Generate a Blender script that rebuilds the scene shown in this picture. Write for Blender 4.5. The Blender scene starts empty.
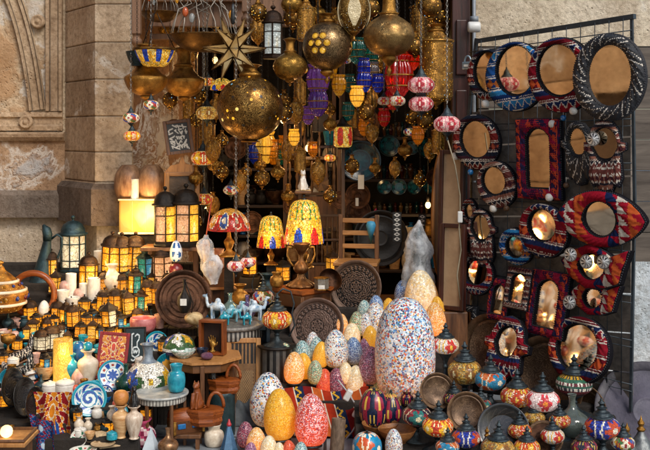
import bpy, bmesh, math, random
from mathutils import Vector, Matrix, Euler
R = random.Random(11)
sc = bpy.context.scene
COL = sc.collection
PI = math.pi
F, H, EYE = 1000.0, 135.0, 1.45          # focal length and horizon in photo pixels, eye height in metres

def P(px, py, Y):
    return Vector(((px - 325) * Y / F, Y, EYE + (H - py) * Y / F))

def hx(s):
    s = s.lstrip('#'); v = [int(s[i:i + 2], 16) / 255 for i in (0, 2, 4)]
    return tuple(c / 12.92 if c <= .04045 else ((c + .055) / 1.055) ** 2.4 for c in v) + (1.0,)
def mul(c, k): return (c[0] * k, c[1] * k, c[2] * k, 1)
def lerp(a, b, t): return a + (b - a) * t

# ------------------------------------------------------------------ materials
MATS = {}
class NB:
    def __init__(s, name):
        s.m = bpy.data.materials.new(name); s.m.use_nodes = True
        s.nt = s.m.node_tree; s.b = s.nt.nodes['Principled BSDF']
    def n(s, typ, ins=None, **kw):
        d = s.nt.nodes.new(typ)
        for k, v in kw.items(): setattr(d, k, v)
        for k, v in (ins or {}).items():
            i = d.inputs[k]
            if isinstance(v, bpy.types.NodeSocket): s.nt.links.new(v, i)
            else: i.default_value = v
        return d
    def obj(s, rnd=True, scale=None):
        v = s.n('ShaderNodeTexCoord').outputs['Object']
        if rnd:
            o = s.n('ShaderNodeObjectInfo').outputs['Random']
            q = s.n('ShaderNodeMath', {0: o, 1: 17.3}, operation='MULTIPLY').outputs[0]
            v = s.n('ShaderNodeVectorMath', {0: v, 1: q}, operation='ADD').outputs[0]
        if scale: v = s.n('ShaderNodeVectorMath', {0: v, 1: scale}, operation='MULTIPLY').outputs[0]
        return v
    def math(s, op, a, b=0.0, c=None):
        i = {0: a, 1: b}
        if c is not None: i[2] = c
        return s.n('ShaderNodeMath', i, operation=op).outputs[0]
    def noise(s, v, scale, detail=4, rough=.6, dist=0):
        return s.n('ShaderNodeTexNoise', {'Vector': v, 'Scale': scale, 'Detail': detail, 'Roughness': rough, 'Distortion': dist}).outputs['Fac']
    def vor(s, v, scale, feature='F1'):
        return s.n('ShaderNodeTexVoronoi', {'Vector': v, 'Scale': scale}, feature=feature)
    def ramp(s, f, stops, interp='LINEAR'):
        d = s.n('ShaderNodeValToRGB', {'Fac': f}); r = d.color_ramp; r.interpolation = interp
        while len(r.elements) < len(stops): r.elements.new(.5)
        for e, (p, c) in zip(r.elements, stops): e.position = p; e.color = c if len(c) == 4 else (*c, 1)
        return d.outputs[0]
    def mix(s, f, a, b, blend='MIX'):
        d = s.n('ShaderNodeMix', {0: f}, data_type='RGBA', blend_type=blend)
        for k, v in ((6, a), (7, b)):
            if isinstance(v, bpy.types.NodeSocket): s.nt.links.new(v, d.inputs[k])
            else: d.inputs[k].default_value = v
        return d.outputs[2]
    def attr(s):
        return s.n('ShaderNodeAttribute', attribute_name='Col').outputs['Color']
    def sep(s, v):
        return s.n('ShaderNodeSeparateXYZ', {0: v}).outputs
    def set(s, **kw):
        for k, v in kw.items():
            k = {'col': 'Base Color', 'rough': 'Roughness', 'metal': 'Metallic', 'spec': 'Specular IOR Level', 'em': 'Emission Color',
                 'ems': 'Emission Strength', 'trans': 'Transmission Weight', 'nrm': 'Normal', 'coat': 'Coat Weight', 'alpha': 'Alpha', 'sub': 'Subsurface Weight'}[k]
            i = s.b.inputs[k]
            if isinstance(v, bpy.types.NodeSocket): s.nt.links.new(v, i)
            else: i.default_value = v
        return s
    def bump(s, h, strength=.3, dist=.01):
        return s.set(nrm=s.n('ShaderNodeBump', {'Height': h, 'Strength': strength, 'Distance': dist}).outputs[0])

def cached(fn):
    def w(*a, **k):
        key = (fn.__name__, a, tuple(sorted(k.items())))
        if key not in MATS: MATS[key] = fn(*a, **k)
        return MATS[key]
    return w

@cached
def m_plain(name, c1, c2, scale=6.0, rough=.5, metal=0.0, bump=.2, bd=.02, em=0.0, spec=.5, stretch=None):
    """two-tone noisy surface; the colour attribute, if any, is ignored"""
    b = NB(name); v = b.obj(scale=stretch)
    f = b.noise(v, scale, 6, .65)
    col = b.ramp(f, [(.3, hx(c1)), (.7, hx(c2))])
    b.set(col=col, metal=metal, spec=spec, rough=b.math('MULTIPLY_ADD', b.noise(v, scale * 2.3, 3), .35, rough - .17))
    if bump: b.bump(b.noise(v, scale * 4, 6, .7), bump, bd)
    if em: b.set(em=col, ems=em); b.m.cycles.emission_sampling = 'NONE'
    return b.m

@cached
def m_attr(name, rough=.5, metal=0.0, dirt=.25, scale=14.0, bump=.15, em=0.0, fuzz=0.0, spec=.5, coat=0.0):
    """colour painted per face of the mesh, dirtied and roughened by noise"""
    b = NB(name); v = b.obj()
    f = b.noise(v, scale, 5, .7)
    k = b.ramp(f, [(.25, (1 - dirt * 2, 1 - dirt * 2, 1 - dirt * 2)), (.65, (1, 1, 1))])
    col = b.mix(1.0, b.attr(), k, 'MULTIPLY')
    b.set(col=col, metal=metal, spec=spec, coat=coat, rough=b.math('MULTIPLY_ADD', b.noise(v, scale * 1.7, 3), .4, rough - .2))
    if bump: b.bump(b.noise(v, scale * (5 if not fuzz else 16), 4, .7), bump, .02)
    if em: b.set(em=col, ems=em)
    return b.m

@cached
def m_tessera(name, palette=None, scale=16.0, em=0.0, grout='4a3c2c', glow=0.0, glowcol='ff8a18', gw=.045, white=None):
    """glass mosaic: voronoi chips with grout; colours from a palette, or from the mesh colour when there is none"""
    b = NB(name); v = b.obj(rnd=palette is not None)
    cell = b.vor(v, scale); rc = b.sep(cell.outputs['Color'])
    if palette:
        n = len(palette); col = b.ramp(rc[0], [(i / n, hx(c)) for i, c in enumerate(palette)], 'CONSTANT')
        k = b.math('MULTIPLY_ADD', rc[1], .5, .72)
        col = b.mix(1.0, col, b.n('ShaderNodeCombineColor', {0: k, 1: k, 2: k}).outputs[0], 'MULTIPLY')
    else:
        k = b.math('MULTIPLY_ADD', rc[1], .75, .55)
        col = b.mix(1.0, b.attr(), b.n('ShaderNodeCombineColor', {0: k, 1: k, 2: k}).outputs[0], 'MULTIPLY')
    e = b.vor(v, scale, 'DISTANCE_TO_EDGE').outputs['Distance']
    g = b.math('LESS_THAN', e, gw)
    col = b.mix(g, col, hx(grout))
    if glow:
        z = b.sep(b.n('ShaderNodeTexCoord').outputs['Generated'])[2]
        gz = b.ramp(z, [(.0, (1, 1, 1)), (.35, (.55, .55, .55)), (.85, (.06, .06, .06))])
        emc = b.mix(.55, b.mix(1.0, col, hx(glowcol), 'MULTIPLY'), b.mix(g, hx(glowcol), hx(grout)))
        b.set(em=b.mix(1.0, emc, gz, 'MULTIPLY'), ems=glow)
    elif em: b.set(em=col, ems=em)
    b.m.cycles.emission_sampling = 'NONE'
    rr = b.math('MULTIPLY_ADD', g, .5, .18)
    b.set(col=col, rough=rr, spec=.55)
    b.bump(b.ramp(e, [(0, (0, 0, 0)), (.1, (1, 1, 1))]), .45, .02)
    return b.m

@cached
def m_brass(name='brass', dark='3a2208', light='c08a3a', scale=9.0, rough=.3, metal=.9, fili=0.0, holes=0.0, holecol='ffb347', holeem=1.5, eng=.45):
    """tarnished engraved brass; fili adds arabesque scrolls, holes adds lit piercings"""
    b = NB(name); v = b.obj()
    f = b.noise(v, scale * .6, 6, .65)
    col = b.ramp(f, [(.3, hx(dark)), (.72, hx(light))])
    h = b.noise(v, scale * 6, 4, .7)
    if fili:
        fili = fili * 1.7; w = b.n('ShaderNodeTexNoise', {'Vector': v, 'Scale': fili, 'Detail': 1.0}).outputs['Color']
        vv = b.n('ShaderNodeVectorMath', {0: v, 1: b.n('ShaderNodeVectorMath', {0: w, 1: (.35, .35, .35)}, operation='MULTIPLY').outputs[0]}, operation='ADD').outputs[0]
        d = b.vor(vv, fili * 1.3).outputs['Distance']
        s = b.math('SINE', b.math('MULTIPLY', d, 26.0))
        sc_ = b.ramp(s, [(.35, (0, 0, 0)), (.6, (1, 1, 1))])
        col = b.mix(sc_, b.mix(eng, mul(hx(dark), .5), col), col); h = sc_
    if holes:
        e = b.vor(v, holes).outputs['Distance']
        hm = b.math('LESS_THAN', e, .22)
        rc = b.sep(b.vor(v, holes).outputs['Color'])[0]
        hc = b.ramp(rc, [(0, hx(holecol)), (.6, hx('f7d774')), (.8, hx('5fa8c8')), (.9, hx(holecol))], 'CONSTANT')
        on = b.math('MULTIPLY', hm, b.math('GREATER_THAN', b.sep(b.vor(v, holes).outputs['Color'])[1], .45))
        b.set(em=b.mix(on, (0, 0, 0, 1), hc), ems=holeem, metal=b.math('MULTIPLY', b.math('SUBTRACT', 1.0, hm), metal))
        col = b.mix(hm, col, (.02, .012, .006, 1)); b.m.cycles.emission_sampling = 'NONE'
    else: b.set(metal=metal)
    b.set(col=col, rough=b.math('MULTIPLY_ADD', b.noise(v, scale * 3, 4), .45, rough - .2))
    b.bump(h, .35, .02)
    return b.m

@cached
def m_pane(name, c, em=1.6, c2=None, scale=5.0, lattice=0.0):
    """lit lantern glass: uneven glow, textured pane"""
    b = NB(name); v = b.obj()
    f = b.noise(v, scale, 3, .6)
    col = b.ramp(f, [(.25, mul(hx(c2 or c), .45)), (.5, hx(c)), (.75, mul(hx(c), 1.25))])
    g = b.n('ShaderNodeTexCoord').outputs['Generated']
    hot = b.n('ShaderNodeVectorMath', {0: g, 1: (.55, .5, .34)}, operation='DISTANCE').outputs['Value']
    hot = b.math('MULTIPLY_ADD', b.noise(v, scale * 1.3, 2), .5, b.math('SUBTRACT', hot, .25))
    pale = tuple(lerp(a_, b_, .5) for a_, b_ in zip(hx(c2 or c), (1, .86, .5, 1)))
    glow = b.ramp(hot, [(.0, pale), (.28, hx(c)), (.66, mul(hx(c), .6)), (1.0, mul((hx(c)[0], hx(c)[1] * .7, hx(c)[2] * .5, 1), .22))])
    col2 = b.mix(1.0, glow, b.ramp(f, [(.3, (.6, .6, .6)), (.6, (1, 1, 1))]), 'MULTIPLY')
    if lattice:
        e = b.vor(v, lattice, 'DISTANCE_TO_EDGE').outputs['Distance']; k = b.ramp(e, [(.015, (.3, .24, .16)), (.05, (1, 1, 1))])
        col2 = b.mix(1.0, col2, k, 'MULTIPLY')
    rn = b.n('ShaderNodeObjectInfo').outputs['Random']; rn = b.math('FRACT', b.math('MULTIPLY', rn, 7.13))
    b.set(col=b.mix(1.0, col, (.35, .35, .35, 1), 'MULTIPLY'), em=col2, ems=b.math('MULTIPLY', b.math('MULTIPLY_ADD', rn, .75, .55), em) if lattice else em, rough=.25)
    b.bump(b.vor(v, scale * 4).outputs['Distance'], .5, .02)
    if em < 1.4: b.m.cycles.emission_sampling = 'NONE'
    return b.m

@cached
def m_wood(name, c1, c2, scale=5.0, axis=2, rough=.45, bump=.25):
    b = NB(name); st = [9.0, 9.0, 9.0]; st[axis] = 1.0
    v = b.obj(scale=tuple(st))
    f = b.noise(v, scale * .5, 6, .7, .6)
    col = b.ramp(f, [(.3, hx(c1)), (.7, hx(c2))])
    b.set(col=col, rough=b.math('MULTIPLY_ADD', f, .3, rough - .1)); b.bump(f, bump, .01)
    return b.m

@cached
def m_mirror(name='mirror_glass', tint='f0dcc0'):
    b = NB(name); v = b.obj()
    f = b.noise(v, 2.2, 2)
    b.set(col=b.ramp(b.noise(v, 7, 5, .7), [(.3, mul(hx(tint), .78)), (.6, hx(tint))]), metal=1.0, rough=b.math('MULTIPLY_ADD', b.noise(v, 30, 3), .08, .0))
    b.bump(f, .05, .03)
    return b.m

@cached
def m_glass(name, c, em=.25, rough=.12):
    """coloured blown glass, a faint glow put into the colour, bottles included"""
    b = NB(name); v = b.obj()
    col = b.ramp(b.noise(v, 6, 4), [(.3, mul(hx(c), .6)), (.7, hx(c))])
    lw = b.n('ShaderNodeLayerWeight', {'Blend': .35}).outputs['Facing']
    b.set(col=col, trans=.6, rough=.06, spec=.8, em=b.mix(1.0, col, b.ramp(lw, [(0, (1, 1, 1)), (.6, (.12, .12, .12))]), 'MULTIPLY'), ems=em)
    b.m.cycles.emission_sampling = 'NONE'
    return b.m

# ------------------------------------------------------------------ mesh builder
WHITE = (1, 1, 1, 1)
class MB:
    def __init__(s): s.v = []; s.f = []; s.c = []; s.s = []
    def add(s, vs, fs, col=WHITE, smooth=True, M=None):
        o = len(s.v)
        s.v += [tuple(M @ Vector(p)) if M else tuple(p) for p in vs]
        for i, f in enumerate(fs):
            s.f.append([o + k for k in f]); s.s.append(smooth)
            s.c.append(col[i] if isinstance(col, list) else col)
        return s
    def lathe(s, prof, n=32, col=WHITE, smooth=True, M=None, flute=0, amp=0.0, sx=1.0, sy=1.0, a0=0.0):
        vs, fs, cs, rings = [], [], [], []
        m = len(prof)
        for r, z in prof:
            if r < 1e-6: rings.append([len(vs)]); vs.append((0, 0, z)); continue
            ring = []
            for i in range(n):
                a = a0 + 2 * PI * i / n; rr = r * (1 + amp * math.cos(a * flute)) if flute else r
                ring.append(len(vs)); vs.append((rr * math.cos(a) * sx, rr * math.sin(a) * sy, z))
            rings.append(ring)
        for j in range(m - 1):
            A, B = rings[j], rings[j + 1]
            for i in range(n):
                k = (i + 1) % n
                if len(A) == 1 and len(B) == 1: continue
                if len(A) == 1: f = [A[0], B[k], B[i]]
                elif len(B) == 1: f = [A[i], A[k], B[0]]
                else: f = [A[i], A[k], B[k], B[i]]
                fs.append(f)
                cs.append(col((i + .5) / n, (j + .5) / (m - 1), (prof[j][0] + prof[j + 1][0]) / 2, (prof[j][1] + prof[j + 1][1]) / 2) if callable(col) else col)
        return s.add(vs, fs, cs, smooth, M)
    def tube(s, pts, r, n=8, col=WHITE, M=None, smooth=True, closed=False):
        pts = [Vector(p) for p in pts]; N = len(pts)
        vs, fs = [], []; up = Vector((0, 0, 1)); prev = None
        for i, p in enumerate(pts):
            if closed: t = pts[(i + 1) % N] - pts[i - 1]
            else: t = pts[min(i + 1, N - 1)] - pts[max(i - 1, 0)]
            if t.length < 1e-9: t = Vector((0, 0, 1))
            t.normalize()
            if prev is None:
                a = t.orthogonal().normalized()
                if abs(t.z) < .9: a = t.cross(up).normalized()
            else:
                a = prev - t * prev.dot(t)
                a = a.normalized() if a.length > 1e-6 else t.orthogonal().normalized()
            prev = a; b_ = t.cross(a)
            rr = r[i] if isinstance(r, (list, tuple)) else r
            for k in range(n):
                q = 2 * PI * k / n + (PI / 4 if n == 4 else 0)
                vs.append(p + a * (rr * math.cos(q)) + b_ * (rr * math.sin(q)))
        for i in range(N if closed else N - 1):
            j = (i + 1) % N
            for k in range(n):
                l = (k + 1) % n
                fs.append([i * n + k, i * n + l, j * n + l, j * n + k])
        if not closed: fs.append(list(range(n))[::-1]); fs.append([(N - 1) * n + k for k in range(n)])
        return s.add(vs, fs, col, smooth and n > 4, M)
    def box(s, c, d, col=WHITE, M=None, ch=0.0):
        """box with centre c, size d, chamfered edges when ch > 0"""
        x, y, z = (q / 2 for q in d); C = Vector(c)
        if ch <= 0:
            vs = [C + Vector((i * x, j * y, k * z)) for i in (-1, 1) for j in (-1, 1) for k in (-1, 1)]
            fs = [[0, 1, 3, 2], [4, 6, 7, 5], [0, 4, 5, 1], [2, 3, 7, 6], [0, 2, 6, 4], [1, 5, 7, 3]]
            return s.add(vs, fs, col, False, M)
        bm = bmesh.new(); bmesh.ops.create_cube(bm, size=1)
        for v in bm.verts: v.co = Vector((v.co.x * d[0], v.co.y * d[1], v.co.z * d[2])) + C
        bmesh.ops.bevel(bm, geom=bm.edges[:], offset=ch, segments=2, affect='EDGES', profile=.5)
        bm.verts.index_update()
        s.add([v.co.copy() for v in bm.verts], [[v.index for v in f.verts] for f in bm.faces], col, False, M)
        bm.free(); return s
    def sphere(s, c, r, n=12, m=8, col=WHITE, M=None, sc_=(1, 1, 1)):
        T = Matrix.Translation(c) @ Matrix.Diagonal((*sc_, 1))
        if M: T = M @ T
        prof = [(0 if j in (0, m) else r * math.sin(PI * j / m), -r * math.cos(PI * j / m)) for j in range(m + 1)]
        return s.lathe(prof, n, col, True, T)
    def prism(s, poly, y0, y1, col=WHITE, M=None, side=None):
        """polygon in the XZ plane pushed from y0 to y1"""
        n = len(poly)
        vs = [(x, y0, z) for x, z in poly] + [(x, y1, z) for x, z in poly]
        fs = [list(range(n)), list(range(n, 2 * n))[::-1]] + [[i, n + i, n + (i + 1) % n, (i + 1) % n] for i in range(n)]
        return s.add(vs, fs, [col, col] + [side or col] * n, False, M)
    def grid(s, fn, nu, nv, col=WHITE, M=None, smooth=True):
        vs = [fn(i / nu, j / nv) for j in range(nv + 1) for i in range(nu + 1)]
        fs, cs = [], []
        for j in range(nv):
            for i in range(nu):
                a = j * (nu + 1) + i; fs.append([a, a + 1, a + nu + 2, a + nu + 1])
                cs.append(col((i + .5) / nu, (j + .5) / nv) if callable(col) else col)
        return s.add(vs, fs, cs, smooth, M)
    def mesh(s, name):
        me = bpy.data.meshes.new(name); me.from_pydata(s.v, [], s.f); 
        me.polygons.foreach_set('use_smooth', s.s)
        a = me.color_attributes.new('Col', 'FLOAT_COLOR', 'CORNER'); buf = []
        for f, c in zip(s.f, s.c): buf += list(c) * len(f)
        a.data.foreach_set('color', buf); me.update(); return me

def smooth_prof(pts, k=4):
    """Catmull-Rom through (r, z) points"""
    out = []; n = len(pts)
    for i in range(n - 1):
        p0, p1, p2, p3 = pts[max(i - 1, 0)], pts[i], pts[i + 1], pts[min(i + 2, n - 1)]
        for j in range(k):
            t = j / k
            out.append(tuple(max(0.0 if d == 0 else -1e9, .5 * ((2 * p1[d]) + (-p0[d] + p2[d]) * t + (2 * p0[d] - 5 * p1[d] + 4 * p2[d] - p3[d]) * t * t + (-p0[d] + 3 * p1[d] - 3 * p2[d] + p3[d]) * t ** 3)) for d in (0, 1)))
    out.append(pts[-1]); return out

# ------------------------------------------------------------------ scene objects
def obj(name, data, parent=None, label=None):
    o = bpy.data.objects.new(name, data); COL.objects.link(o)
    if parent is not None: o.parent = parent
    if label: o['label'] = label
    return o
def part(parent, name, mb, mat, label=None, M=None):
    o = obj(name, mb.mesh(name) if isinstance(mb, MB) else mb, parent, label)
    if M: o.matrix_local = M
    if mat: o.data.materials.append(mat) if not o.data.materials else None
    return o
def tag(o, label, cat, group=None, kind=None):
    if label: o['label'] = label
    if cat: o['category'] = cat
    if group: o['group'] = group
    if kind: o['kind'] = kind
    return o
def thing(name, label, cat, loc=(0, 0, 0), group=None):
    o = obj(name, None); o.location = loc; o.empty_display_size = .05
    return tag(o, label, cat, group)
def struct(name, mb, mat):
    o = part(None, name, mb, mat); o['kind'] = 'structure'; return o
KIDS = {}
def dup(root):
    r = root.copy(); COL.objects.link(r)
    for k in ('label', 'group'):
        if k in r.keys(): del r[k]
    for ch in list(root.children):
        if ch.get('own'): continue                     # a chain cut to one instance's length
        c = ch.copy(); COL.objects.link(c); c.parent = r
        for g in list(ch.children):
            d = g.copy(); COL.objects.link(d); d.parent = c
    return r
PROTO = {}
def make(key, builder, label, cat, group=None):
    """first use builds the thing, later uses copy it with all its parts"""
    if key in PROTO: r = dup(PROTO[key])
    else: r = builder(); PROTO[key] = r
    return tag(r, label, cat, group)
def setT(r, loc, rot=(0, 0, 0), s=1.0):
    r.location = loc; r.rotation_euler = rot; r.scale = (s, s, s) if not isinstance(s, tuple) else s
    return r
def empty(name): return thing(name, None, None)

# tiers of the three displays: depth and height of a point seen at photo row py
def tier(py, Y0, z0, slope, step=.1):
    k = (EYE - z0 + slope * Y0) / ((py - H) / F + slope)
    i = math.floor((k - Y0) / step); yc = Y0 + (i + .5) * step
    z = z0 + slope * (yc - Y0)
    Y = (EYE - z) * F / (py - H)
    return min(max(Y, yc - step * .48), yc + step * .48), z
LT = (4.5, .06, .433)       # left display: Y0, z0, slope
def left(px, py):
    Y, z = tier(py, *LT); return Vector(((px - 325) * Y / F, Y, z))
def onz(px, py, z):
    Y = (EYE - z) * F / (py - H); return Vector(((px - 325) * Y / F, Y, z))
# ================================================================== setting
def m_stone(name, c1, c2, c3, patch=None, pscale=1.1, pt=.56, rough=.85, streak=True):
    """weathered limestone in the mesh colour, stains, flaked patches"""
    b = NB(name); v = b.obj(rnd=False)
    f = b.noise(v, 2.6, 7, .68)
    col = b.ramp(f, [(.25, hx(c1)), (.5, hx(c2)), (.75, hx(c3))])
    col = b.mix(1.0, col, b.attr(), 'MULTIPLY')
    sp = b.noise(v, 38, 4, .7)
    col = b.mix(1.0, col, b.ramp(sp, [(.3, (.6, .56, .52)), (.55, (1, 1, 1))]), 'MULTIPLY')
    if streak:
        vs = b.n('ShaderNodeVectorMath', {0: v, 1: (7, 7, .7)}, operation='MULTIPLY').outputs[0]
        col = b.mix(1.0, col, b.ramp(b.noise(vs, 1.0, 5, .6), [(.35, (.8, .76, .73)), (.6, (1, 1, 1))]), 'MULTIPLY')
    col = b.mix(1.0, col, b.ramp(b.noise(v, 1.3, 8, .72, .6), [(.38, (.72, .68, .64)), (.56, (1, 1, 1))]), 'MULTIPLY')
    pit = b.ramp(b.vor(v, 42).outputs['Distance'], [(.0, (0, 0, 0)), (.28, (1, 1, 1))]); pk = b.ramp(b.noise(v, 4, 4), [(.5, (1, 1, 1)), (.62, (0, 0, 0))]); pit = b.mix(pk, pit, (1, 1, 1, 1))
    col = b.mix(1.0, col, b.ramp(pit, [(0, (.62, .58, .54)), (1, (1, 1, 1))]), 'MULTIPLY')
    hgt = b.math('ADD', b.noise(v, 18, 8, .75), b.math('MULTIPLY', pit, .5))
    if patch:
        pf = b.noise(v, pscale, 7, .62, .35)
        k = b.ramp(pf, [(pt, (0, 0, 0)), (pt + .045, (1, 1, 1))]); rimk = b.ramp(pf, [(pt - .035, (0, 0, 0)), (pt - .004, (.75, .75, .75)), (pt + .004, (0, 0, 0))]); col = b.mix(rimk, col, (.78, .74, .68, 1))
        pc = b.mix(.3, b.ramp(b.noise(v, 5, 5), [(.3, mul(hx(patch), .72)), (.7, hx(patch))]), col)
        col = b.mix(k, col, pc); hgt = b.math('ADD', hgt, b.math('MULTIPLY', k, .6))
    b.set(col=col, rough=rough, spec=.25); b.bump(hgt, .85, .025)
    return b.m

def m_paving():
    b = NB('paving'); v = b.obj(rnd=False)
    br = b.n('ShaderNodeTexBrick', {'Vector': v, 'Scale': 1.0, 'Brick Width': .42, 'Row Height': .3, 'Mortar Size': .008, 'Color1': hx('8c9296'), 'Color2': hx('767c80'), 'Mortar': hx('26282a')})
    col = b.mix(1.0, br.outputs[0], b.ramp(b.noise(v, 9, 7, .7), [(.3, (.55, .55, .56)), (.65, (1, 1, 1))]), 'MULTIPLY')
    b.set(col=col, rough=.7); b.bump(b.math('ADD', b.math('MULTIPLY', br.outputs[1], -1.0), b.noise(v, 40, 5)), .35, .01)
    return b.m
mb = MB(); mb.grid(lambda u, v: ((u - .5) * 160, -60 + v * 160, 0), 2, 2); struct('ground', mb, m_paving())

M_WALL = m_stone('limestone_render', 'bca68c', 'decaac', 'eee0c8', 'c89a6c', .8, .53)
M_BLOCK = m_stone('limestone_block', 'b8a48c', 'e0ccb2', 'f0e4d0', 'f2eadc', 1.5, .6)
M_LOW = m_stone('rough_render', 'b0a08c', 'd8c8b0', 'e6dac6', 'a5805f', 1.9, .62)
M_GREY = m_stone('grey_ledge', '6c625a', '8d8278', 'a29488')
M_PALE = m_stone('pale_limestone', 'baac98', 'dccfb8', 'eae0ce', 'c0b4a2', .8, .62)

YW = 6.4                                             # left wall plane
def zat(py, Y=YW): return EYE + (H - py) * Y / F
def xat(px, Y=YW): return (px - 325) * Y / F
w = thing('stone_wall', 'weathered limestone wall with carved arched panel beside the lanterns', 'wall', (-1.7, YW, 0))
O = Vector((1.7, -YW, 0))
T = Matrix.Translation(O)
mb = MB()
zl = zat(140)
mb.box((-2.35, YW + .2, (4.2 + zl) / 2), (1.7, .4, 4.2 - zl), (1, 1, 1, 1))

part(w, 'wall_face', mb, M_WALL, M=T)
zb = zat(191)
mb = MB()                                             # the return wall along the lane, mirrored in the glasses
for i in range(11):
    z_a, z_b = i * .4, (i + 1) * .4 - .012; y_ = -.5 + (i % 2) * -.35
    while y_ < YW + .2:
        L = R.uniform(.6, 1.0)
        if not (1.5 < y_ + L / 2 < 2.7 and z_a < 2.3) and not (4.75 < y_ + L / 2 < 5.5 and 2.3 < z_a < 3.3):
            k = R.choice((.45, .7, .85, 1.0, 1.15)); mb.box((-2.72, y_ + L / 2, (z_a + z_b) / 2), (.3 + R.uniform(0, .02), L - .014, z_b - z_a), (1.08 * k, .84 * k, .6 * k, 1), ch=.008)
        y_ += L
part(w, 'return_wall', mb, M_BLOCK, M=T)
for y0, y1, z0_, z1_ in ((4.78, 5.12, 1.95, 2.9), (5.55, 5.8, 1.6, 2.5), (4.1, 4.4, 1.5, 2.4)):
    mb = MB(); mb.box((-2.57, (y0 + y1) / 2, (z0_ + z1_) / 2), (.06, y1 - y0, z1_ - z0_), ch=.008)
    for k in range(7): mb.box((-2.53, (y0 + y1) / 2, lerp(z0_ + .06, z1_ - .06, k / 6)), (.03, y1 - y0 - .06, .03))
    part(w, 'shutter', mb, m_wood('old_shutter', '1c120a', '4a321e', 5, 1, .5), M=T)
mb = MB(); mb.box((-2.82, 2.9, 2.2), (.2, 7.2, 4.4), (.28, .2, .14, 1)); part(w, 'wall_core', mb, M_BLOCK, M=T)
mb = MB()
mb.box((-2.3, YW + .2, (zl + zb) / 2), (1.6, .38, zl - zb - .004), (.86, .76, .66, 1))
part(w, 'dado', mb, m_stone('stained_dado', 'b49c84', 'd2b99e', 'e0ccb2'.lower(), 'cfd3d6', 1.5, .6), 'blotchy dado stained with pale blue paint', M=T)
mb = MB(); mb.box((-2.3, YW + .2, zb / 2), (1.6, .36, zb - .01), (1, 1, 1, 1)); part(w, 'lower_wall', mb, M_LOW, M=T)
mb = MB()
zc = zat(217)
mb = MB()
def sweepx(mb, prof, x0, x1, Y, col):
    """moulding: profile of (out, z) run along x"""
    n = len(prof); vs = [(x0, Y - o, z) for o, z in prof] + [(x1, Y - o, z) for o, z in prof]
    mb.add(vs, [[i, i + 1, n + i + 1, n + i] for i in range(n - 1)] + [list(range(n))[::-1], [n + i for i in range(n)]], col, False)
sweepx(mb, [(-.1, zc - .004), (.055, zc), (.055, zb - .025), (.04, zb - .01), (.03, zb + .004), (-.1, zb + .006)], -3.0, xat(66), YW + .01, (.92, .9, .88, 1))
part(w, 'plinth_ledge', mb, M_GREY, 'grey stone plinth ledge', M=T)
mb = MB()
z0 = zat(134)
sweepx(mb, [(-.05, z0 - .05), (.02, z0 - .045), (.045, z0 - .02), (.05, z0), (.03, z0 + .012), (-.05, z0 + .014)], -3.0, xat(65), YW + .01, (.8, .72, .64, 1))
sweepx(mb, [(-.05, z0 + .02), (.03, z0 + .022), (.034, z0 + .05), (.012, z0 + .06), (.012, z0 + .1), (.03, z0 + .11), (.026, z0 + .14), (-.05, z0 + .142)], -3.0, xat(63), YW + .008, (.95, .88, .8, 1))
part(w, 'panel_sill', mb, M_BLOCK, M=T)
# vertical carved moulding and arch ring round the sunken plaster panel
mb = MB()
for pxa, pxb, out in ((59.5, 63, .035), (51, 58.5, .018), (46.5, 50, .03)):
    xa, xb = xat(pxa), xat(pxb)
    mb.box(((xa + xb) / 2, YW - out / 2 + .02, (z0 + .145 + 3.2) / 2 + .0), (xb - xa, out + .04, 3.2 - z0 - .145), (.93, .87, .8, 1), ch=.004)
part(w, 'pilaster_strip', mb, M_BLOCK, M=T)
path = []
for k in range(25):
    t = k / 24; path.append((xat(lerp(lerp(4, 35, t), lerp(35, 46.5, t), t)), zat(lerp(lerp(-40, 6, t), lerp(6, 109, t), t))))
for d0, d1, out in ((.0, .016, .036), (.018, .07, .014), (.072, .092, .034), (.094, .104, .02)):
    mb = MB(); vs = []
    for k, (x, z) in enumerate(path):
        (xa, za), (xb, zb_) = path[max(k - 1, 0)], path[min(k + 1, 24)]; L = math.hypot(xb - xa, zb_ - za); nx, nz = (zb_ - za) / L, -(xb - xa) / L
        if nx > 0: nx, nz = -nx, -nz
        e = .003
        for dd, oo in ((d0, -.02), (d0 + e, out), (d1 - e, out), (d1, -.02)): vs.append((x - nx * dd * .0 + nx * (.104 - dd), YW - oo, z + nz * (.104 - dd)))
    mb.add(vs, [[k * 4 + j, k * 4 + j + 1, k * 4 + j + 5, k * 4 + j + 4] for k in range(24) for j in range(3)], (.98, .93, .86, 1), False)
    part(w, 'arch_moulding', mb, M_BLOCK, M=T)
mb = MB()
for px, py in ((27, 122), (39, 22)):
    c = Vector((xat(px), YW - .03, zat(py)))
    Mx = Matrix.Translation(c) @ Matrix.Rotation(PI / 2, 4, 'X')
    mb.lathe([(0, .018), (.012, .016), (.018, .006), (.026, .008), (.034, .016), (.042, .01), (.046, -.01)], 18, (.95, .88, .8, 1), M=Mx)
part(w, 'carved_rosette', mb, M_BLOCK, M=T)

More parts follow.
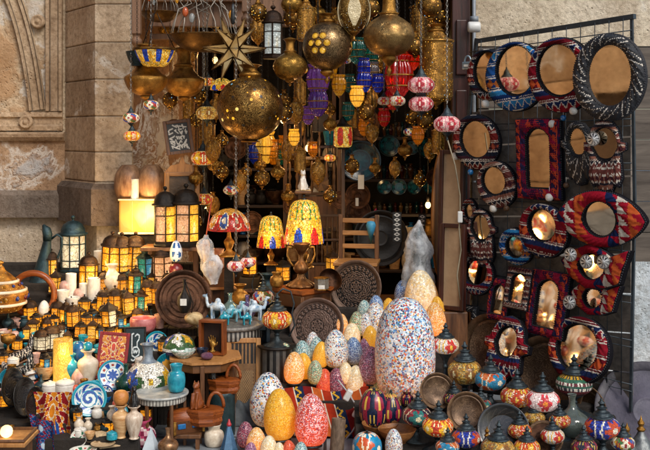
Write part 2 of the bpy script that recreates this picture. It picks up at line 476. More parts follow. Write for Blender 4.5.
# stone pier: diagonal face then front face, block courses with real joints
YP = 5.98
A, B, C_, D = (xat(65, 6.4), 6.4), (xat(95, YP), YP), (xat(132, YP), YP), (xat(132, YP), 7.0)
pier = thing('stone_pier', 'stone block pier with chamfered corner between arched wall and shop', 'pier', (-1.3, 5.8, 0))
T = Matrix.Translation((1.3, -5.8, 0))
mb = MB()
courses = [zat(213, YP) + .01, zat(182, YP), zat(152, YP), zat(116, YP), zat(79, YP), zat(42, YP), zat(4, YP), zat(-34, YP), zat(-72, YP), 3.6]
def ring(off, z):
    q = off
    return [(A[0] + .0, A[1] + .08, z), (A[0] + q, A[1] + q * .5, z), (B[0] + q * .3, B[1] + q, z), (C_[0] - q, C_[1] + q, z), (D[0] - q, D[1], z)]
for a, b_ in zip(courses, courses[1:]):
    k = R.uniform(.78, 1.06); k2 = k * R.uniform(.92, 1.12)
    lv = [ring(.008, a), ring(.002, a + .004), ring(0, a + .009), ring(0, b_ - .009), ring(.002, b_ - .004), ring(.008, b_)]
    n = 5; vs = [p for r in lv for p in r]; fs = []; cs = []
    for j in range(5):
        for i in range(4):
            fs.append([j * n + i, j * n + i + 1, (j + 1) * n + i + 1, (j + 1) * n + i])
            d = .72 if j in (0, 4) else 1
            kk = k if i == 1 else k2
            cs.append(mul((kk * (1.0 if i > 1 else .9), kk * (.98 if i > 1 else .84), kk * (.95 if i > 1 else .78)), d))  # diagonal face tinted darker than the front: its shade painted in
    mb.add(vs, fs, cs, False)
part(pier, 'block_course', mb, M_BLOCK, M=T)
mb = MB(); zt, zbm = zat(184, YP), zat(226, YP)
lv = [ring(-.0, zbm), ring(-.045, zbm + .004), ring(-.045, zt - .03), ring(-.03, zt - .012), ring(-.02, zt), ring(.02, zt + .004)]
vs = [p for r in lv for p in r]; fs = []; cs = []
for j in range(5):
    for i in range(4): fs.append([j * 5 + i, j * 5 + i + 1, (j + 1) * 5 + i + 1, (j + 1) * 5 + i]); cs.append((.86, .78, .7, 1) if i > 1 else (.72, .68, .66, 1))  # shaded diagonal side of the ledge painted darker as well
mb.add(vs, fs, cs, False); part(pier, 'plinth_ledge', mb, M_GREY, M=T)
mb = MB(); lv = [ring(.02, 0), ring(.02, zbm + .001)]; vs = [p for r in lv for p in r]
mb.add(vs, [[i, i + 1, 6 + i, 5 + i] for i in range(4)], (1, 1, 1, 1), False); part(pier, 'pier_foot', mb, M_LOW, M=T)

# shop interior -------------------------------------------------------
M_IN = m_stone('dark_plaster', '2b1d12', '4a3320', '5c432b', '6b5138', 1.5, .6)  # dark brown plaster, multiplied darker on some walls
M_DARK = m_plain('room_shade', '0a0705', '1a120c', 4, .9)  # near-black stand-in: the dim room's shade put into the colour
shop = thing('shop_room', 'dark vaulted shop room behind the hanging lamps', 'shop', (0, 6.5, 0))
T = Matrix.Translation((0, -6.5, 0))
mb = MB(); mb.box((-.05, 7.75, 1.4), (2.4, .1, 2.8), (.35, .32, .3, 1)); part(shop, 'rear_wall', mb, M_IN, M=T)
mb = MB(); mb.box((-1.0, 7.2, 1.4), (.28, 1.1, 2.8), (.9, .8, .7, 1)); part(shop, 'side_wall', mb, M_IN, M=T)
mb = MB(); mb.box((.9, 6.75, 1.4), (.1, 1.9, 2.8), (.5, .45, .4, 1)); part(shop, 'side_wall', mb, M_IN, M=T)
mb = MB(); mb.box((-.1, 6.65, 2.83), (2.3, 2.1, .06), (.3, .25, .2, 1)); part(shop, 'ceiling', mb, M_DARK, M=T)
mb = MB(); mb.box((-.1, 6.1, 2.98), (2.3, .3, .9), (1, 1, 1, 1)); part(shop, 'lintel', mb, M_BLOCK, M=T)
# rough lit reveal wall between pier and room
mb = MB()
mb.grid(lambda u, v: (lerp(xat(131.5, YP), -.84, u), lerp(6.02, 6.6, u) + .02 * math.sin(v * 19 + u * 5), lerp(.0, 2.5, v)), 12, 30, (1, .9, .8, 1))
part(shop, 'reveal_wall', mb, m_stone('peeling_reveal', '7a5a40', '9c7858', 'b8977a', 'e0d4c2', 2.4, .52), 'peeling plaster reveal wall', M=T)

# right hand wall ----------------------------------------------------
rw = thing('plastered_wall', 'pale stone wall with whitewashed foot behind the hanging mirrors', 'wall', (1.7, 5.75, 0))
T = Matrix.Translation((-1.7, -5.75, 0))
YR = 5.72
mb = MB(); mb.box(((.86 + 3.6) / 2, YR + .16, (zat(46, YR) + 3.6) / 2 + .2), (3.6 - .86, .3, 3.6 - zat(46, YR) + .4), (1, .97, .93, 1)); part(rw, 'wall_face', mb, M_PALE, M=T)
mb = MB(); zc = zat(262, YR)
for i in range(7):                                       # weathered boards, one panel
    a = lerp(zc, zat(44, YR) - .02, i / 7); b_ = lerp(zc, zat(44, YR) - .02, (i + 1) / 7) - .004
    k = R.uniform(.75, 1.1)
    mb.box(((.87 + 3.4) / 2, YR - .02 - .004 * (i % 2), (a + b_) / 2), (3.4 - .87, .05, b_ - a), (k, k, k, 1), ch=.003)
part(rw, 'board_panel', mb, m_wood('grey_boards', '382f28', '6f655b', 4, 0, .8), 'weathered grey horizontal boards', M=T)
mb = MB(); mb.grid(lambda u, v: (lerp(.86, 3.4, u), YR - .06 - .02 * math.sin(u * 9 + v * 3) * math.sin(v * 7), lerp(0, zc + .01, v)), 40, 24, (1, 1, 1, 1))
part(rw, 'whitewash', mb, m_stone('whitewash', 'b7c2c8', 'd3dade', 'e4e6e4', '9c9a94', 2.0, .63, streak=False), 'pale blue whitewashed foot of wall', M=T)

# timber canopy pieces over the opening
M_DW = m_wood('canopy_timber', '5a3d2b', '8f6c52', 5, 2, .55)
cn = thing('timber_canopy', 'old brown timber canopy with turned pendants above the star lantern', 'canopy', (-.5, 5.7, 2.2))
T = Matrix.Translation((.5, -5.7, -2.2))
mb = MB()
xa, xb = xat(150, 5.9), xat(300, 5.9)
mb.box(((xa + xb) / 2, 5.92, 2.45), (xb - xa, .05, .72), (.9, .8, .75, 1), ch=.004)
part(cn, 'board', mb, M_DW, M=T)
for px0, px1, py in ((132, 141, 38), (242, 251, 16), (352, 358, -6)):
    x = xat((px0 + px1) / 2, 5.6); zt = zat(py, 5.6); wd = (px1 - px0) * 5.6 / F
    mb = MB(); mb.box((x, 5.6, (zt + 2.9) / 2 + .02), (wd, wd, 2.9 - zt), ch=.006)
    mb.lathe([(0, -.045), (.02, -.042), (.03, -.025), (.03, -.01), (.018, .004), (.02, .016), (.026, .022)], 16, M=Matrix.Translation((x, 5.6, zt)))
    part(cn, 'pendant', mb, M_DW, M=T)
for px0, px1, py0, py1 in ((150, 245, 2, -10), (150, 245, 40, 34)):
    mb = MB(); x0, x1 = xat(px0, 5.86), xat(px1, 5.86); mb.box(((x0 + x1) / 2, 5.86, (zat(py0, 5.86) + zat(py1, 5.86)) / 2), (x1 - x0, .05, abs(py1 - py0) * 5.86 / F), ch=.005)
    part(cn, 'rail', mb, M_DW, M=T)

# door leaf at the right jamb
dl = thing('shop_door', 'dark carved wooden door leaf folded back beside the mirror rack', 'door', (.78, 5.62, 0))
T = Matrix.Translation((-.78, -5.62, 0))
M_DOOR = m_wood('door_timber', '1a0b08', '4a2118', 6, 2, .35)
mb = MB(); x0, x1 = xat(452, 5.66), xat(470, 5.66)
mb.box(((x0 + x1) / 2, 5.68, 1.3), (x1 - x0, .05, 2.6), ch=.004); part(dl, 'door_leaf', mb, M_DOOR, M=T)
for a, b_ in ((20, 75), (90, 150), (165, 300)):
    mb = MB(); mb.box(((x0 + x1) / 2, 5.645, (zat(a, 5.65) + zat(b_, 5.65)) / 2), ((x1 - x0) * .6, .02, (b_ - a) * 5.65 / F), ch=.006)
    part(dl, 'raised_panel', mb, M_DOOR, M=T)
# steel pole and flood lamp on the jamb
pl = thing('steel_pole', 'grey steel downpipe running up the shop jamb above the padlock', 'pipe', (xat(474, 5.6), 5.6, 0))
mb = MB(); mb.tube([(0, 0, .1), (0, 0, 3.2)], .011, 10); part(pl, 'pipe', mb, m_plain('grey_paint', '6b7076', '8b9298', 8, .5, .2))
mb = MB(); mb.tube([(0, -.01, zat(22, 5.6)), (0, -.01, zat(22, 5.6) + .03)], .024, 12); part(pl, 'bracket', mb, m_plain('grey_paint', '6b7076', '8b9298', 8, .5, .2))
lp = thing('wall_lamp', 'white drum lamp clipped to the steel pipe above the padlock', 'lamp', P(474, 27, 5.5))
mb = MB(); Mx = Matrix.Rotation(PI / 2, 4, 'Y')
mb.lathe([(0, -.035), (.026, -.033), (.03, -.025), (.03, .025), (.026, .033), (0, .035)], 18, M=Mx); part(lp, 'drum', mb, m_plain('white_plastic', 'b8b8b4', 'd6d6d2', 6, .4))
mb = MB(); mb.box((0, .05, .015), (.02, .09, .015), ch=.003); part(lp, 'bracket', mb, m_plain('grey_paint', '6b7076', '8b9298', 8, .5, .2))

# display risers: stepped cloth covered stands
def riser(name, label, x0, x1, Y0, Y1, z0, slope, mat, step=.1, cat='stand'):
    t = thing(name, label, cat, ((x0 + x1) / 2, Y0, 0)); T = Matrix.Translation((-(x0 + x1) / 2, -Y0, 0))
    n = int(round((Y1 - Y0) / step)); mb = MB(); xs = 24
    prof = [(Y0, 0)]
    for i in range(n):
        z = z0 + slope * (i + .5) * step
        prof += [(Y0 + i * step + .002, z - .006), (Y0 + i * step + .008, z), (Y0 + (i + 1) * step - .001, z)]
    prof.append((Y1, 0))
    vs = [(lerp(x0, x1, k / xs), y + .0015 * math.sin(k * 2.1 + j), z) for j, (y, z) in enumerate(prof) for k in range(xs + 1)]
    m = xs + 1
    fs = [[j * m + k, j * m + k + 1, (j + 1) * m + k + 1, (j + 1) * m + k] for j in range(len(prof) - 1) for k in range(xs)]
    mb.add(vs, fs, WHITE, False); part(t, 'step', mb, mat, M=T)
    for x in (x0, x1):
        e = MB(); q = prof; e.add([(x, y, z) for y, z in q] + [(x, Y1, 0)], [list(range(len(q)))], WHITE, False); part(t, 'side_panel', e, mat, M=T)
    return t
M_CLOTH = m_plain('dark_stand_cloth', '15110e', '2c241d', 12, .9, 0, .4)
riser('display_stand', 'dark stepped stand under the crowd of small lanterns', -2.3, -.84, 4.5, 6.0, .06, .433, M_CLOTH)
riser('display_stand', 'narrow dark stepped stand under the dark tray and the orange centred plate', -.835, -.68, 5.0, 6.0, .06 + .433 * .5, .433, M_CLOTH)
riser('egg_stand', 'dark stepped stand carrying the mosaic eggs', -.29, .62, 4.85, 5.55, .13, .58, M_CLOTH)
riser('lamp_stand', 'low dark stepped stand carrying the mosaic table lamps', .14, 1.34, 4.2, 4.84, .03, .27, M_CLOTH)
# ================================================================== kinds of goods
BRASS = m_brass('aged_brass', '5a3812', 'cf9a4a', 7, .32)
BRASS_F = m_brass('engraved_brass', '5a3c14', 'd8a850', 7, .28, fili=9.0)
BRASS_FW = m_brass('engraved_pale_brass', '6a4c28', 'd8b070', 7, .3, fili=7.0)
COPPER = m_brass('dark_copper', '20140d', '6e4c38', 7, .36, .85)
IRON = m_plain('dark_bronze', '1b2327', '465257', 9, .36, .6, .25)
BLACK = m_plain('black_iron', '0c0b0a', '2a231d', 10, .45, .5, .3)
TEALMETAL = m_plain('blue_black_metal', '12222a', '2f4a52', 9, .4, .5, .25)
RUST = m_plain('rusty_tin', '140d08', '3f2a1a', 9, .42, .6, .35)
ALAB = m_plain('alabaster', 'b8a58c', 'e2d6c2', 5, .35, 0, .1, spec=.5)
ALABW = m_plain('white_alabaster', 'c4beb2', 'e6e2d8', 6, .4, 0, .1)
ALABP = m_plain('amber_onyx', 'a8703c', 'd9b888', 3.5, .35, 0, .1, stretch=(1, 1, 4))
ALABR = m_plain('brown_onyx', '5d3a24', 'b08a68', 3, .4, 0, .15, stretch=(2.2, 2.2, .6))
TEAL = m_plain('turquoise_glaze', '0c6f86', '2ba3b4', 5, .18, 0, .06, spec=.7)
BLUE = m_plain('cobalt_glaze', '0e3f74', '1f73ab', 5, .18, 0, .06, spec=.7)
CORAL = m_plain('coral_glaze', '9c3424', 'd4674c', 5, .3, 0, .06)
PINKW = m_plain('blush_stone', 'a8786a', 'd8b5a6', 5, .4, 0, .1)
WOODR = m_wood('red_wood', '55230c', 'a3561f', 6, 0, .3)
WOODV = m_wood('red_wood_upright', '4e200b', '97501e', 6, 2, .3)
WOODB = m_wood('brown_wood', '3a2314', '7c5230', 6, 2, .42)
WOODL = m_wood('light_wood', '8a5a2e', 'c08a50', 6, 2, .4)
WOODX = m_wood('light_wood_rail', '7e522a', 'b58048', 6, 0, .4)
PAINT = m_attr('painted', .45)
GLAZE = m_attr('painted_glaze', .22, 0, .12, 10, .05, spec=.7)
WOVEN = m_attr('woven_kilim', .9, 0, .22, 26, .5, fuzz=1, spec=.15)
LEATHER = m_attr('tooled_leather', .5, 0, .2, 20, .4)

AMBER, AMBW, GOLD = ('ffa21f', 'ffc863', 'ffb52b')
P_AM = m_pane('amber_pane', 'ffa022', 1.5, 'ffc24a', lattice=9.0)
P_YE = m_pane('yellow_pane', 'ffb436', 1.5, 'ffd070', lattice=12.0)
P_WH = m_pane('milk_pane', 'f6e2b8', 1.0, 'ffe0a8', lattice=7.0)
P_PK = m_pane('rose_pane', 'f4b684', 1.1, 'ffc477', lattice=13.0)
P_GR = m_pane('green_pane', '2f8f78', .8, '9fd0b0')
P_BL = m_pane('blue_pane', '3b93b5', .8, 'bfe0e6')

def tessera_prof(kind):
    return {'ball': [(.0, -.40), (.2, -.385), (.42, -.26), (.5, 0), (.42, .26), (.2, .385), (.16, .40)],
            'flat': [(.14, -.30), (.3, -.27), (.46, -.14), (.5, .0), (.46, .14), (.3, .27), (.14, .30)],
            'pear': [(.16, -.36), (.3, -.33), (.45, -.18), (.5, -.02), (.45, .15), (.28, .29), (.14, .33)]}[kind]

def lamp_cols(style):
    """mosaic globe pattern: ground, petals and hearts on u (around) and v (up)"""
    S = {'orange': (['c9622a', 'd98a3a', 'efe2c6', 'b4481f'], 'c03a1a', 'f2cf4a', 6), 'white': (['efe6da', 'e6d9cb', 'd9c7b8'], 'c9342a', 'f0b93c', 4),
         'yellow': (['d9a53a', 'b8862e', 'c8b070', '7d6a3c'], '8d5a20', 'e8d9a0', 6), 'teal': (['d06a2a', 'c8501f', '0f86ad'], '0f7fa8', 'efe2c6', 3),
         'crimson': (['7c1020', '9a1830', '28123c'], '0f6f6a', 'e8d9b0', 3), 'blue': (['0f2f9a', '1a46bd', '0b2372'], 'd0481f', 'f4ead2', 3),
         'pink': (['f0d8d4', 'e8c4c0', 'f4e6e0'], 'c5343f', 'e88a2e', 5), 'multi': (['c83a22', '1d5fa8', 'e0a52a', '3c7a3a'], 'efe2c6', 'a01828', 5),
         'night': (['0d1830', '142040', '101a30'], '8f1f3a', 'd6b24a', 6), 'band': (['16282c', '16130f', '2a6a50'], 'd0a02a', 'e6e0d0', 4), 'fire': (['d8401a', 'e8711f', 'c02a14'], 'f0b52a', 'f8e7b0', 5), 'rose': (['e79aa0', 'e4b0ac', 'd8808c'], 'b02838', 'f4d6c8', 6)}[style]
    g, pet, heart, n = [hx(c) for c in S[0]], hx(S[1]), hx(S[2]), S[3]
    rr = random.Random(style)
    def f(u, v, r, z):
        if v < .1 or v > .93: return hx('2a1a10')
        if style == 'band':
            k = int(v * 11); w_ = (u * 26) % 1
            return [hx('16130f'), hx('16130f'), hx('3a1420'), hx('6a1c2c'), hx('23303f') if w_ < .5 else hx('e0d8c8'), hx('1f5a4a'), hx('e6e0d0') if w_ < .5 else hx('6a1c2c'), hx('2a6a50'), hx('d0a02a') if abs(w_ - .5) < .3 else hx('14303a'), hx('14303a') if abs(w_ - .5) < .2 else hx('d0a02a'), hx('16282c'), hx('16130f')][k]
        a = (u * n) % 1 - .5; b = (v - .5) * .95
        q = math.hypot(a, b); t = math.atan2(b, a)
        if q < .09: return heart
        if q < .16 + .17 * abs(math.cos(3 * t)): return pet if q < .25 or style in ('blue',) else mul(pet, 1.25)
        if .4 < q < .45 and style not in ('pink', 'yellow'): return heart
        if abs(abs(v - .5) - .36) < .04: return heart if int(u * n * 6) % 2 else pet
        return g[int((u * n * 2 + v * 5)) % len(g)] if style in ('teal', 'multi', 'crimson') else rr.choice(g)
    return f
def tess_lamp(em): return m_tessera('mosaic_glass_%d' % int(em * 100), None, 34.0, em)

CAP = smooth_prof([(.2, 0), (.32, .01), (.32, .05), (.25, .08), (.23, .14), (.15, .18), (.12, .25), (.16, .28), (.08, .31), (.06, .37), (.1, .42), (.05, .47), (.03, .54), (0, .55)], 3)
FOOT = smooth_prof([(0, 0), (.42, .0), (.43, .02), (.36, .05), (.22, .11), (.12, .2), (.085, .3), (.11, .34), (.08, .38), (.14, .45), (.26, .52), (.22, .535), (0, .53)], 3)

def b_table_lamp(style, em=.06, kind='flat', metal=None, fh=1.0):
    """mosaic table lamp, globe diameter 1, origin at the foot"""
    def go():
        metal_ = metal or IRON
        r = empty('mosaic_lamp')
        part(r, 'foot', MB().lathe([(q, z_ * fh) for q, z_ in FOOT], 28), metal_)
        T = Matrix.Translation((0, 0, .52 * fh - tessera_prof(kind)[0][1]))
        part(r, 'globe', MB().lathe(smooth_prof(tessera_prof(kind), 5), 64, lamp_cols(style), M=T), tess_lamp(em))
        z = .52 * fh - tessera_prof(kind)[0][1] + tessera_prof(kind)[-1][1] - .02
        c = part(r, 'cap', MB().lathe(CAP[:len(CAP) - 9], 24, M=Matrix.Translation((0, 0, z))), metal_); part(c, 'finial', MB().lathe(CAP[-10:], 16, M=Matrix.Translation((0, 0, z))), metal_)
        return r
    return go
def b_hang_lamp(style, em=.35, kind='flat'):
    """hanging mosaic ball, diameter 1, origin at its centre"""
    def go():
        r = empty('hanging_mosaic_lamp')
        part(r, 'globe', MB().lathe(smooth_prof(tessera_prof(kind), 5), 56, lamp_cols(style)), tess_lamp(em))
        k = tessera_prof(kind)[-1][1] - .02
        part(r, 'cap', MB().lathe(smooth_prof([(.16, 0), (.24, .01), (.22, .06), (.15, .14), (.1, .26), (.04, .34), (.03, .42), (0, .43)], 3), 20, M=Matrix.Translation((0, 0, k))), IRON)
        part(r, 'tip', MB().lathe(smooth_prof([(0, -.36), (.03, -.34), (.05, -.27), (.03, -.22), (.1, -.14), (.19, -.05), (.17, .02), (0, .02)], 3), 20, M=Matrix.Translation((0, 0, -k + .01))), IRON)
        return r
    return go

def chain(r, ztop, z0, s, dia=.011, mat=None, x=0.0, name='chain'):
    """links from z0 (local) to a world height"""
    top = (ztop - r.location.z) / s; L = dia * 1.5 / s; rad = dia * .42 / s; th = dia * .12 / s
    mb = MB(); z = z0; k = 0
    while z < top and k < 160:
        pts = [(rad * math.cos(a) * (1 if k % 2 else 0), rad * math.cos(a) * (0 if k % 2 else 1), z + L / 2 + math.sin(a) * rad * 1.5) for a in (2 * PI * q / 8 for q in range(8))]
        mb.tube([(p[0] + x, p[1], p[2]) for p in pts], th, 4, closed=True); z += L * .72; k += 1
    o = part(r, name, mb, mat or BLACK); o['own'] = 1; return o

def b_lantern(n=6, pane=P_AM, alt=None, metal=RUST, dome='dome', tall=1.0, split=False, w=.26):
    """glazed lantern of height 1: stepped base, corner posts, rims, panes, domed lid, knob"""
    def go():
        r = empty('lantern'); hb = .56 * tall
        part(r, 'base', MB().lathe([(0, 0), (w * 1.12, 0), (w * 1.14, .03), (w * 1.02, .05), (w * 1.0, .08), (0, .08)], n, smooth=False, a0=PI / n), metal)
        fr = MB(); c = [(w * math.cos(PI / n + 2 * PI * i / n), w * math.sin(PI / n + 2 * PI * i / n)) for i in range(n)]
        for x, y in c: fr.tube([(x, y, .07), (x, y, .1 + hb)], .016, 4, smooth=False)
        for z in (.085, .085 + hb * .22, .085 + hb * .74, .09 + hb):
            fr.tube([(x, y, z) for x, y in c], .013, 4, closed=True, smooth=False)
        part(r, 'frame', fr, metal)
        for i in range(n):
            x0, y0 = c[i]; x1, y1 = c[(i + 1) % n]; q = .97
            if split or i == 0: g = MB()
            g.add([(x0 * q, y0 * q, .08), (x1 * q, y1 * q, .08), (x1 * q, y1 * q, .09 + hb), (x0 * q, y0 * q, .09 + hb)], [[0, 1, 2, 3]], WHITE, False)
            if split: part(r, 'glass_pane', g, alt if alt and i % 2 else pane)
        if not split: part(r, 'glass', g, pane)
        z = .1 + hb
        if dome == 'dome': pr = [(w * 1.16, z), (w * 1.18, z + .03), (w * .98, z + .04), (w * .95, z + .1), (w * .78, z + .18), (w * .45, z + .235), (w * .14, z + .25)]
        elif dome == 'cone': pr = [(w * 1.3, z), (w * 1.3, z + .025), (w * .9, z + .08), (w * .45, z + .17), (w * .3, z + .19), (w * .12, z + .25)]
        else: pr = [(w * 1.25, z), (w * 1.1, z + .05), (w * .6, z + .12), (w * .62, z + .17), (w * .4, z + .21), (w * .12, z + .25)]
        lid = part(r, 'lid', MB().lathe(pr, n * 3 if dome == 'dome' else n, smooth=dome == 'dome', a0=PI / n), metal)
        part(lid, 'knob', MB().lathe(smooth_prof([(w * .14, z + .245), (.02, z + .265), (.045, z + .29), (.05, z + .315), (.03, z + .34), (0, z + .345)], 2), 12), metal)
        return r
    return go

EGG = smooth_prof([(0, 0), (.12, .012), (.22, .06), (.295, .18), (.325, .36), (.31, .56), (.245, .77), (.14, .93), (.06, .985), (0, 1)], 4)
BULLET = smooth_prof([(0, 0), (.14, .012), (.235, .07), (.285, .22), (.3, .44), (.285, .64), (.235, .82), (.14, .95), (.06, .988), (0, 1)], 4)
def b_egg(mat, foot=True):
    def go():
        r = empty('mosaic_egg')
        part(r, 'shell', MB().lathe(BULLET if mat.name.startswith('egg_big') else EGG, 48), mat)
        if foot: part(r, 'ring_foot', MB().lathe([(.1, -.005), (.2, -.005), (.205, .012), (.17, .04), (.1, .03)], 24), IRON)
        return r
    return go
E = {
 'white': m_tessera('egg_speckle', ('e9e6de', 'dfe6ea', 'c8d8e4', 'e8e4d8', '2a5f9a', 'dde6ea', 'e0a53a', '1a2a40', 'efece6', '5f9fc4', 'd9e2e4', 'e6e2da', 'b8402a', 'dce6e6'), 35, 0, 'b4b8b8', .3, 'ffaa4a', .03),
 'big': m_tessera('egg_big_speckle', ('e8eef2', 'cfe2f0', 'd8e6f0', '3f8fc8', '2460a8', 'b4d4ec', 'e6e2d6', '141c34', 'dce8f0', '5fa8d8', 'a4cce6', 'b8322a', '2a7a8a', 'c83a3a', 'e8e6de', 'e0a53a', 'd8e6f0', '8fc0e4', 'ecebe4', '5a2a58', '1d3f78', 'd97a3a', 'd4e4ee', 'e8e8e2'), 63, 0, 'c4d0da', .42, 'ff9a2c', .03),
 'green': m_tessera('egg_green', ('2f7a52', 'c8d8b8', 'a8302a', '4a9a8a', 'e0cfa0', '1d4a3a', '8fc0a8'), 40, 0, 'a8a890', .35, 'ffb030', .035),
 'yellow': m_tessera('egg_yellow', ('e0a21a', 'e8b52e', 'd89410', 'f0c860', 'e6ad24'), 46, 0, 'd8a850', .62, 'ff9a10', .04),
 'red': m_tessera('egg_red', ('c2302a', 'e0d0d8', 'a82040', 'e8b0b8', '6a2050', 'd8482a', 'e8d8d8'), 51, 0, 'd87048', .95, 'ff5a10', .04),
 'blue': m_tessera('egg_blue', ('1f4f9e', '3f74b8', '9fc0dc', '16386e', 'c8d8e4'), 46, 0, '7f9fc0', .2, 'ffb040', .03),
 'plum': m_tessera('egg_plum', ('6a2f5a', '8f5f8a', 'c0a0b8', '41203c', 'b05a7a'), 42, 0, '8a7080', .2, 'ff9a40', .03),
 'cream': m_tessera('egg_cream', ('ece0c4', 'e8d4a8', 'f0e8d2', 'e4c890'), 26, 0, 'd8c8a0', .65, 'ffa030', .02),
 'aqua': m_tessera('egg_aqua', ('3f8f98', '9fd0d0', 'c8e0dc', '2a5f70', 'e0e0d0', '1d4050'), 40, 0, '9fb0b0', .2, 'ffb040', .035),
 'coral': m_tessera('egg_coral', ('d8442a', 'e0583a', 'c8301c', 'e87a4a'), 42, 0, 'c86a48', .5, 'ff4a10', .03),
 'dusk': m_tessera('egg_dusk', ('2a1f38', '8f3048', 'c8a0a8', '40304a', 'a84858'), 43, 0, '6a5060', .15, 'ff6a30', .03),
 'orange': m_tessera('egg_orange', ('e8d0a0', 'e0a050', 'efe0c0', 'd88830', 'e8c070'), 37, 0, 'd8a060', 1.1, 'ff8010', .03),
}

# ---- mirrors --------------------------------------------------------
def ray_poly(poly, n=220, c=(0, 0)):
    """a star-shaped outline sampled by angle"""
    out = []
    for k in range(n):
        a = 2 * PI * k / n; d = (math.cos(a), math.sin(a)); best = 0
        for (x0, y0), (x1, y1) in zip(poly, poly[1:] + poly[:1]):
            ex, ey = x1 - x0, y1 - y0; den = d[0] * ey - d[1] * ex
            if abs(den) < 1e-9: continue
            t = (x0 * ey - y0 * ex) / den; u = (x0 * d[1] - y0 * d[0]) / den
            if t > 0 and -1e-6 <= u <= 1 + 1e-6: best = max(best, t)
        out.append((d[0] * best, d[1] * best))
    return out
def o_ell(a, b, cx=0, cz=0, n=220): return [(cx + a * math.cos(2 * PI * k / n), cz + b * math.sin(2 * PI * k / n)) for k in range(n)]
def o_rect(a, b, cz=0): return ray_poly([(-a, cz - b), (a, cz - b), (a, cz + b), (-a, cz + b)])
def o_arch(a, b, cz=0): return ray_poly([(-a, cz - b), (a, cz - b)] + [(a * math.cos(t * PI / 14), cz + b - a + a * math.sin(t * PI / 14)) for t in range(15)])
def o_eye(a, b, n=220):
    out = []
    for k in range(n):
        t = 2 * PI * k / n; out.append((a * math.cos(t), b * math.copysign(abs(math.sin(t)) ** 1.45, math.sin(t))))
    return ray_poly(out)
def o_hand(a, up, dn): return ray_poly([(a * .78 * math.cos(t), up * math.sin(t)) for t in (PI * .02, PI * .2, PI * .35, PI * .5, PI * .65, PI * .8, PI * .98)] +
    [(-a, .02 * up), (-a * 1.0, -.28 * up), (-a * .72, -.42 * up), (-a * .8, -.7 * dn), (-a * .62, -.9 * dn), (-a * .42, -.86 * dn), (-a * .3, -dn), (0, -dn * 1.03), (a * .3, -dn), (a * .42, -.86 * dn), (a * .62, -.9 * dn), (a * .8, -.7 * dn), (a * .72, -.42 * up), (a, -.28 * up), (a, .02 * up)])
def o_fish(a, b, flip=1): 
    p = [(-.95 * a, .05 * b), (-.6 * a, .62 * b), (-.1 * a, b), (.4 * a, .7 * b), (.62 * a, .42 * b), (1.0 * a, .95 * b), (.86 * a, 0), (.8 * a, -.55 * b), (.4 * a, -.85 * b), (-.1 * a, -b), (-.6 * a, -.62 * b)]
    return ray_poly([(flip * x, z) for x, z in (p if flip > 0 else p[::-1])])

def kilim(style):
    W, K = hx('d9cfc0'), hx('17141a')
    PAL = {'blue': ('1d4f8f', '0f2f63', 'd9d2c4', '2f7fb5', 'b5642a'), 'red': ('8f1626', '6b0f1d', 'd6c9b8', '1c2b55', 'c8552a'), 'brick': ('7a2420', '3a1a24', 'cdbcaa', '1d2433', '9c4630'),
           'dark': ('14161c', '1c2028', '14161c', '202630', '14161c'), 'pink': ('a01a3e', '7a1230', '2a2347', 'c0452a', '3a1030'), 'tan': ('6d3a34', '8a5a4a', 'd8cdbd', '2a2630', '4a2028'), 'scarlet': ('a3122a', '8a0f20', 'e0d2c0', '16254f', 'c85a2a')}[style]
    p = [hx(c) for c in PAL]; rr = random.Random(style)
    def f(th, t, x, z, m):
        if style == 'dark':
            q = abs(math.sin(th * 9 + 5 * t) * .5 + .5 - t)
            s = math.sin(th * 22 + math.sin(t * 7) * 3)
            return W if (q < .06 or (abs(s) < .16 and .25 < t < .75)) else p[int(th * 5) % 2]
        q = z / m * 3.1 + 40.37; row = int(math.floor(q)); fr = q - row                # woven bands run across the frame
        if style in ('pink', 'scarlet'):
            ks = 3.2 if style == 'pink' else 4.4
            X, Z = x / m * ks + 20.2, z / m * ks + 20.4
            cell = int(math.floor(X)) * 3 + int(math.floor(Z)) * 5; tri = X % 1 + Z % 1
            c = p[(cell * 7 // 3) % 5] if tri < 1 else p[(cell + 2) % 5]
            if style == 'scarlet': c = W if cell % 5 == 1 and tri < 1 else p[(0, 1, 0, 3, 4)[cell % 5]] if tri < 1.2 else p[0]
            d = abs((X * 4) % 1 - .5) + abs((Z * 4) % 1 - .5)
            return p[(cell + 3) % 5] if style == 'pink' and d < .3 else c
        zig = abs(((x / m * 4.5) % 1) - .5) * 2
        if fr < .1 or (.2 < fr < .25): return W
        k = row % 4
        if k == 1: return W if zig * .55 + .3 < fr < zig * .55 + .45 else p[3] if fr > zig * .55 + .4 else p[0]
        if k == 3: return p[4] if abs(fr - .6) * 2.2 < 1 - zig and fr > .25 else p[1]
        return p[0] if k == 0 else (p[1] if fr < .6 else p[3])
    return f
def bead_row(mb, pts, r, y, col, step):
    acc = 0; pts = pts + pts[:1]
    for (x0, z0), (x1, z1) in zip(pts, pts[1:]):
        L = math.hypot(x1 - x0, z1 - z0)
        while acc <= L and L > 0:
            q = acc / L; mb.sphere((x0 + (x1 - x0) * q, y, z0 + (z1 - z0) * q), r, 6, 4, col); acc += step
        acc -= L
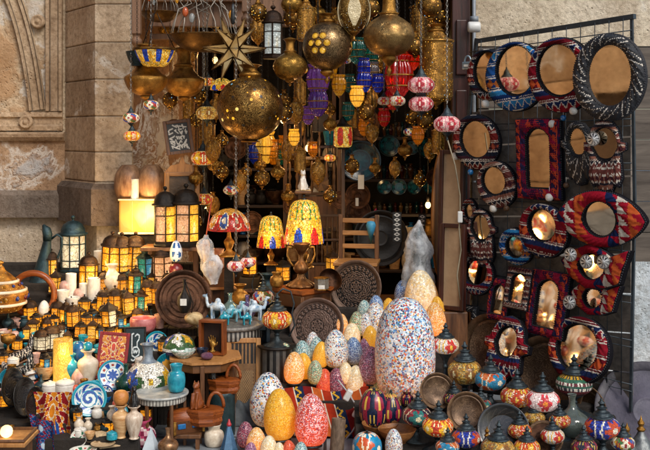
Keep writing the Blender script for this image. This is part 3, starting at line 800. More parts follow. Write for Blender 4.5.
def kilim_mirror(outer, inner, style, puff=.028, bead=.0042):
    """padded textile frame round a mirror, facing -Y, origin at the glass centre, in metres"""
    r = empty('mirror'); rj = random.Random(len(PROTO) + int(abs(outer[3][0]) * 1e5)); n = len(outer); m = max(abs(x) for x, z in outer); NR = 16
    f = kilim(style); mb = MB(); vs = []; fs = []; cs = []
    for j in range(NR + 1):
        t = j / NR; y = -.008 - puff * (math.sin(PI * min(max(t, 0), 1)) ** .6)
        for k in range(n):
            wv = .0022 * math.sin(k * .7 + j) + rj.uniform(-.0011, .0011); vs.append((lerp(inner[k][0], outer[k][0], t) + (rj.uniform(-.0008, .0008) if 0 < j < NR else 0), (y * (1 + .08 * math.sin(k * .11 + outer[5][1] * 50)) + wv) if 0 < j < NR else -.004, lerp(inner[k][1], outer[k][1], t)))
    for j in range(NR):
        for k in range(n):
            q = (k + 1) % n; fs.append([j * n + k, (j + 1) * n + k, (j + 1) * n + q, j * n + q])
            c = vs[j * n + k]; cs.append(hx('121016') if j < 2 or j == NR - 1 else f(2 * PI * k / n, (j + .5) / NR, c[0], c[2], m))
    o = len(vs); vs += [(x, .012, z) for x, z in outer]
    for k in range(n): q = (k + 1) % n; fs.append([NR * n + k, o + k, o + q, NR * n + q]); cs.append(hx('121016'))
    fs.append([o + k for k in range(n)]); cs.append(hx('121016'))
    part(r, 'frame', mb.add(vs, fs, cs, True), WOVEN if style != 'dark' else LEATHER)
    ci = (sum(p[0] for p in inner) / n, sum(p[1] for p in inner) / n)
    g = MB().add([(x * 1.02, -.006, z * 1.02) for x, z in inner], [list(range(n))], WHITE, False); part(r, 'glass', g, m_mirror())
    fr_ = r.children[0] if r.children else None
    b = MB(); bead_row(b, [(lerp(i[0], o_[0], .1), lerp(i[1], o_[1], .1)) for i, o_ in zip(inner, outer)], bead, -.019, hx('2a2a2e'), bead * 2.6)
    part(fr_, 'bead_trim', b, m_attr('jet_beads', .55, 0, .3, 60, 0, spec=.25)); b = MB()
    bead_row(b, [(lerp(i[0], o_[0], .96), lerp(i[1], o_[1], .96)) for i, o_ in zip(inner, outer)], bead, -.013, hx('34343a'), bead * 2.6)
    part(fr_, 'bead_trim', b, m_attr('jet_beads', .55, 0, .3, 60, 0, spec=.25))
    return r

# ---- flat ware ------------------------------------------------------
def plate_cols(style):
    S = {'turq': ('1d8fa8', 'e6ebe8', '1f4fa0', 'b04a3a'), 'turq2': ('1793a8', 'dfe6e2', '1c4a9c', '2f8fb0'), 'deep': ('03222c', '053442', '084a58', '021a22'), 'sun': ('0d6f80', '0b5c70', 'd8941f', 'e0a83a'),
         'bluew': ('1a3f8f', 'e8e8e4', '1a3f8f', '7f2f2a'), 'blackw': ('0e0d0d', '161414', '332d28', '0e0d0d'), 'moss': ('d8d8cc', 'e6e2d6', '2f7a5a', 'b03a2a')}[style]
    a, b, c, d = [hx(s) for s in S]
    def f(u, v, r, z):
        th = u * 2 * PI
        if r > .43: return a
        if r > .40: return b
        if style == 'sun': return c if r < .22 + .02 * math.sin(8 * th) else (b if math.sin(th * 20) > 0 else a)
        if style == 'blackw': return c if abs(math.sin(th * 7 + r * 30)) < .25 else b
        k = math.cos(th * 6 + r * 22 * (1 if style == 'turq2' else 0))
        if r > .24: return c if k > .45 else (d if k < -.75 and .29 < r < .36 else (a if abs(k) < .12 else b))
        if r > .22: return a
        if style == 'turq2':
            q = math.sin(th * 1 + r * 34); return c if q > .2 else (a if q > -.1 else b)
        return c if r < .16 * (.5 + .5 * abs(math.cos(th * 4))) + .03 else (d if r < .1 else b)
    return f
def b_plate(style):
    """dish of diameter 1 facing +Z, rim raised"""
    def go():
        r = empty('plate')
        pr = [(0, 0)] + [(.02 + .26 * k / 14, .004 + .01 * k / 14) for k in range(15)] + [(.29 + .13 * k / 9, .02 + .05 * k / 9) for k in range(10)] + [(.45, .085), (.49, .1), (.5, .096), (.49, .082), (.3, .0), (.24, -.02), (.22, -.012), (0, -.012)]
        part(r, 'dish', MB().lathe(pr, 96, plate_cols(style)), GLAZE)
        return r
    return go
def b_tray(mat_c=COPPER, mat_r=COPPER, rings=3, depth=.05):
    def go():
        r = empty('metal_tray')
        pr = [(0, 0), (.1, .002)]
        if rings == 0: pr += [(.37, .003), (.375, .012), (.39, .012), (.395, .004)]
        for k in range(rings):
            q = .12 + .25 * k / max(rings - 1, 1); pr += [(q, .002), (q + .008, .012), (q + .02, .012), (q + .028, .003)]
        part(r, 'centre', MB().lathe(pr + [(.415, .006)], 72), mat_c)
        part(r, 'rim', MB().lathe(smooth_prof([(.41, .004), (.43, depth * .6), (.465, depth), (.49, depth * 1.1), (.5, depth), (.495, depth * .7), (.46, .0), (.42, -.012), (.2, -.014)], 3), 72), mat_r)
        return r
    return go
def b_carved(hi, lo, metal, openw):
    """carved round tray: raised arabesque inside a plain ring and a rolled rim"""
    H_, L_ = hx(hi), hx(lo)
    def pat(u, v, r, z):
        th = u * 2 * PI
        if r > .40: return H_
        if r > .385 or abs(r - .3) < .008 or abs(r - .12) < .006: return L_
        if r > .31: return H_ if math.sin(th * 28 + math.sin(r * 160) * 1.2) > -.1 else L_
        if r > .12:
            q = math.cos(th * 8 + 3 * math.sin(r * 38)) * math.cos(r * 70 + 2 * math.cos(th * 8)) + .25 * math.sin(th * 24 + r * 90)
            return H_ if abs(q) > (.3 if openw else .16) else L_
        return H_ if math.cos(th * 6) * math.cos(r * 80) > -.2 else L_
    def go():
        r = empty('metal_tray'); n = 48
        m = MB().lathe([(.415 * k / n, .004) for k in range(n + 1)], 200, pat); m.v = [(x, y, z + .007 * (pat(math.atan2(y, x) / (2 * PI) % 1, 0, math.hypot(x, y), 0) == H_)) for x, y, z in m.v]
        part(r, 'centre', m, m_attr('carved_tray_face', .42, metal, .22, 12, .25))
        part(r, 'rim', MB().lathe(smooth_prof([(.412, .006), (.43, .03), (.465, .05), (.49, .052), (.5, .045), (.495, .03), (.46, .0), (.42, -.012), (.2, -.014)], 3), 96, H_), m_attr('carved_tray_face', .42, metal, .22, 12, .25))
        return r
    return go
def lean(loc, tilt, yaw):
    """rotation that stands a +Z-facing dish up so that it faces -Y leaning back by tilt degrees and turned by yaw"""
    return Euler((math.radians(90 - tilt), 0, math.radians(yaw)), 'XYZ')

# ---- vessels --------------------------------------------------------
VES = {
 'vase': [(0, 0), (.16, 0), (.2, .03), (.17, .08), (.26, .25), (.31, .45), (.27, .63), (.15, .76), (.12, .86), (.2, .97), (.21, 1), (.17, .985), (.1, .86)],
 'amphora': [(0, 0), (.12, 0), (.15, .03), (.13, .08), (.2, .3), (.27, .58), (.25, .72), (.12, .82), (.1, .9), (.19, .98), (.17, 1), (.08, .9)],
 'onion': [(0, 0), (.2, 0), (.3, .08), (.4, .28), (.36, .46), (.18, .6), (.09, .72), (.08, .9), (.11, 1), (.07, .98)],
 'jar': [(0, 0), (.3, 0), (.42, .12), (.47, .4), (.42, .66), (.28, .76), (.3, .9), (.34, 1), (.3, 1), (.24, .8)],
 'bowl': [(0, 0), (.22, 0), (.25, .06), (.4, .3), (.5, .62), (.49, .62), (.38, .32), (0, .12)],
 'cup': [(0, 0), (.28, 0), (.3, .02), (.36, .5), (.46, 1), (.43, 1), (.3, .3), (0, .2)],
 'cyl': [(0, 0), (.4, 0), (.42, .03), (.42, .97), (.4, 1), (.34, 1), (.33, .8), (0, .78)],
 'box': [(0, 0), (.44, 0), (.5, .06), (.5, .42), (.47, .46), (.5, .5), (.46, .6), (.25, .68), (.1, .7), (.1, .76), (0, .78)],
 'goblet': [(0, 0), (.3, 0), (.28, .04), (.1, .12), (.07, .4), (.14, .48), (.38, .62), (.44, .85), (.42, 1), (.39, 1), (.34, .7), (0, .56)],
 'barrel': [(0, 0), (.3, 0), (.4, .15), (.44, .42), (.4, .72), (.28, .92), (.2, 1), (.16, .98), (.15, .9)],
 'ball': [(0, 0), (.28, .06), (.45, .25), (.5, .5), (.45, .75), (.28, .94), (0, 1)],
 'egg': [(0, 0), (.13, .012), (.24, .07), (.325, .2), (.355, .38), (.33, .58), (.25, .78), (.14, .93), (0, 1)],
}
def b_ves(name, kind, mat, n=32, k=4, col=WHITE, pname='body'):
    def go():
        r = empty(name); part(r, pname, MB().lathe(smooth_prof(VES[kind], k), n, col), mat); return r
    return go
# ---- hanging metal work --------------------------------------------
GL = {
 'sphere': [(.05, -.5), (.12, -.485), (.3, -.4), (.44, -.24), (.5, 0), (.44, .24), (.3, .4), (.17, .46), (.15, .48)],
 'squat': [(.06, -.42), (.2, -.4), (.38, -.3), (.49, -.1), (.5, .02), (.44, .18), (.3, .3), (.2, .36), (.17, .4)],
 'bowl': [(.05, -.36), (.22, -.34), (.4, -.22), (.49, -.04), (.5, .04), (.48, .08), (.36, .16), (.24, .3), (.22, .38)],
 'long': [(.1, -.7), (.22, -.66), (.36, -.5), (.46, -.2), (.5, .05), (.44, .35), (.3, .56), (.2, .62), (.18, .66)],
 'cyl': [(.1, -.9), (.3, -.88), (.4, -.82), (.42, -.6), (.42, .55), (.46, .6), (.3, .7), (.2, .82), (.18, .86)],
}
def b_globe(name, shape, mat, neck=.55, tip=.3, mat2=None, flute=0, amp=0, n=64):
    """pierced metal hanging lamp, body about 1 wide, origin at the body's centre"""
    def go():
        m2 = mat2 or BRASS; pr = GL[shape]; r = empty(name)
        part(r, 'body', MB().lathe(smooth_prof(pr, 6), n, flute=flute, amp=amp), mat)
        a, z = pr[-1]
        if neck: part(r, 'neck', MB().lathe(smooth_prof([(a, z - .02), (a * 1.15, z + .03), (a * .8, z + .08), (a * .75, z + neck * .6), (a * 1.05, z + neck * .8), (a * 1.2, z + neck * .86), (a * .5, z + neck * .95), (.03, z + neck), (0, z + neck)], 4), 32), m2)
        if tip:
            b, zb = pr[0]; part(r, 'finial', MB().lathe(smooth_prof([(0, zb - tip), (.02, zb - tip * .93), (.05, zb - tip * .7), (.025, zb - tip * .5), (.1, zb - tip * .3), (.14, zb - tip * .12), (b + .05, zb + .02), (0, zb + .03)], 4), 24), m2)
        r['top'] = z + (neck or 0); return r
    return go
def hang(key, builder, px, py, Y, wpx, label, cat='lamp', group=None, yaw=0, links=True, ztop=2.75, top=None, cm=None, dia=.011, size=None):
    s = (size or 1) * wpx * Y / F
    r = make(key, builder, label, cat, group); setT(r, P(px, py, Y), (0, 0, math.radians(yaw)), s)
    if links: chain(r, ztop, (top if top is not None else r.get('top', .55)) - .03, s, dia, cm)
    return r

def b_star(npts=12):
    """faceted glass star with leaded edges: pyramids on a dodecahedron"""
    def go():
        r = empty('star_lantern')
        bm = bmesh.new(); ph = (1 + 5 ** .5) / 2
        vs = [Vector(v) for v in [(0, a, b * ph) for a in (-1, 1) for b in (-1, 1)] + [(a, b * ph, 0) for a in (-1, 1) for b in (-1, 1)] + [(b * ph, 0, a) for a in (-1, 1) for b in (-1, 1)]]
        for v in vs: bm.verts.new(v)
        ch = bmesh.ops.convex_hull(bm, input=bm.verts[:]); bm.faces.ensure_lookup_table()
        for v in bm.verts: v.co *= .155 / 1.9
        tri = [[v.co.copy() for v in f.verts] for f in bm.faces]; bm.free()
        g = MB(); e = MB(); edges = set()
        for q in tri:
            c = sum(q, Vector()) / 3; n = c.normalized(); tip = n * .56
            for i in range(3):
                a, b_ = q[i], q[(i + 1) % 3]; g.add([a, b_, tip], [[0, 1, 2]], WHITE, False)
                k = tuple(sorted([tuple(round(x, 4) for x in a), tuple(round(x, 4) for x in b_)]))
                if k not in edges: edges.add(k); e.tube([a, b_], .012, 5)
                e.tube([a, tip], [.014, .008], 5)
        part(r, 'glass_facets', g, m_pane('smoky_star_pane', 'b8935a', .5, 'ffe2a8', 2.2)); part(r, 'lead_frame', e, m_brass('star_brass', '2a1c10', '8a6a40', 8, .35))
        part(r, 'hanger', MB().lathe([(0, .4), (.03, .42), (.045, .5), (.03, .66), (.02, .74), (0, .74)], 12), m_plain('lead', '2a2c2e', '585c5e', 8, .4, .7))
        r['top'] = .74; return r
    return go

def tiff_cols(style):
    rr = random.Random(style)
    Y_, G_, R_, B_, W_ = hx('e6a624'), hx('3f7a3a'), hx('c01f1a'), hx('123a9a'), hx('eccb70')
    def f(u, v, r, z):
        if style == 'bowl':
            a = (u * 8) % 1
            if .32 < a < .68 and v > .45: return B_
            return Y_ if rr.random() > .3 else W_
        a = (u * 7) % 1 - .5
        if v < .3 - 1.6 * a * a:
            if abs(a) < .24: return R_ if int(u * 7) % 2 else B_
            if .3 < abs(a) < .4: return B_ if int(u * 7) % 2 else R_
            return Y_
        if v < .27: return Y_ if abs(a) > .12 else R_
        if .4 < v < .8 and abs(abs(a) - .3 - .12 * math.sin(v * 9)) < .06: return G_
        return rr.choice([Y_, W_, Y_, hx('e0a030')])
    return f
TIFF = m_tessera('stained_glass', None, 14.0, .72, '1a1208', gw=.04)
def b_tiffany(style='flower', base=True, shape='bell'):
    """stained glass shade lamp, shade 1 wide, origin at the shade's rim centre"""
    def go():
        r = empty('stained_glass_lamp')
        pr = [(.5, 0), (.49, .12), (.46, .32), (.42, .56), (.385, .78), (.33, .95), (.24, 1.04), (.1, 1.08), (.05, 1.09)] if shape == 'bell' else [(.5, 0), (.485, .1), (.43, .24), (.33, .37), (.2, .46), (.07, .5), (.04, .505)]
        part(r, 'shade', MB().lathe(smooth_prof(pr, 5), 84, tiff_cols(style)), TIFF)
        top = pr[-1][1]
        part(r, 'finial', MB().lathe(smooth_prof([(.08, top - .015), (.06, top + .02), (.025, top + .05), (.04, top + .09), (.0, top + .14)], 3), 14), IRON)
        if base: part(r, 'stem', MB().lathe(smooth_prof([(0, -.62), (.22, -.62), (.24, -.58), (.16, -.53), (.07, -.46), (.1, -.36), (.12, -.26), (.05, -.14), (.04, .2), (.05, top - .02), (0, top)], 3), 24), BRASS)
        return r
    return go

# ---- furniture ------------------------------------------------------
def inlay_cols(base, light):
    B_, L_ = hx(base), hx(light)
    return lambda u, v, r, z: L_ if (int(u * 96) + int(v * 8)) % 2 else B_
def b_table(name, n, h, top_mat, apron_mat, leg_mat, pedestal=False, dark='3a322c', light='b8aa96'):
    """low coffee table, top 1 wide, origin on the floor"""
    def go():
        r = empty(name); q = PI / n; fl = n < 16
        part(r, 'table_top', MB().lathe([(0, h), (.46, h), (.47, h + .004), (.5, h + .002), (.5, h - .03), (.47, h - .045), (0, h - .045)], n, smooth=not fl, a0=q), top_mat)
        part(r, 'apron', MB().lathe([(.455, h - .046), (.46, h - .055), (.46, h - .14), (.455, h - .15), (.44, h - .15), (.44, h - .046)], n if fl else 96, inlay_cols(dark, light), smooth=not fl, a0=q), apron_mat)
        if pedestal:
            part(r, 'pedestal', MB().lathe(smooth_prof([(0, h - .05), (.1, h - .06), (.085, h - .2), (.13, h - .24), (.13, h - .3), (.085, h - .34), (.07, h - .5), (.11, h - .56), (.075, h - .62), (.07, .14), (.13, .1), (.1, .07), (0, .07)], 3), 24), leg_mat)
            for k in range(3):
                a = 2 * PI * k / 3 + .5
                part(r, 'foot', MB().tube([(.06 * math.cos(a), .06 * math.sin(a), .12), (.2 * math.cos(a), .2 * math.sin(a), .1), (.34 * math.cos(a), .34 * math.sin(a), .025)], [.045, .04, .025], 8), leg_mat)
        else:
            k_ = min(n, 6)
            for k in range(k_):
                a = 2 * PI * k / k_ + q; c = Vector((.43 * math.cos(a), .43 * math.sin(a), 0))
                part(r, 'leg', MB().box((0, 0, (h - .05) / 2), (.055, .055, h - .05), ch=.006, M=Matrix.Translation(c) @ Matrix.Rotation(a, 4, 'Z')), leg_mat)
        return r
    return go
def b_chair():
    r = empty('wooden_chair')                                        # height 1
    for x in (-.22, .22):
        part(r, 'leg', MB().box((x, -.2, .22), (.05, .05, .44), ch=.006), WOODB); part(r, 'rear_post', MB().box((x, .2, .5), (.05, .05, 1.0), ch=.006), WOODB)
    part(r, 'seat', MB().box((0, 0, .45), (.52, .48, .04), ch=.008), WOODX)
    for z in (.62, .78, .93): part(r, 'slat', MB().box((0, .2, z), (.42, .03, .055), ch=.006), WOODX)
    for z in (.15,): part(r, 'stretcher', MB().box((0, -.2, z), (.42, .03, .04), ch=.005), WOODX)
    return r

def remesh(mb, name, vox, sm=4):
    """fuse overlapping solids into one smooth continuous skin"""
    me = mb.mesh(name); o = bpy.data.objects.new('tmp', me); COL.objects.link(o)
    m = o.modifiers.new('r', 'REMESH'); m.mode = 'VOXEL'; m.voxel_size = vox; m.use_smooth_shade = True
    s = o.modifiers.new('s', 'SMOOTH'); s.iterations = sm; s.factor = .5
    d = bpy.context.evaluated_depsgraph_get(); e = o.evaluated_get(d)
    out = bpy.data.meshes.new_from_object(e); out.name = name
    bpy.data.objects.remove(o); out.polygons.foreach_set('use_smooth', [True] * len(out.polygons)); return out
def b_cat(mat):
    """seated cat carving, height 1, facing -Y"""
    def go():
        r = empty('cat_figure'); m = MB()
        m.lathe(smooth_prof([(0, 0), (.2, .0), (.24, .1), (.22, .25), (.16, .45), (.12, .6), (.1, .7), (0, .74)], 3), 18, sy=1.15)
        m.sphere((0, -.05, .8), .13, 14, 10, sc_=(1, 1.05, .95)); m.sphere((0, -.17, .77), .055, 10, 8)
        for x in (-.075, .075): m.lathe([(0, .14), (.012, .12), (.05, 0), (0, -.02)], 8, M=Matrix.Translation((x, -.03, .88)))
        for x in (-.09, .09): m.tube([(x, -.14, .55), (x, -.22, .3), (x, -.24, .03), (x, -.3, .02)], [.06, .05, .045, .04], 8)
        for x in (-.17, .17): m.sphere((x, .02, .16), .13, 10, 8, sc_=(.7, 1.2, 1))
        m.tube([(0, .2, .05), (.2, .22, .04), (.32, .08, .04), (.3, -.1, .04)], [.05, .05, .04, .02], 8)
        part(r, 'body', remesh(m, 'body', .022), mat); return r
    return go
def b_camel(mat):
    """standing glazed camel ornament, height 1, facing +X"""
    def go():
        r = empty('camel_figure'); m = MB()
        m.sphere((0, 0, .52), .2, 14, 10, sc_=(1.5, .85, .85)); m.sphere((-.02, 0, .7), .13, 12, 8, sc_=(1, .8, 1.2))
        for x in (-.2, .2):
            for y in (-.09, .09): m.tube([(x, y, .5), (x * 1.08, y, .28), (x, y, .02)], [.08, .05, .055], 8)
        m.tube([(.24, 0, .54), (.4, 0, .5), (.46, 0, .68), (.47, 0, .86)], [.11, .08, .065, .06], 10); m.sphere((.55, 0, .9), .075, 10, 8, sc_=(1.6, .8, .9))
        for y in (-.045, .045): m.sphere((.47, y, .97), .028, 6, 5)
        m.tube([(-.28, 0, .56), (-.36, 0, .4), (-.35, 0, .3)], [.03, .02, .03], 6)
        part(r, 'body', remesh(m, 'body', .026), mat); return r
    return go
def b_basket_box(cat):
    """turned-edge wooden box with an arched handle, width 1"""
    def go():
        r = empty('wooden_trinket_box'); n = 8
        part(r, 'box', MB().lathe([(0, 0), (.36, 0), (.4, .02), (.46, .12), (.44, .2), (.48, .3), (.48, .36), (0, .36)], n, smooth=False, a0=PI / n, sy=.72), WOODR)
        part(r, 'lid', MB().lathe([(0, .42), (.44, .42), (.5, .4), (.5, .365), (0, .365)], n, smooth=False, a0=PI / n, sy=.72), WOODR)
        part(r, 'handle', MB().tube([(.26 + .2 * math.cos(a), 0, .42 + .38 * math.sin(a)) for a in (PI * k / 12 for k in range(13))], .045, 10), WOODR)
        return r
    return go
def b_chest():
    r = empty('jewel_chest')                                          # width 1
    part(r, 'body', MB().box((0, 0, .2), (1, .6, .4), ch=.02), m_attr('gilt_carving', .45, .3, .3, 16, .6), None)
    r.children[0].data.attributes['Col'].data.foreach_set('color', list(hx('7a4a26')) * len(r.children[0].data.loops))
    lid = part(r, 'lid', MB().tube([(-.5, 0, .42), (.5, 0, .42)], .3, 20), WOODR, M=Matrix.Diagonal((1, 1, 1, 1)))
    for x in (-.25, .22): part(r, 'blue_stone', MB().box((x, -.31, .24), (.26, .05, .16), ch=.02), BLUE)
    for x in (-.47, .47): part(r, 'corner_strap', MB().box((x, 0, .2), (.09, .64, .42), ch=.015), BRASS)
    return r
def frame_panel(name, w, h, depth, fw, frame_mat, draw, res=40, back=None):
    """framed picture of width w, height h standing on z=0 and facing -Y; draw(u, v) paints the face"""
    r = empty(name)
    for a, b_, nm in ((-1, 0, 'frame'),):
        m = MB()
        m.box((-w / 2 + fw / 2, 0, h / 2), (fw, depth, h), ch=fw * .15); m.box((w / 2 - fw / 2, 0, h / 2), (fw, depth, h), ch=fw * .15)
        m.box((0, .0005, fw / 2), (w - 2 * fw, depth * .92, fw), ch=fw * .15); m.box((0, .0005, h - fw / 2), (w - 2 * fw, depth * .92, fw), ch=fw * .15)
        part(r, 'frame', m, frame_mat)
    nu = res; nv = max(4, int(res * (h - fw * 2) / (w - fw * 2)))
    m = MB().grid(lambda u, v: (lerp(-w / 2 + fw * .8, w / 2 - fw * .8, u), -depth * .12, lerp(fw * .8, h - fw * .8, v)), nu, nv, draw, smooth=False)
    part(r, 'panel', m, back or PAINT); return r
def seg(p, a, b_):
    ax, ay = a; bx, by = b_; dx, dy = bx - ax, by - ay; L = dx * dx + dy * dy
    t = 0 if L == 0 else max(0, min(1, ((p[0] - ax) * dx + (p[1] - ay) * dy) / L))
    return math.hypot(p[0] - ax - t * dx, p[1] - ay - t * dy)
def strokes(lines, wd, ink, paper):
    I_, Pp = hx(ink), hx(paper)
    def f(u, v): return I_ if min(seg((u, v), a, b_) for L in lines for a, b_ in zip(L, L[1:])) < wd else Pp
    return f
def arabesque(ground, c1, c2, c3):
    g, a, b_, c = hx(ground), hx(c1), hx(c2), hx(c3)
    def f(u, v):
        x, y = u - .5, (v - .5) * 1.6
        q = math.sin(9 * abs(x) + 6 * math.sin(7 * y)) * math.cos(10 * y + 4 * math.cos(9 * x))
        d = math.hypot(x * 1.6, (y % .8) - .4)
        if d < .13: return b_
        if d < .17: return c
        return a if q > .1 else (c if q > -.08 else g)
    return f
def cloth(name, label, cat, fn, col, mat=None, nu=40, nv=50, loc=None):
    r = thing(name, label, cat, loc); m = MB().grid(lambda u, v: Vector(fn(u, v)) - Vector(loc), nu, nv, col)
    part(r, 'fabric', m, mat or WOVEN); return r
# ================================================================== placing the goods
def stand(key, builder, px, py, hpx, label, cat, group=None, yaw=None, z=None, at=None, unit=1.0, dz=0.0):
    p = at(px, py) if at else (left(px, py) if z is None else onz(px, py, z))
    r = make(key, builder, label, cat, group)
    return setT(r, (p.x, p.y, p.z + dz), (0, 0, math.radians(R.uniform(-25, 25) if yaw is None else yaw)), hpx * p.y / F / unit)
CT = (4.85, .13, .58)
def centre(px, py): Y, z = tier(py, *CT); return Vector(((px - 325) * Y / F, Y, z))
RT = (4.2, .03, .27)
def rightd(px, py): Y, z = tier(py, *RT); return Vector(((px - 325) * Y / F, Y, z))

LB = {  # lantern kinds
 'amber_hex': b_lantern(6, P_AM, None, RUST), 'amber_box': b_lantern(4, P_YE, None, RUST, 'cone', 1, False, .27), 'white_hex': b_lantern(6, P_WH, P_AM, BLACK, 'cone', .9, True, .3),
 'tall_amber': b_lantern(6, P_YE, P_AM, RUST, 'dome', 1.05, True, .24), 'green_amber': b_lantern(6, P_GR, P_AM, RUST, 'pagoda', 1, True, .26), 'teal': b_lantern(6, P_BL, P_GR, TEALMETAL, 'pagoda', 1, True, .26),
 'rose': b_lantern(6, P_PK, None, RUST, 'dome', 1, True, .27), 'large_white': b_lantern(8, P_WH, None, TEALMETAL, 'dome', 1.0, True, .29), 'big_black': b_lantern(6, P_YE, P_PK, BLACK, 'dome', 1.12, True, .27), 'tiny': b_lantern(6, P_AM, None, BLACK, 'pagoda', .9, False, .3), 'dark': b_lantern(6, P_BL, P_AM, BLACK, 'pagoda', .8, True, .3), 'tiny_white': b_lantern(6, P_WH, None, RUST, 'dome', .9, False, .3)}
def lan(kind, px, py, h, label, group='small lanterns crowded on the stepped stand', dz=0.0):
    h = h * (.88 if group else 1) * R.uniform(.94, 1.06)
    r = stand('lan_' + kind, LB[kind], px, py, h, label, 'lantern', group, unit=1.0, dz=dz)
    if group: r.rotation_euler.x, r.rotation_euler.y = math.radians(R.uniform(-4, 4)), math.radians(R.uniform(-4, 4)); q = R.uniform(.86, 1.08); r.scale = (r.scale.x * q, r.scale.y * q, r.scale.z)
    return r
G0 = None
# row against the wall
_r = lan('large_white', 73, 268, 53, 'large lantern with milky panes and blue-black domed lid beside the ewer', G0, .0); _r.scale.x *= .76; _r.scale.y *= .76
for a in [
 ('tall_amber', 51, 281, 37, 'amber lantern with round rusty dome in front of the ewer foot'),
 ('amber_box', 54, 296, 30, 'square amber lantern just below the domed one by the ewer'),
 ('tall_amber', 88, 291, 42, 'tall slim amber lantern next to the white alabaster cylinder'),
 ('tall_amber', 111, 276, 45, 'knob topped amber lantern nearest the pier in the row of three'),
 ('tall_amber', 122, 277, 45, 'middle knob topped amber lantern of the row of three'),
 ('tall_amber', 134, 277, 45, 'knob topped amber lantern of the row of three beside the teal one'),
 ('teal', 148, 281, 44, 'teal glass lantern with pagoda lid between amber and rose lanterns'),
 ('rose', 163, 285, 46, 'rose glass lantern with domed lid below the pair of tall black lanterns'),
 ('amber_hex', 148, 306, 32, 'amber lantern close by the dark tray, first of a pair'),
 ('amber_hex', 158, 308, 32, 'amber lantern touching the rim of the dark tray'),
 ('amber_box', 129, 320, 32, 'bright square lantern with cone lid behind the small black sign'),
 ('green_amber', 135, 298, 32, 'green and amber lantern below the teal lantern'),
 ('amber_hex', 103, 311, 30, 'amber lantern beneath the tulip shaped alabaster vase'),
 ('amber_hex', 115, 315, 32, 'amber lantern between the alabaster vase and the bright square lantern'),
 ('white_hex', 110, 331, 36, 'six sided lantern with white upper panes above the red panel'),
 ('amber_hex', 31, 321, 32, 'amber lantern standing alone in front of the wooden hoop'),
 ('amber_box', 33, 338, 26, 'small square lantern under the one before the wooden hoop'),
 ('amber_hex', 57, 322, 28, 'amber lantern on the near side of the white stone cups'),
 ('green_amber', 66, 326, 30, 'green glazed lantern in the thick of the amber lanterns'),
 ('amber_hex', 74, 330, 30, 'amber lantern beside the green glazed lantern'),
 ('tiny', 84, 312, 22, 'tiny lantern at the foot of the white cylinders'),
 ('dark', 93, 322, 24, 'small blue paned lantern near the six sided white one'),
 ('tiny_white', 42, 351, 30, 'small pale lantern above the dark lantern with blue panes'),
 ('tiny_white', 51, 350, 32, 'small pale lantern behind the glowing alabaster cylinder'),
 ('amber_box', 67, 345, 24, 'low square lantern resting at the top of the glowing cylinder'),
 ('tiny', 80, 338, 22, 'tiny lantern with pagoda lid between low square lanterns'),
 ('amber_box', 92, 340, 24, 'low square lantern by the edge of the red framed panel'),
 ('dark', 100, 341, 20, 'dark little lantern leaning on the red framed panel'),
 ('tiny', 124, 305, 22, 'tiny dark lantern behind the bright square lantern'),
 ('green_amber', 141, 314, 30, 'green and amber lantern beside the pink goblet'),
 ('tiny', 47, 322, 20, 'tiny lantern next to the white egg stone'),
 ('amber_hex', 122, 296, 26, 'squat amber lantern under the row of three'),
 ('tiny', 72, 312, 20, 'tiny dark lantern peeping over the lantern cluster'),
 ('tiny', 85, 328, 20, 'tiny lantern in front of the blue paned one'),
 ('dark', 47, 366, 24, 'dark lantern with orange and blue panes on a white dish')]:
    lan(*a)
_r = lan('big_black', 165, 244, 54, 'tall black lantern with amber panes nearer the glowing block', G0); _r.scale.x *= .76; _r.scale.y *= .76
_r = lan('big_black', 186, 246, 57, 'taller black lantern with amber panes beside the blue white finial', G0); _r.scale.x *= .84; _r.scale.y *= .84
for px in (165, 186):                                        # shelf that carries the two black lanterns
    pass
sh = thing('wall_shelf', 'dark wooden shelf holding the two tall black lanterns', 'shelf', tuple(left(172, 246)))
p = P(172, 246, 5.72)
sh.location = p
for ob in [o for o in COL.objects if o.get('label', '').startswith(('tall black lantern', 'taller black lantern'))]: px_ = 165 if ob['label'].startswith('tall black') else 186; ob.location = P(px_, 246, p.y)
part(sh, 'board', MB().box((0, .03, -.012), (.34, .2, .022), ch=.004), WOODB)
for x in (-.13, .13): part(sh, 'post', MB().box((x, .05, -.024 - (p.z - .03) / 2), (.03, .03, p.z - .03), ch=.004), WOODB)

# glowing alabaster block with onyx vases and a candle on it
Yb = 5.9; zb0 = EYE + (H - 233) * Yb / F; zb1 = EYE + (H - 198) * Yb / F
t = thing('alabaster_light_box', 'glowing yellow alabaster block lamp under the brown onyx vases', 'lamp', ((141 - 325) * Yb / F, Yb, zb0))
wB = 40 * Yb / F
part(t, 'glowing_block', MB().box((0, 0, (zb1 - zb0) / 2), (wB, .13, zb1 - zb0 - .002), ch=.012), m_pane('lit_alabaster', 'ffbe50', 1.15, 'fff0b8', 3))
part(t, 'top_slab', MB().box((0, 0, (zb1 - zb0) - .006), (wB * 1.04, .138, .009), ch=.003), ALAB); part(t, 'foot_slab', MB().box((0, 0, .004), (wB * 1.04, .138, .012), ch=.003), ALAB)
for x in (-.167, .167): part(t, 'seam', MB().box((x * wB, -.066, (zb1 - zb0) / 2), (.0025, .004, zb1 - zb0 - .03)), ALABP)
part(t, 'plinth', MB().box((0, 0, -.115), (wB * .8, .1, .226), ch=.006), BLACK)
for px, h, lab in ((128, 33, 'brown banded onyx vase behind the white candle'), (151, 33, 'brown banded onyx vase beside the carved wooden mirror')):
    r = make('onyxv', b_ves('onyx_vase', 'barrel', ALABR), lab, 'vase', None); setT(r, ((px - 325) * Yb / F, Yb + .02, zb1), (0, 0, px), h * Yb / F)
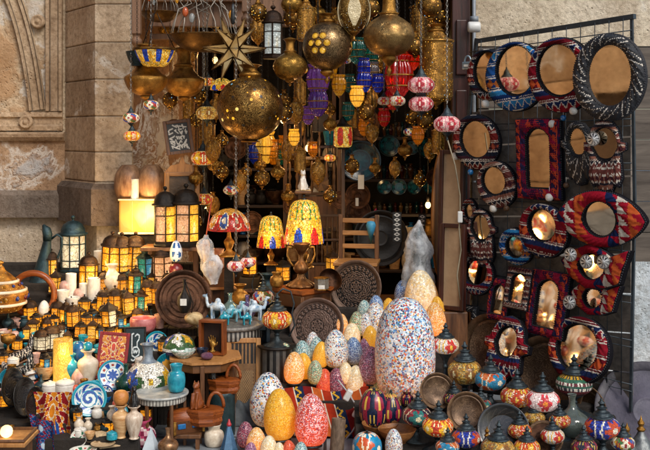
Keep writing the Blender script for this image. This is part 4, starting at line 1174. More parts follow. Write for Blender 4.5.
r = make('candle', b_ves('candle', 'cyl', ALABW), 'white pillar candle on the glowing alabaster block', 'candle'); setT(r, ((134 - 325) * 5.84 / F, 5.86, zb1), (0, 0, 0), (.058, .058, .11))
lt = bpy.data.lights.new('block_glow', 'POINT'); lt.energy = 7; lt.color = (1, .62, .22); lt.shadow_soft_size = .05
lo = bpy.data.objects.new('block_glow', lt); COL.objects.link(lo); lo.location = ((141 - 325) * 5.7 / F, 5.72, zb0 + .1)

# ewer
Y_, z_ = 5.85, left(46, 288).z
def b_ewer():
    r = empty('ewer')
    part(r, 'body', MB().lathe(smooth_prof([(0, 0), (.2, 0), (.21, .03), (.16, .2), (.1, .5), (.07, .7), (.06, .8), (.075, .83), (.04, .84)], 4), 28), TEALMETAL)
    part(r, 'spout', MB().tube([(.0, 0, .76), (-.01, 0, .86), (-.04, 0, .93), (-.1, 0, 1.0)], [.068, .075, .07, .02], 14), TEALMETAL)
    part(r, 'handle', MB().tube([(.06, 0, .8), (.14, 0, .88), (.22, 0, .84), (.24, 0, .7), (.2, 0, .52), (.12, 0, .36)], .018, 8), TEALMETAL)
    return r
setT(make('ewer', b_ewer, 'dark blue-green metal ewer with curved handle against the wall', 'ewer'), ((43 - 325) * Y_ / F, Y_ - .05, z_), (0, math.radians(8), 0), .37)

# jewelled dome lamp at the frame edge
def b_jewel():
    r = empty('jewelled_lamp')
    part(r, 'body', MB().lathe(smooth_prof([(0, 0), (.3, 0), (.42, .1), (.5, .3), (.5, .36), (.44, .42), (.3, .58), (.2, .68), (.1, .76), (.06, .84), (0, .86)], 4), 48), m_brass('lit_cane_brass', '5a3008', 'd09030', 9, .4, .5, holes=26.0, holeem=1.0))
    for z, rad in ((.16, .47), (.4, .475), (.56, .33)): part(r, 'cream_band', MB().lathe([(rad - .02, z - .03), (rad + .015, z - .02), (rad + .015, z + .02), (rad - .02, z + .03)], 48), ALAB)
    for k in range(14):
        a = 2 * PI * k / 14; c = ('1a3f9a', '7a1420', 'c88a1a')[k % 3]
        part(r, 'gem', MB().sphere((.49 * math.cos(a), .49 * math.sin(a), .28), .05, 12, 8, sc_=(.8, .8, 1)), m_glass('gem_' + c, c, .15))
        part(r, 'gem', MB().sphere((.385 * math.cos(a), .385 * math.sin(a), .5), .03, 10, 8), m_glass('gem_' + c, c, .15))
    part(r, 'knob', MB().lathe(smooth_prof([(.07, .83), (.04, .87), (.07, .9), (.04, .94), (0, .95)], 3), 14), BRASS)
    return r
setT(make('jewel', b_jewel, 'big lit cane coloured dome lamp set with blue and red gems', 'lamp'), (P(0, 300, 5.3).x, 5.3, left(3, 303).z), (0, 0, .3), 54 * 5.3 / F)

hoop = thing('wooden_hoop', 'brown wooden hoop standing behind the lone amber lantern', 'hoop', tuple(left(32, 318)))
part(hoop, 'ring', MB().tube([(.115 * math.cos(a), .02, .115 + .115 * math.sin(a)) for a in (2 * PI * k / 32 for k in range(32))], .017, 10, closed=True), WOODR)

S = lambda kind, px, py, h, lab, cat, key=None, mat=None, grp=None, **k: stand(key or kind + str(mat.name if mat else ''), b_ves(k.pop('nm', cat), kind, mat), px, py, h, lab, cat.replace('_', ' '), grp, **k)
for a in [
 ('cyl', 99, 268, 20, 'white alabaster cylinder beside the slim amber lantern', 'candle_holder', ALABW), ('cyl', 71, 298, 20, 'white alabaster cylinder above the stone cups', 'candle_holder', ALABW),
 ('cyl', 84, 302, 18, 'short white alabaster cylinder next to a tilted one', 'candle_holder', ALABW), ('cyl', 94, 303, 24, 'tallest white alabaster cylinder below the slim lantern', 'candle_holder', ALABW),
 ('vase', 112, 294, 30, 'tulip shaped alabaster vase lit warm by the lanterns', 'vase', ALAB), ('cup', 63, 308, 14, 'white stone cup at the edge of the lantern cluster', 'cup', ALABW), ('cup', 73, 311, 15, 'white stone cup next to the tiny dark lantern', 'cup', ALABW),
 ('egg', 44, 320, 16, 'white polished egg stone in front of the wooden hoop', 'egg', ALABW), ('ball', 80, 299, 14, 'blush stone ball among the white cylinders', 'ball', PINKW), ('ball', 66, 296, 14, 'blush stone ball behind the white cups', 'ball', PINKW),
 ('cyl', 63, 381, 38, 'glowing yellow alabaster cylinder lamp', 'lamp', m_pane('lit_cylinder', 'ffbc48', 1.45, 'ffe89a', 4)),
 ('vase', 71, 380, 25, 'turquoise vase beside the glowing cylinder', 'vase', TEAL), ('amphora', 88, 386, 38, 'tall pale alabaster vase with a turquoise ball on it', 'vase', ALAB), ('barrel', 80, 388, 20, 'blush stone jar between turquoise and alabaster vases', 'jar', PINKW),
 ('barrel', 80, 362, 20, 'small dark blue jar behind the turquoise vase', 'jar', BLUE), ('ball', 77, 352, 11, 'turquoise bead ball over the dark blue jar', 'ball', TEAL),
 ('box', 37, 398, 13, 'white stone trinket box, smallest of the three above the cloths', 'trinket_box', ALABW), ('box', 50, 396, 16, 'white stone trinket box in the middle of the three', 'trinket_box', ALABW), ('box', 65, 395, 19, 'largest white stone trinket box by the blue plate', 'trinket_box', ALABW),
 ('bowl', 47, 387, 11, 'turquoise bowl on the white stone boxes', 'bowl', TEAL), ('bowl', 34, 389, 11, 'coral red bowl beside the turquoise bowl', 'bowl', CORAL), ('ball', 36, 379, 8, 'cobalt blue ball sitting over the coral bowl', 'ball', BLUE), ('ball', 23, 381, 7, 'coral ball beside the silver slipper', 'ball', CORAL), ('ball', 28, 380, 7, 'small white ball next to the coral one', 'ball', ALABW),
 ('bowl', 45, 383, 20, 'amber onyx bowl under the dark lantern', 'bowl', ALABP),
 ('bowl', 5, 338, 13, 'blush stone bowl at the frame edge', 'bowl', PINKW), ('box', 15, 326, 12, 'pale stone box behind the blush bowls', 'trinket_box', PINKW), ('bowl', 20, 330, 10, 'small blush bowl below the hoop', 'bowl', PINKW),
 ('ball', 7, 345, 8, 'turquoise ball near the blush bowl', 'ball', TEAL), ('ball', 23, 343, 9, 'turquoise ball beside the small square lantern', 'ball', TEAL), ('ball', 15, 344, 9, 'pale ball between two turquoise balls', 'ball', PINKW), ('ball', 5, 358, 8, 'turquoise ball by the upper silver slipper', 'ball', TEAL), ('bowl', 28, 349, 9, 'turquoise bowl near the pale lanterns', 'bowl', TEAL),
 ('onion', 126, 392, 28, 'dark green glass vase between plate and flower vase', 'vase', m_plain('bottle_green', '06231c', '12463a', 5, .15, 0, .05, spec=.7)),
 ('goblet', 143, 346, 30, 'pink stone goblet behind the black sign', 'goblet', m_plain('pink_stone', '9c4a4a', 'c8807c', 5, .3, 0, .05)),
 ('jar', 97, 418, 12, 'small white jar on the grey stone step', 'jar', ALABW), ('bowl', 108, 415, 13, 'dark teal bowl beside the white jar', 'bowl', m_plain('dark_teal', '0a3038', '1b5560', 5, .25, 0, .05)),
 ('amphora', 121, 438, 33, 'amber onyx vase behind the pale streaked one', 'vase', ALABP), ('amphora', 134, 443, 33, 'pale streaked onyx vase with the black cat on it', 'vase', m_plain('streaked_onyx', 'a58a74', 'e0d0bc', 3, .3, 0, .06, stretch=(5, 5, .7))),
 ('ball', 121, 408, 15, 'round wooden ball on the amber onyx vase', 'ball', m_wood('turned_wood', 'a8622a', 'd0904a', 5, 0, .3))]:
    S(a[0], a[1], a[2], a[3], a[4], a[5], mat=a[6])
def topple(label, **kw):
    o = next(o for o in COL.objects if o.get('label') == label)
    for k, v in kw.items(): setattr(o, k, v)
    return o
_r = topple('glowing yellow alabaster cylinder lamp'); _r.scale = (_r.scale.x * .6, _r.scale.y * .6, _r.scale.z)
for _l in ('white alabaster cylinder above the stone cups', 'white alabaster cylinder beside the slim amber lantern', 'short white alabaster cylinder next to a tilted one', 'tallest white alabaster cylinder below the slim lantern'):
    _r = topple(_l); _r.scale = (_r.scale.x * .62, _r.scale.y * .62, _r.scale.z)
def find(label): return next(o for o in COL.objects if o.get('label') == label)
def on(top, base, zfrac, dx=0.0):
    """set TOP on BASE at zfrac of the base's height"""
    a, b_ = find(top), find(base); a.location = (b_.location.x + dx, b_.location.y, b_.location.z + zfrac * b_.scale.z)
on('round wooden ball on the amber onyx vase', 'amber onyx vase behind the pale streaked one', .985)
r = stand('balltop', b_ves('ball', 'ball', TEAL), 88, 350, 9, 'turquoise ball balanced on the tall pale alabaster vase', 'ball'); on(r['label'], 'tall pale alabaster vase with a turquoise ball on it', .97)
r = stand('blackcat', b_cat(m_plain('black_stone', '070707', '1c1a1a', 8, .3)), 134, 410, 20, 'black stone cat seated on the streaked onyx vase', 'cat figure', yaw=20); on(r['label'], 'pale streaked onyx vase with the black cat on it', 1.0)
on('dark lantern with orange and blue panes on a white dish', 'amber onyx bowl under the dark lantern', .45)

# silver inlaid slippers
def b_slipper():
    r = empty('inlaid_slipper')
    def out(u, v):
        x = (u - .5); w_ = .2 * math.sin(PI * min(1, u * .9 + .08)) ** .6; a = PI * (v * 2)
        return (x, w_ * math.cos(a), .16 + .14 * math.sin(a) * (1 - .2 * u) + (.25 * max(0, u - .72) / .28) ** 1.6 * 3 + (.22 if u < .3 and math.sin(a) > 0 else 0) * (1 - u / .3))
    rr = random.Random(3); A_, B_ = hx('2c2e32'), hx('d4d0c8')
    part(r, 'upper', MB().grid(out, 44, 24, lambda u, v: B_ if abs(math.sin(u * 40 + 3 * math.sin(v * 30))) < .42 or u < .04 or rr.random() < .08 else A_), m_attr('silver_inlay', .35, .5, .2, 14, .4))
    part(r, 'sole', MB().lathe([(0, .0), (.5, 0), (.5, .03), (0, .03)], 32, sy=.36), WOODB)
    return r
for i, (px, py, s, yw, lab) in enumerate([(20, 362, .2, 35, 'upper silver and black inlaid slipper pointing up'), (22, 378, .2, -28, 'silver and black inlaid slipper lying across the lower edge'), (40, 372, .14, 20, 'small silver inlaid slipper beside the dark lantern')]):
    r = make('slip', b_slipper, lab, 'slipper', 'silver inlaid slippers'); setT(r, left(px, py), (0, math.radians(-18), math.radians(yw)), s)
# dark oval dishes
for i, (px, py, h, lab) in enumerate([(10, 408, 40, 'dark oval dish with painted fruit, front one of the stack'), (22, 416, 40, 'dark oval dish leaning behind the fruit painted one'), (33, 424, 36, 'dark oval dish closest to the patterned cloths')]):
    r = make('odish', b_plate('blackw'), lab, 'dish', 'dark oval dishes leaning in a stack')
    p = left(px, py); s = h * p.y / F; setT(r, (p.x, p.y + .01, p.z + s * .48), (math.radians(70), math.radians(20), math.radians(50)), (s * .7, s, s))
# lit tile lamp at the corner
p = onz(8, 436, .2); t = thing('tile_lamp', 'square wooden tray lamp with a lit bulb in the corner', 'lamp', (p.x, p.y, 0))
part(t, 'stand', MB().box((0, 0, .09), (.16, .16, .18), ch=.006), WOODB); part(t, 'tray', MB().box((0, 0, .19), (.2, .2, .018), ch=.004), WOODL)
part(t, 'bulb', MB().sphere((-.0, -.02, .225), .026, 12, 8), m_pane('bulb', 'ffd890', 5, 'fff0c0')); part(t, 'rim', MB().tube([(x, y, .205) for x, y in ((-.09, -.09), (.09, -.09), (.09, .09), (-.09, .09))], .008, 4, closed=True), WOODB)

# hanging patterned cloths in front of the stand
p = left(52, 396); X0, X1 = P(33, 400, 4.62).x, P(72, 400, 4.62).x
cloth('patterned_cloth', 'orange and red arabesque cloth with blue lozenge hanging below the stone boxes', 'cloth', lambda u, v: (lerp(X0, X1, u) + .03 * v * (1.2 - u) + .008 * math.sin(v * 6 + u * 3), 4.62 + (.014 * math.sin(u * 9 + 1) + .01 * math.sin(u * 17)) * (.3 + v) - .06 * v, .262 - .25 * v), lambda u, v: hx('1f4f9a') if abs(u - .62) * 1.7 + abs(v - .72) < .26 and math.sin(u * 60) > -.3 else arabesque('8f1a22', 'd9821f', 'd9821f', 'e8d6b0')(u, v * .75), nu=60, nv=80, loc=(0, 4.6, .15))
cloth('floral_cloth', 'blue and crimson floral cloth folded beside the orange one', 'cloth', lambda u, v: (lerp(P(29, 430, 4.5).x, P(52, 430, 4.5).x, u) + .02 * v, 4.5 + .015 * math.sin(u * 9 + v * 2), .175 - .165 * v + .04 * (.5 - u)), arabesque('1b3f7a', '8f1f3a', 'c8d6e0', '5f8fb8'), nu=50, nv=50, loc=(-1.3, 4.5, .05))
cloth('striped_cloth', 'red and cream striped cloth edge tucked behind the arabesque cloth', 'cloth', lambda u, v: (lerp(P(30, 410, 4.66).x, P(42, 410, 4.66).x, u) + .07 * v, 4.66, .26 - .2 * v), lambda u, v: hx('d8ccb8') if (u * 5) % 1 < .25 else hx('9c2a22') if (u * 5) % 1 < .7 else hx('23324a'), nu=30, nv=20, loc=(-1.3, 4.66, .1))
# plates on the left
for px, py, w_, st, lab, tl, yw in [(87, 401, 35, 'turq2', 'turquoise rimmed plate with a swirling blue bird beside the white jar', 14, 18), (111, 377, 30, 'turq', 'turquoise rimmed plate with a star flower under the red panel', 14, 12), (156, 345, 28, 'turq2', 'turquoise rimmed plate behind the mosaic flower vase', 16, -18), (166, 370, 24, 'sun', 'teal plate with an orange centre behind the turquoise vase', 12, 20)]:
    r = make('plate_' + st, b_plate(st), lab, 'plate'); p = left(px, py + w_ * .5); s = w_ * p.y / F
    setT(r, (p.x, p.y + .04, p.z + s * .5), lean(p, tl, yw), s)
t = thing('stone_step', 'grey stone block step under the turquoise bird plate', 'block', tuple(onz(95, 442, .0)))
part(t, 'block', MB().box((0, .1, .055), (.22, .2, .11), ch=.01), M_GREY)
for px, py, w_, lab, dsh in [(94, 447, 24, 'round beige coaster with a hieroglyph in front of the stone step', 0), (103, 452, 24, 'round beige coaster beside the square tile', 0)]:
    r = make('coaster', b_ves('coaster', 'bowl', m_plain('beige_clay', 'a88a66', 'd0b48c', 12, .6, 0, .3)), lab, 'coaster', 'beige coasters'); p = onz(px, py - 6, .06); s = w_ * p.y / F; setT(r, p, (0, 0, 0), (s, s, .02))
r = make('tile', lambda: frame_panel('clay_tile', 1, 1, .06, .1, m_plain('beige_clay', 'a88a66', 'd0b48c', 12, .6, 0, .3), strokes([[(.3, .3), (.5, .7), (.7, .3)], [(.3, .5), (.7, .5)]], .05, '7a5030', 'd8bd92')), 'square beige tile with a brown drawing propped before the onyx vases', 'tile')
p = onz(113, 447, .05); setT(r, p, (math.radians(-68), 0, math.radians(25)), .12)
r = make('plate_moss', b_plate('moss'), 'small patterned plate flat at the lower edge', 'plate'); p = onz(83, 452, .05); setT(r, p, (0, 0, 0), .12)
pouch = thing('beaded_pouch', 'pink and white floral beaded pouch beside the white pyramid', 'pouch', tuple(onz(142, 447, .02)))
part(pouch, 'bag', MB().sphere((0, 0, .05), .06, 24, 16, lambda u, v, r, z: [hx('b8486a'), hx('e6d8d0'), hx('d0a0a8'), hx('7a2440')][(int(u * 24) * 7 + int(v * 12) * 3) % 4], sc_=(1.1, .7, .95)), WOVEN); part(pouch, 'neck', MB().lathe([(.02, .09), (.03, .11), (.045, .13), (.02, .12)], 14, hx('b8486a')), WOVEN)
py_ = thing('stone_pyramid', 'pale blue-white stone pyramid between the pouch and the table leg', 'pyramid', tuple(onz(151, 449, .02)))
part(py_, 'block', MB().lathe([(0, 0), (.042, 0), (.042, .005), (0, .1)], 4, smooth=False, a0=.6), m_plain('blue_white_stone', '93a5b0', 'd6dee2', 6, .35, 0, .1))
S('onion', 168, 454, 26, 'bronze gourd shaped bottle in front of the low round table', 'bottle', mat=m_plain('bronze_gourd', '5a3a22', 'a8805a', 5, .3, .6, .1), z=.02)

# panels
r = make('redpanel', lambda: frame_panel('textile_panel', .56, 1, .04, .06, m_attr('red_stripe', .7), arabesque('b02a20', 'dd8a20', 'c83a20', 'e8d0a0')), 'orange and red arabesque panel with striped border behind the star flower plate', 'panel'); r.children[0].data.attributes['Col'].data.foreach_set('color', list(hx('8f2024')) * len(r.children[0].data.loops))
p = left(108, 388); setT(r, (p.x + .0, p.y + .02, p.z), (math.radians(-14), math.radians(6), math.radians(8)), .265)
r = make('sign', lambda: frame_panel('black_sign', .6, 1, .05, .05, BLACK, strokes([[(.32, .82), (.32, .3)], [(.32, .82), (.42, .84)], [(.32, .3), (.42, .42), (.6, .44), (.72, .34), (.7, .2), (.5, .12), (.34, .18), (.32, .3)], [(.6, .44), (.6, .58), (.7, .66), (.72, .78), (.6, .82), (.5, .76)], [(.4, .26), (.44, .34), (.48, .26), (.53, .34), (.58, .26), (.63, .33)], [(.3, .06), (.4, .02), (.5, .07), (.6, .02), (.7, .06)]], .024, 'd8e4e4', '0f2b30'), 54), 'small black sign with white lute drawing beside the pink goblet', 'sign')
p = left(135, 363); setT(r, p, (math.radians(-8), 0, math.radians(6)), .18)

# mosaic flower vases
def flowers(u, v, r, z):
    if v < .14: return hx('101a4a')
    if v < .23: return hx('e6e6e0')
    a = (u * 6) % 1 - .5; b_ = (v - .6) * 1.75; q = math.hypot(a, b_); k = int(u * 6) % 3; t = math.atan2(b_, a)
    if q < .1: return hx('e0b020')
    if q < .38 + .08 * math.cos(5 * t): return [hx('1f4fa8'), hx('ece8dc'), hx('d9a51a')][k]
    return hx('2a5a2a') if v < .7 else hx('efe9da')
def b_flowervase():
    r = empty('mosaic_vase')
    part(r, 'body', MB().lathe(smooth_prof([(0, 0), (.3, 0), (.42, .06), (.48, .2), (.46, .36), (.34, .52), (.2, .62)], 5), 64, flowers), m_tessera('flower_mosaic', None, 24.0, .05))
    part(r, 'neck', MB().lathe(smooth_prof([(.2, .615), (.13, .68), (.1, .8), (.12, .95), (.17, 1), (.13, .99), (.08, .85)], 4), 28), m_plain('slate_neck', '4a5460', '8a96a0', 6, .3))
    return r
stand('fvase', b_flowervase, 148, 391, 47, 'mosaic vase with blue white and yellow flowers and slate neck', 'vase')
def b_flowerdome():
    r = empty('dome_lamp'); part(r, 'shade', MB().lathe(smooth_prof([(.5, 0), (.5, .12), (.47, .26), (.38, .42), (.22, .52), (.06, .56), (0, .565)], 5), 72, flowers), m_tessera('flower_mosaic', None, 24.0, .05)); part(r, 'knob', MB().sphere((0, 0, .58), .04, 10, 8), IRON); return r
# ================================================================== tables and their goods
TOPG = m_plain('marbled_top', '6f7a80', 'c4c2b8', 5, .4, 0, .1)
def table_at(key, builder, px, pyt, z, wpx, lab, yaw=0):
    p = onz(px, pyt, z); s = wpx * p.y / F
    r = make(key, builder, lab, 'table'); setT(r, (p.x, p.y, 0), (0, 0, math.radians(yaw)), (s, s, z)); return r, p, s
tabA, pA, sA = table_at('tabA', b_table('coffee_table', 40, 1.0, TOPG, PAINT, WOODB, False, '7a7670', 'c8c4b8'), 161, 392, .25, 55, 'low round table with marbled top and pale inlaid apron under the turquoise vase')
tabB, pB, sB = table_at('tabB', b_table('coffee_table', 8, 1.0, WOODL, PAINT, WOODB, False, '6d4522', 'b98c50'), 205, 355, .36, 76, 'eight sided brass-brown table carrying the open wooden box', 10)
tabC, pC, sC = table_at('tabC', b_table('coffee_table', 48, 1.0, m_plain('inlaid_top', '4a4440', '8d8880', 30, .4, 0, .2), PAINT, BLACK, True, '2f2a28', 'a8a096'), 231, 322, .47, 72, 'round pedestal table with bone inlay carrying blue camels')
tabD, pD, sD = table_at('tabD', b_table('coffee_table', 4, 1.0, WOODR, PAINT, WOODB, False, '5a3418', '7a4a24'), 303, 287, .62, 62, 'dark wooden side table under the bronze urn', 45)
def ontab(tab, p, s, key, builder, dx, dy, h, lab, cat, yaw=0, group=None, z=None, rot=None):
    """dx, dy in table widths from its centre, h in metres"""
    r = make(key, builder, lab, cat, group)
    return setT(r, (p.x + dx * s, p.y + dy * s, (p.z if z is None else z) + .003), rot or (0, 0, math.radians(yaw)), h)
# table A
ontab(tabA, pA, sA, 'tvase', b_ves('vase', 'jar', TEAL), .28, .0, .125, 'turquoise jar standing on the low round table', 'vase').scale = (.09, .09, .125)
p = left(152, 394)
# table B
def b_openbox():
    r = empty('open_box'); w_, h_, d_ = .7, 1.0, .3
    for x in (-w_ / 2, w_ / 2): part(r, 'side_board', MB().box((x, 0, h_ / 2), (.07, d_, h_), ch=.01), WOODV)
    for z in (.035, h_ - .035): part(r, 'cross_board', MB().box((0, 0, z), (w_ - .07, d_ - .004, .07), ch=.01), WOODR)
    part(r, 'rear_board', MB().box((0, d_ / 2 - .02, h_ / 2), (w_ - .07, .03, h_ - .14)), m_wood('shadow_wood', '1c0f08', '3a1f10', 5, 2, .6))
    return r
ontab(tabB, pB, sB, 'obox', b_openbox, .1, .02, .17, 'open red wooden box with a small brass hand inside', 'box', -14)
def b_brasshand():
    r = empty('brass_hand'); m = MB()
    m.sphere((0, 0, .42), .2, 12, 8, sc_=(1, .5, 1.1)); m.lathe([(0, 0), (.2, 0), (.2, .04), (.1, .1), (.09, .3), (0, .3)], 12)
    for k, (x, L) in enumerate(((-.15, .36), (-.05, .46), (.05, .44), (.14, .34))): m.tube([(x, 0, .5), (x * 1.3, -.03, .5 + L * .6), (x * 1.4, -.1, .5 + L)], [.055, .048, .035], 8)
    m.tube([(.16, 0, .36), (.3, -.03, .46), (.32, -.06, .58)], [.06, .05, .035], 8)
    part(r, 'hand', remesh(m, 'hand', .025, 2), m_brass('gold', '7a5420', 'd8aa58', 7, .3)); return r
ontab(tabB, pB, sB, 'bhand', b_brasshand, .1, .01, .085, 'small gilded brass hand inside the open wooden box', 'hand figure', -20, None, pB.z + .014)
t = ontab(tabB, pB, sB, 'gdish', b_ves('glass_dish', 'bowl', m_tessera('pale_chips', ('d8e0dc', 'c4d4cc', 'e8ece4', 'a8c4b4'), 9, 0, '8d9a94')), -.26, -.18, .11, 'pale tiled glass dish in front of the open wooden box', 'dish', 0); t.scale = (.12, .09, .055)
t = ontab(tabB, pB, sB, 'geode', b_ves('geode', 'ball', m_plain('purple_crystal', '3a1c34', '8a5a78', 7, .3, 0, .6)), .06, -.3, .05, 'purple geode stone near the front of the eight sided table', 'geode')
t.scale = (.06, .045, .035)
ontab(tabB, pB, sB, 'bdish', b_ves('bowl', 'bowl', m_plain('navy_bowl', '0a1020', '1c2840', 5, .25, 0, .05)), -.02, -.12, .06, 'dark navy bowl between the tiled dish and the wooden box', 'bowl')
r = ontab(tabB, pB, sB, 'fdome', b_flowerdome, -.36, .12, .165, 'mosaic flower lamp shade behind the pale tiled dish', 'lamp shade')
# table C: camels
CAMB = m_attr('blue_camel', .2, 0, .1, 12, .05)
CAM = [b_camel(m_plain('camel_glaze_pale', '2a6f9a', 'dfe8ea', 4.2, .2, 0, .1, spec=.7)), b_camel(TEAL), b_camel(m_plain('camel_glaze_mix', '1f7f98', 'a8ccd0', 4.5, .2, 0, .1, spec=.7))]
for i, (dx, dy, h, k, yw, what) in enumerate([(-.2, .12, .105, 0, 160, 'pale blue and white camel ornament, tallest, facing the bronze shell'), (.02, -.06, .085, 2, 20, 'mixed turquoise camel ornament in the middle of the inlaid table'), (.14, .14, .09, 0, -30, 'pale blue and white camel ornament behind the turquoise ones'),
     (.33, .02, .1, 0, 25, 'pale blue and white camel ornament by the table edge near the red lamp'), (-.06, -.27, .065, 1, 10, 'little turquoise camel ornament at the front of the inlaid table'), (.24, -.26, .06, 1, 200, 'little turquoise camel ornament facing the pale camels')]):
    ontab(tabC, pC, sC, 'cam%d' % k, CAM[k], dx, dy, h * 1.3, what, 'camel ornament', yw, 'blue glazed camel ornaments')
r = ontab(tabC, pC, sC, 'shell', b_ves('shell', 'egg', m_brass('pale_shell', '8a6a3a', 'e8d0a0', 5, .35, .4)), -.38, -.16, .1, 'pale golden shell lying at the edge of the inlaid table', 'shell'); r.rotation_euler = (math.radians(80), 0, math.radians(-60)); r.location.z += .022
ontab(tabC, pC, sC, 'pbot', b_ves('bottle', 'onion', m_glass('mauve', '7a6aa0', .05)), .2, .3, .12, 'mauve glass bottle behind the pale camels', 'bottle')
ontab(tabC, pC, sC, 'pbot2', b_ves('bottle', 'onion', m_glass('clear_green', '8fb0a8', .05)), -.04, .3, .13, 'greenish glass bottle behind the middle camel', 'bottle')
ontab(tabC, pC, sC, 'cup2', b_ves('bowl', 'jar', TEALMETAL), -.28, .34, .07, 'dark teal jar behind the tallest camel', 'jar')
# table D: urn
def b_urn():
    r = empty('bronze_urn')
    part(r, 'body', MB().lathe(smooth_prof([(.1, .3), (.2, .34), (.26, .42), (.2, .52), (.1, .6), (.08, .72), (.2, .84), (.28, .95), (.3, 1.0), (.26, .99), (.1, .85)], 4), 36), m_brass('rosy_bronze', '4a2c18', 'a87848', 8, .36, .8, fili=8.0))
    part(r, 'foot', MB().lathe(smooth_prof([(0, .0), (.44, 0), (.45, .05), (.3, .12), (.14, .2), (.1, .3), (0, .31)], 3), 36, flute=8, amp=.08), m_brass('rosy_bronze', '4a2c18', 'a87848', 8, .36, .8, fili=8.0))
    for s_ in (-1, 1): part(r, 'handle', MB().tube([(s_ * .26, 0, .9), (s_ * .42, 0, .92), (s_ * .46, 0, .74), (s_ * .36, 0, .56), (s_ * .24, 0, .46)], .03, 8), BRASS)
    return r
ontab(tabD, pD, sD, 'urn', b_urn, -.03, .0, .235, 'rosy bronze two handled urn beneath the large stained glass lamp', 'urn', 0).scale = (.165, .165, .235)
def b_hexbox():
    r = empty('glass_box'); part(r, 'frame', MB().lathe([(.5, 0), (.5, .06), (.44, .06), (.44, .7), (.5, .7), (.5, .76), (0, .8)], 6, smooth=False), BRASS)
    part(r, 'glass', MB().lathe([(.45, .06), (.45, .7)], 6, smooth=False), m_glass('clear', 'b8b0a0', .03)); part(r, 'paper_label', MB().box((0, -.44, .2), (.4, .02, .24)), ALABW); return r
ontab(tabD, pD, sD, 'hexbox', b_hexbox, .3, -.3, .085, 'six sided glass box with a white paper label beside the urn', 'glass box', 0)
ontab(tabD, pD, sD, 'dbowl', b_ves('bowl', 'jar', BRASS), -.42, -.05, .08, 'small brass pot beside the urn', 'pot')
ontab(tabD, pD, sD, 'dbowl2', b_ves('bowl', 'bowl', COPPER), .36, .1, .13, 'copper bowl tipped behind the glass box', 'bowl').rotation_euler = (math.radians(60), 0, .4)

# stacked wooden boxes, cats and what they stand on
pj = onz(214, 446, .0); hj = .1
setT(make('ajar', b_ves('alabaster_jar', 'jar', ALAB), 'squat white alabaster jar on the paving under a wooden box', 'jar'), (pj.x, pj.y, 0), (0, 0, 0), .1)
setT(make('wbox', b_basket_box(0), 'front red wooden trinket box with arched handle on the alabaster jar', 'box', 'wooden trinket boxes'), (pj.x - .04, pj.y, .1), (0, 0, .15), .185)
r = make('wcat', b_cat(WOODV), 'reddish wooden cat sitting on the front trinket box', 'cat figure'); setT(r, (pj.x - .08, pj.y, .1 + .42 * .185), (0, 0, -.3), .13)
pt = onz(222, 434, .0)
setT(make('tin', b_ves('tin_jar', 'cyl', m_plain('green_tin', '14262a', '2c4448', 6, .35, .3, .2)), 'dark green tin drum on the paving behind the alabaster jar', 'drum'), (pt.x, pt.y, 0), (0, 0, 0), (.15, .15, .2))
setT(make('wbox', b_basket_box(0), 'rear red wooden trinket box on the dark green drum', 'box', 'wooden trinket boxes'), (pt.x + .012, pt.y, .2), (0, 0, -.1), .17)
r = make('blackcat', None, 'small black cat figure on the rear wooden trinket box', 'cat figure'); setT(r, (pt.x - .045, pt.y - .01, .2 + .42 * .17), (0, 0, .4), .08)
pc = onz(186, 446, .0)
st = thing('small_stool', 'dark little stool under the jewel chest', 'stool', (pc.x, pc.y, 0))
part(st, 'seat', MB().box((0, 0, .06), (.15, .12, .02), ch=.004), WOODB)
for x in (-.06, .06):
    for y in (-.045, .045): part(st, 'leg', MB().box((x, y, .025), (.018, .018, .05)), WOODB)
r = make('chest', b_chest, 'carved jewel chest with blue stones beside the alabaster jar', 'chest'); setT(r, (pc.x, pc.y, .071), (0, 0, math.radians(28)), .15)
# leaning inlaid screens and slate-blue panel beside the tables
def lattice(u, v):
    if v > .72 : return hx('120c08') if (u * 7) % 1 > .4 else hx('8a6238')
    if abs(u - .5) < .36 and .2 < v < .62: return hx('a8865a') if (int(u * 30) + int(v * 44)) % 2 else hx('5a3c20')
    return hx('7a5630')
r = make('screen', lambda: frame_panel('inlaid_screen', .42, 1, .05, .06, WOODL, lattice, 30), 'inlaid wooden lattice screen leaning behind the trinket boxes', 'screen'); p = onz(243, 404, .1); setT(r, (p.x, p.y + .02, p.z - .1), (math.radians(-7), 0, math.radians(4)), .42)
r = make('slate', lambda: frame_panel('dark_cabinet', .2, 1, .5, .04, m_plain('slate_paint', '26323a', '4c5c64', 8, .45), strokes([[(.5, .05), (.5, .95)]], .08, '70808a', '1c262c'), 16), 'narrow slate grey cabinet standing beside the lattice screen', 'cabinet'); p = onz(257, 418, .0); setT(r, (p.x, p.y + .14, 0), (0, 0, math.radians(10)), .46)
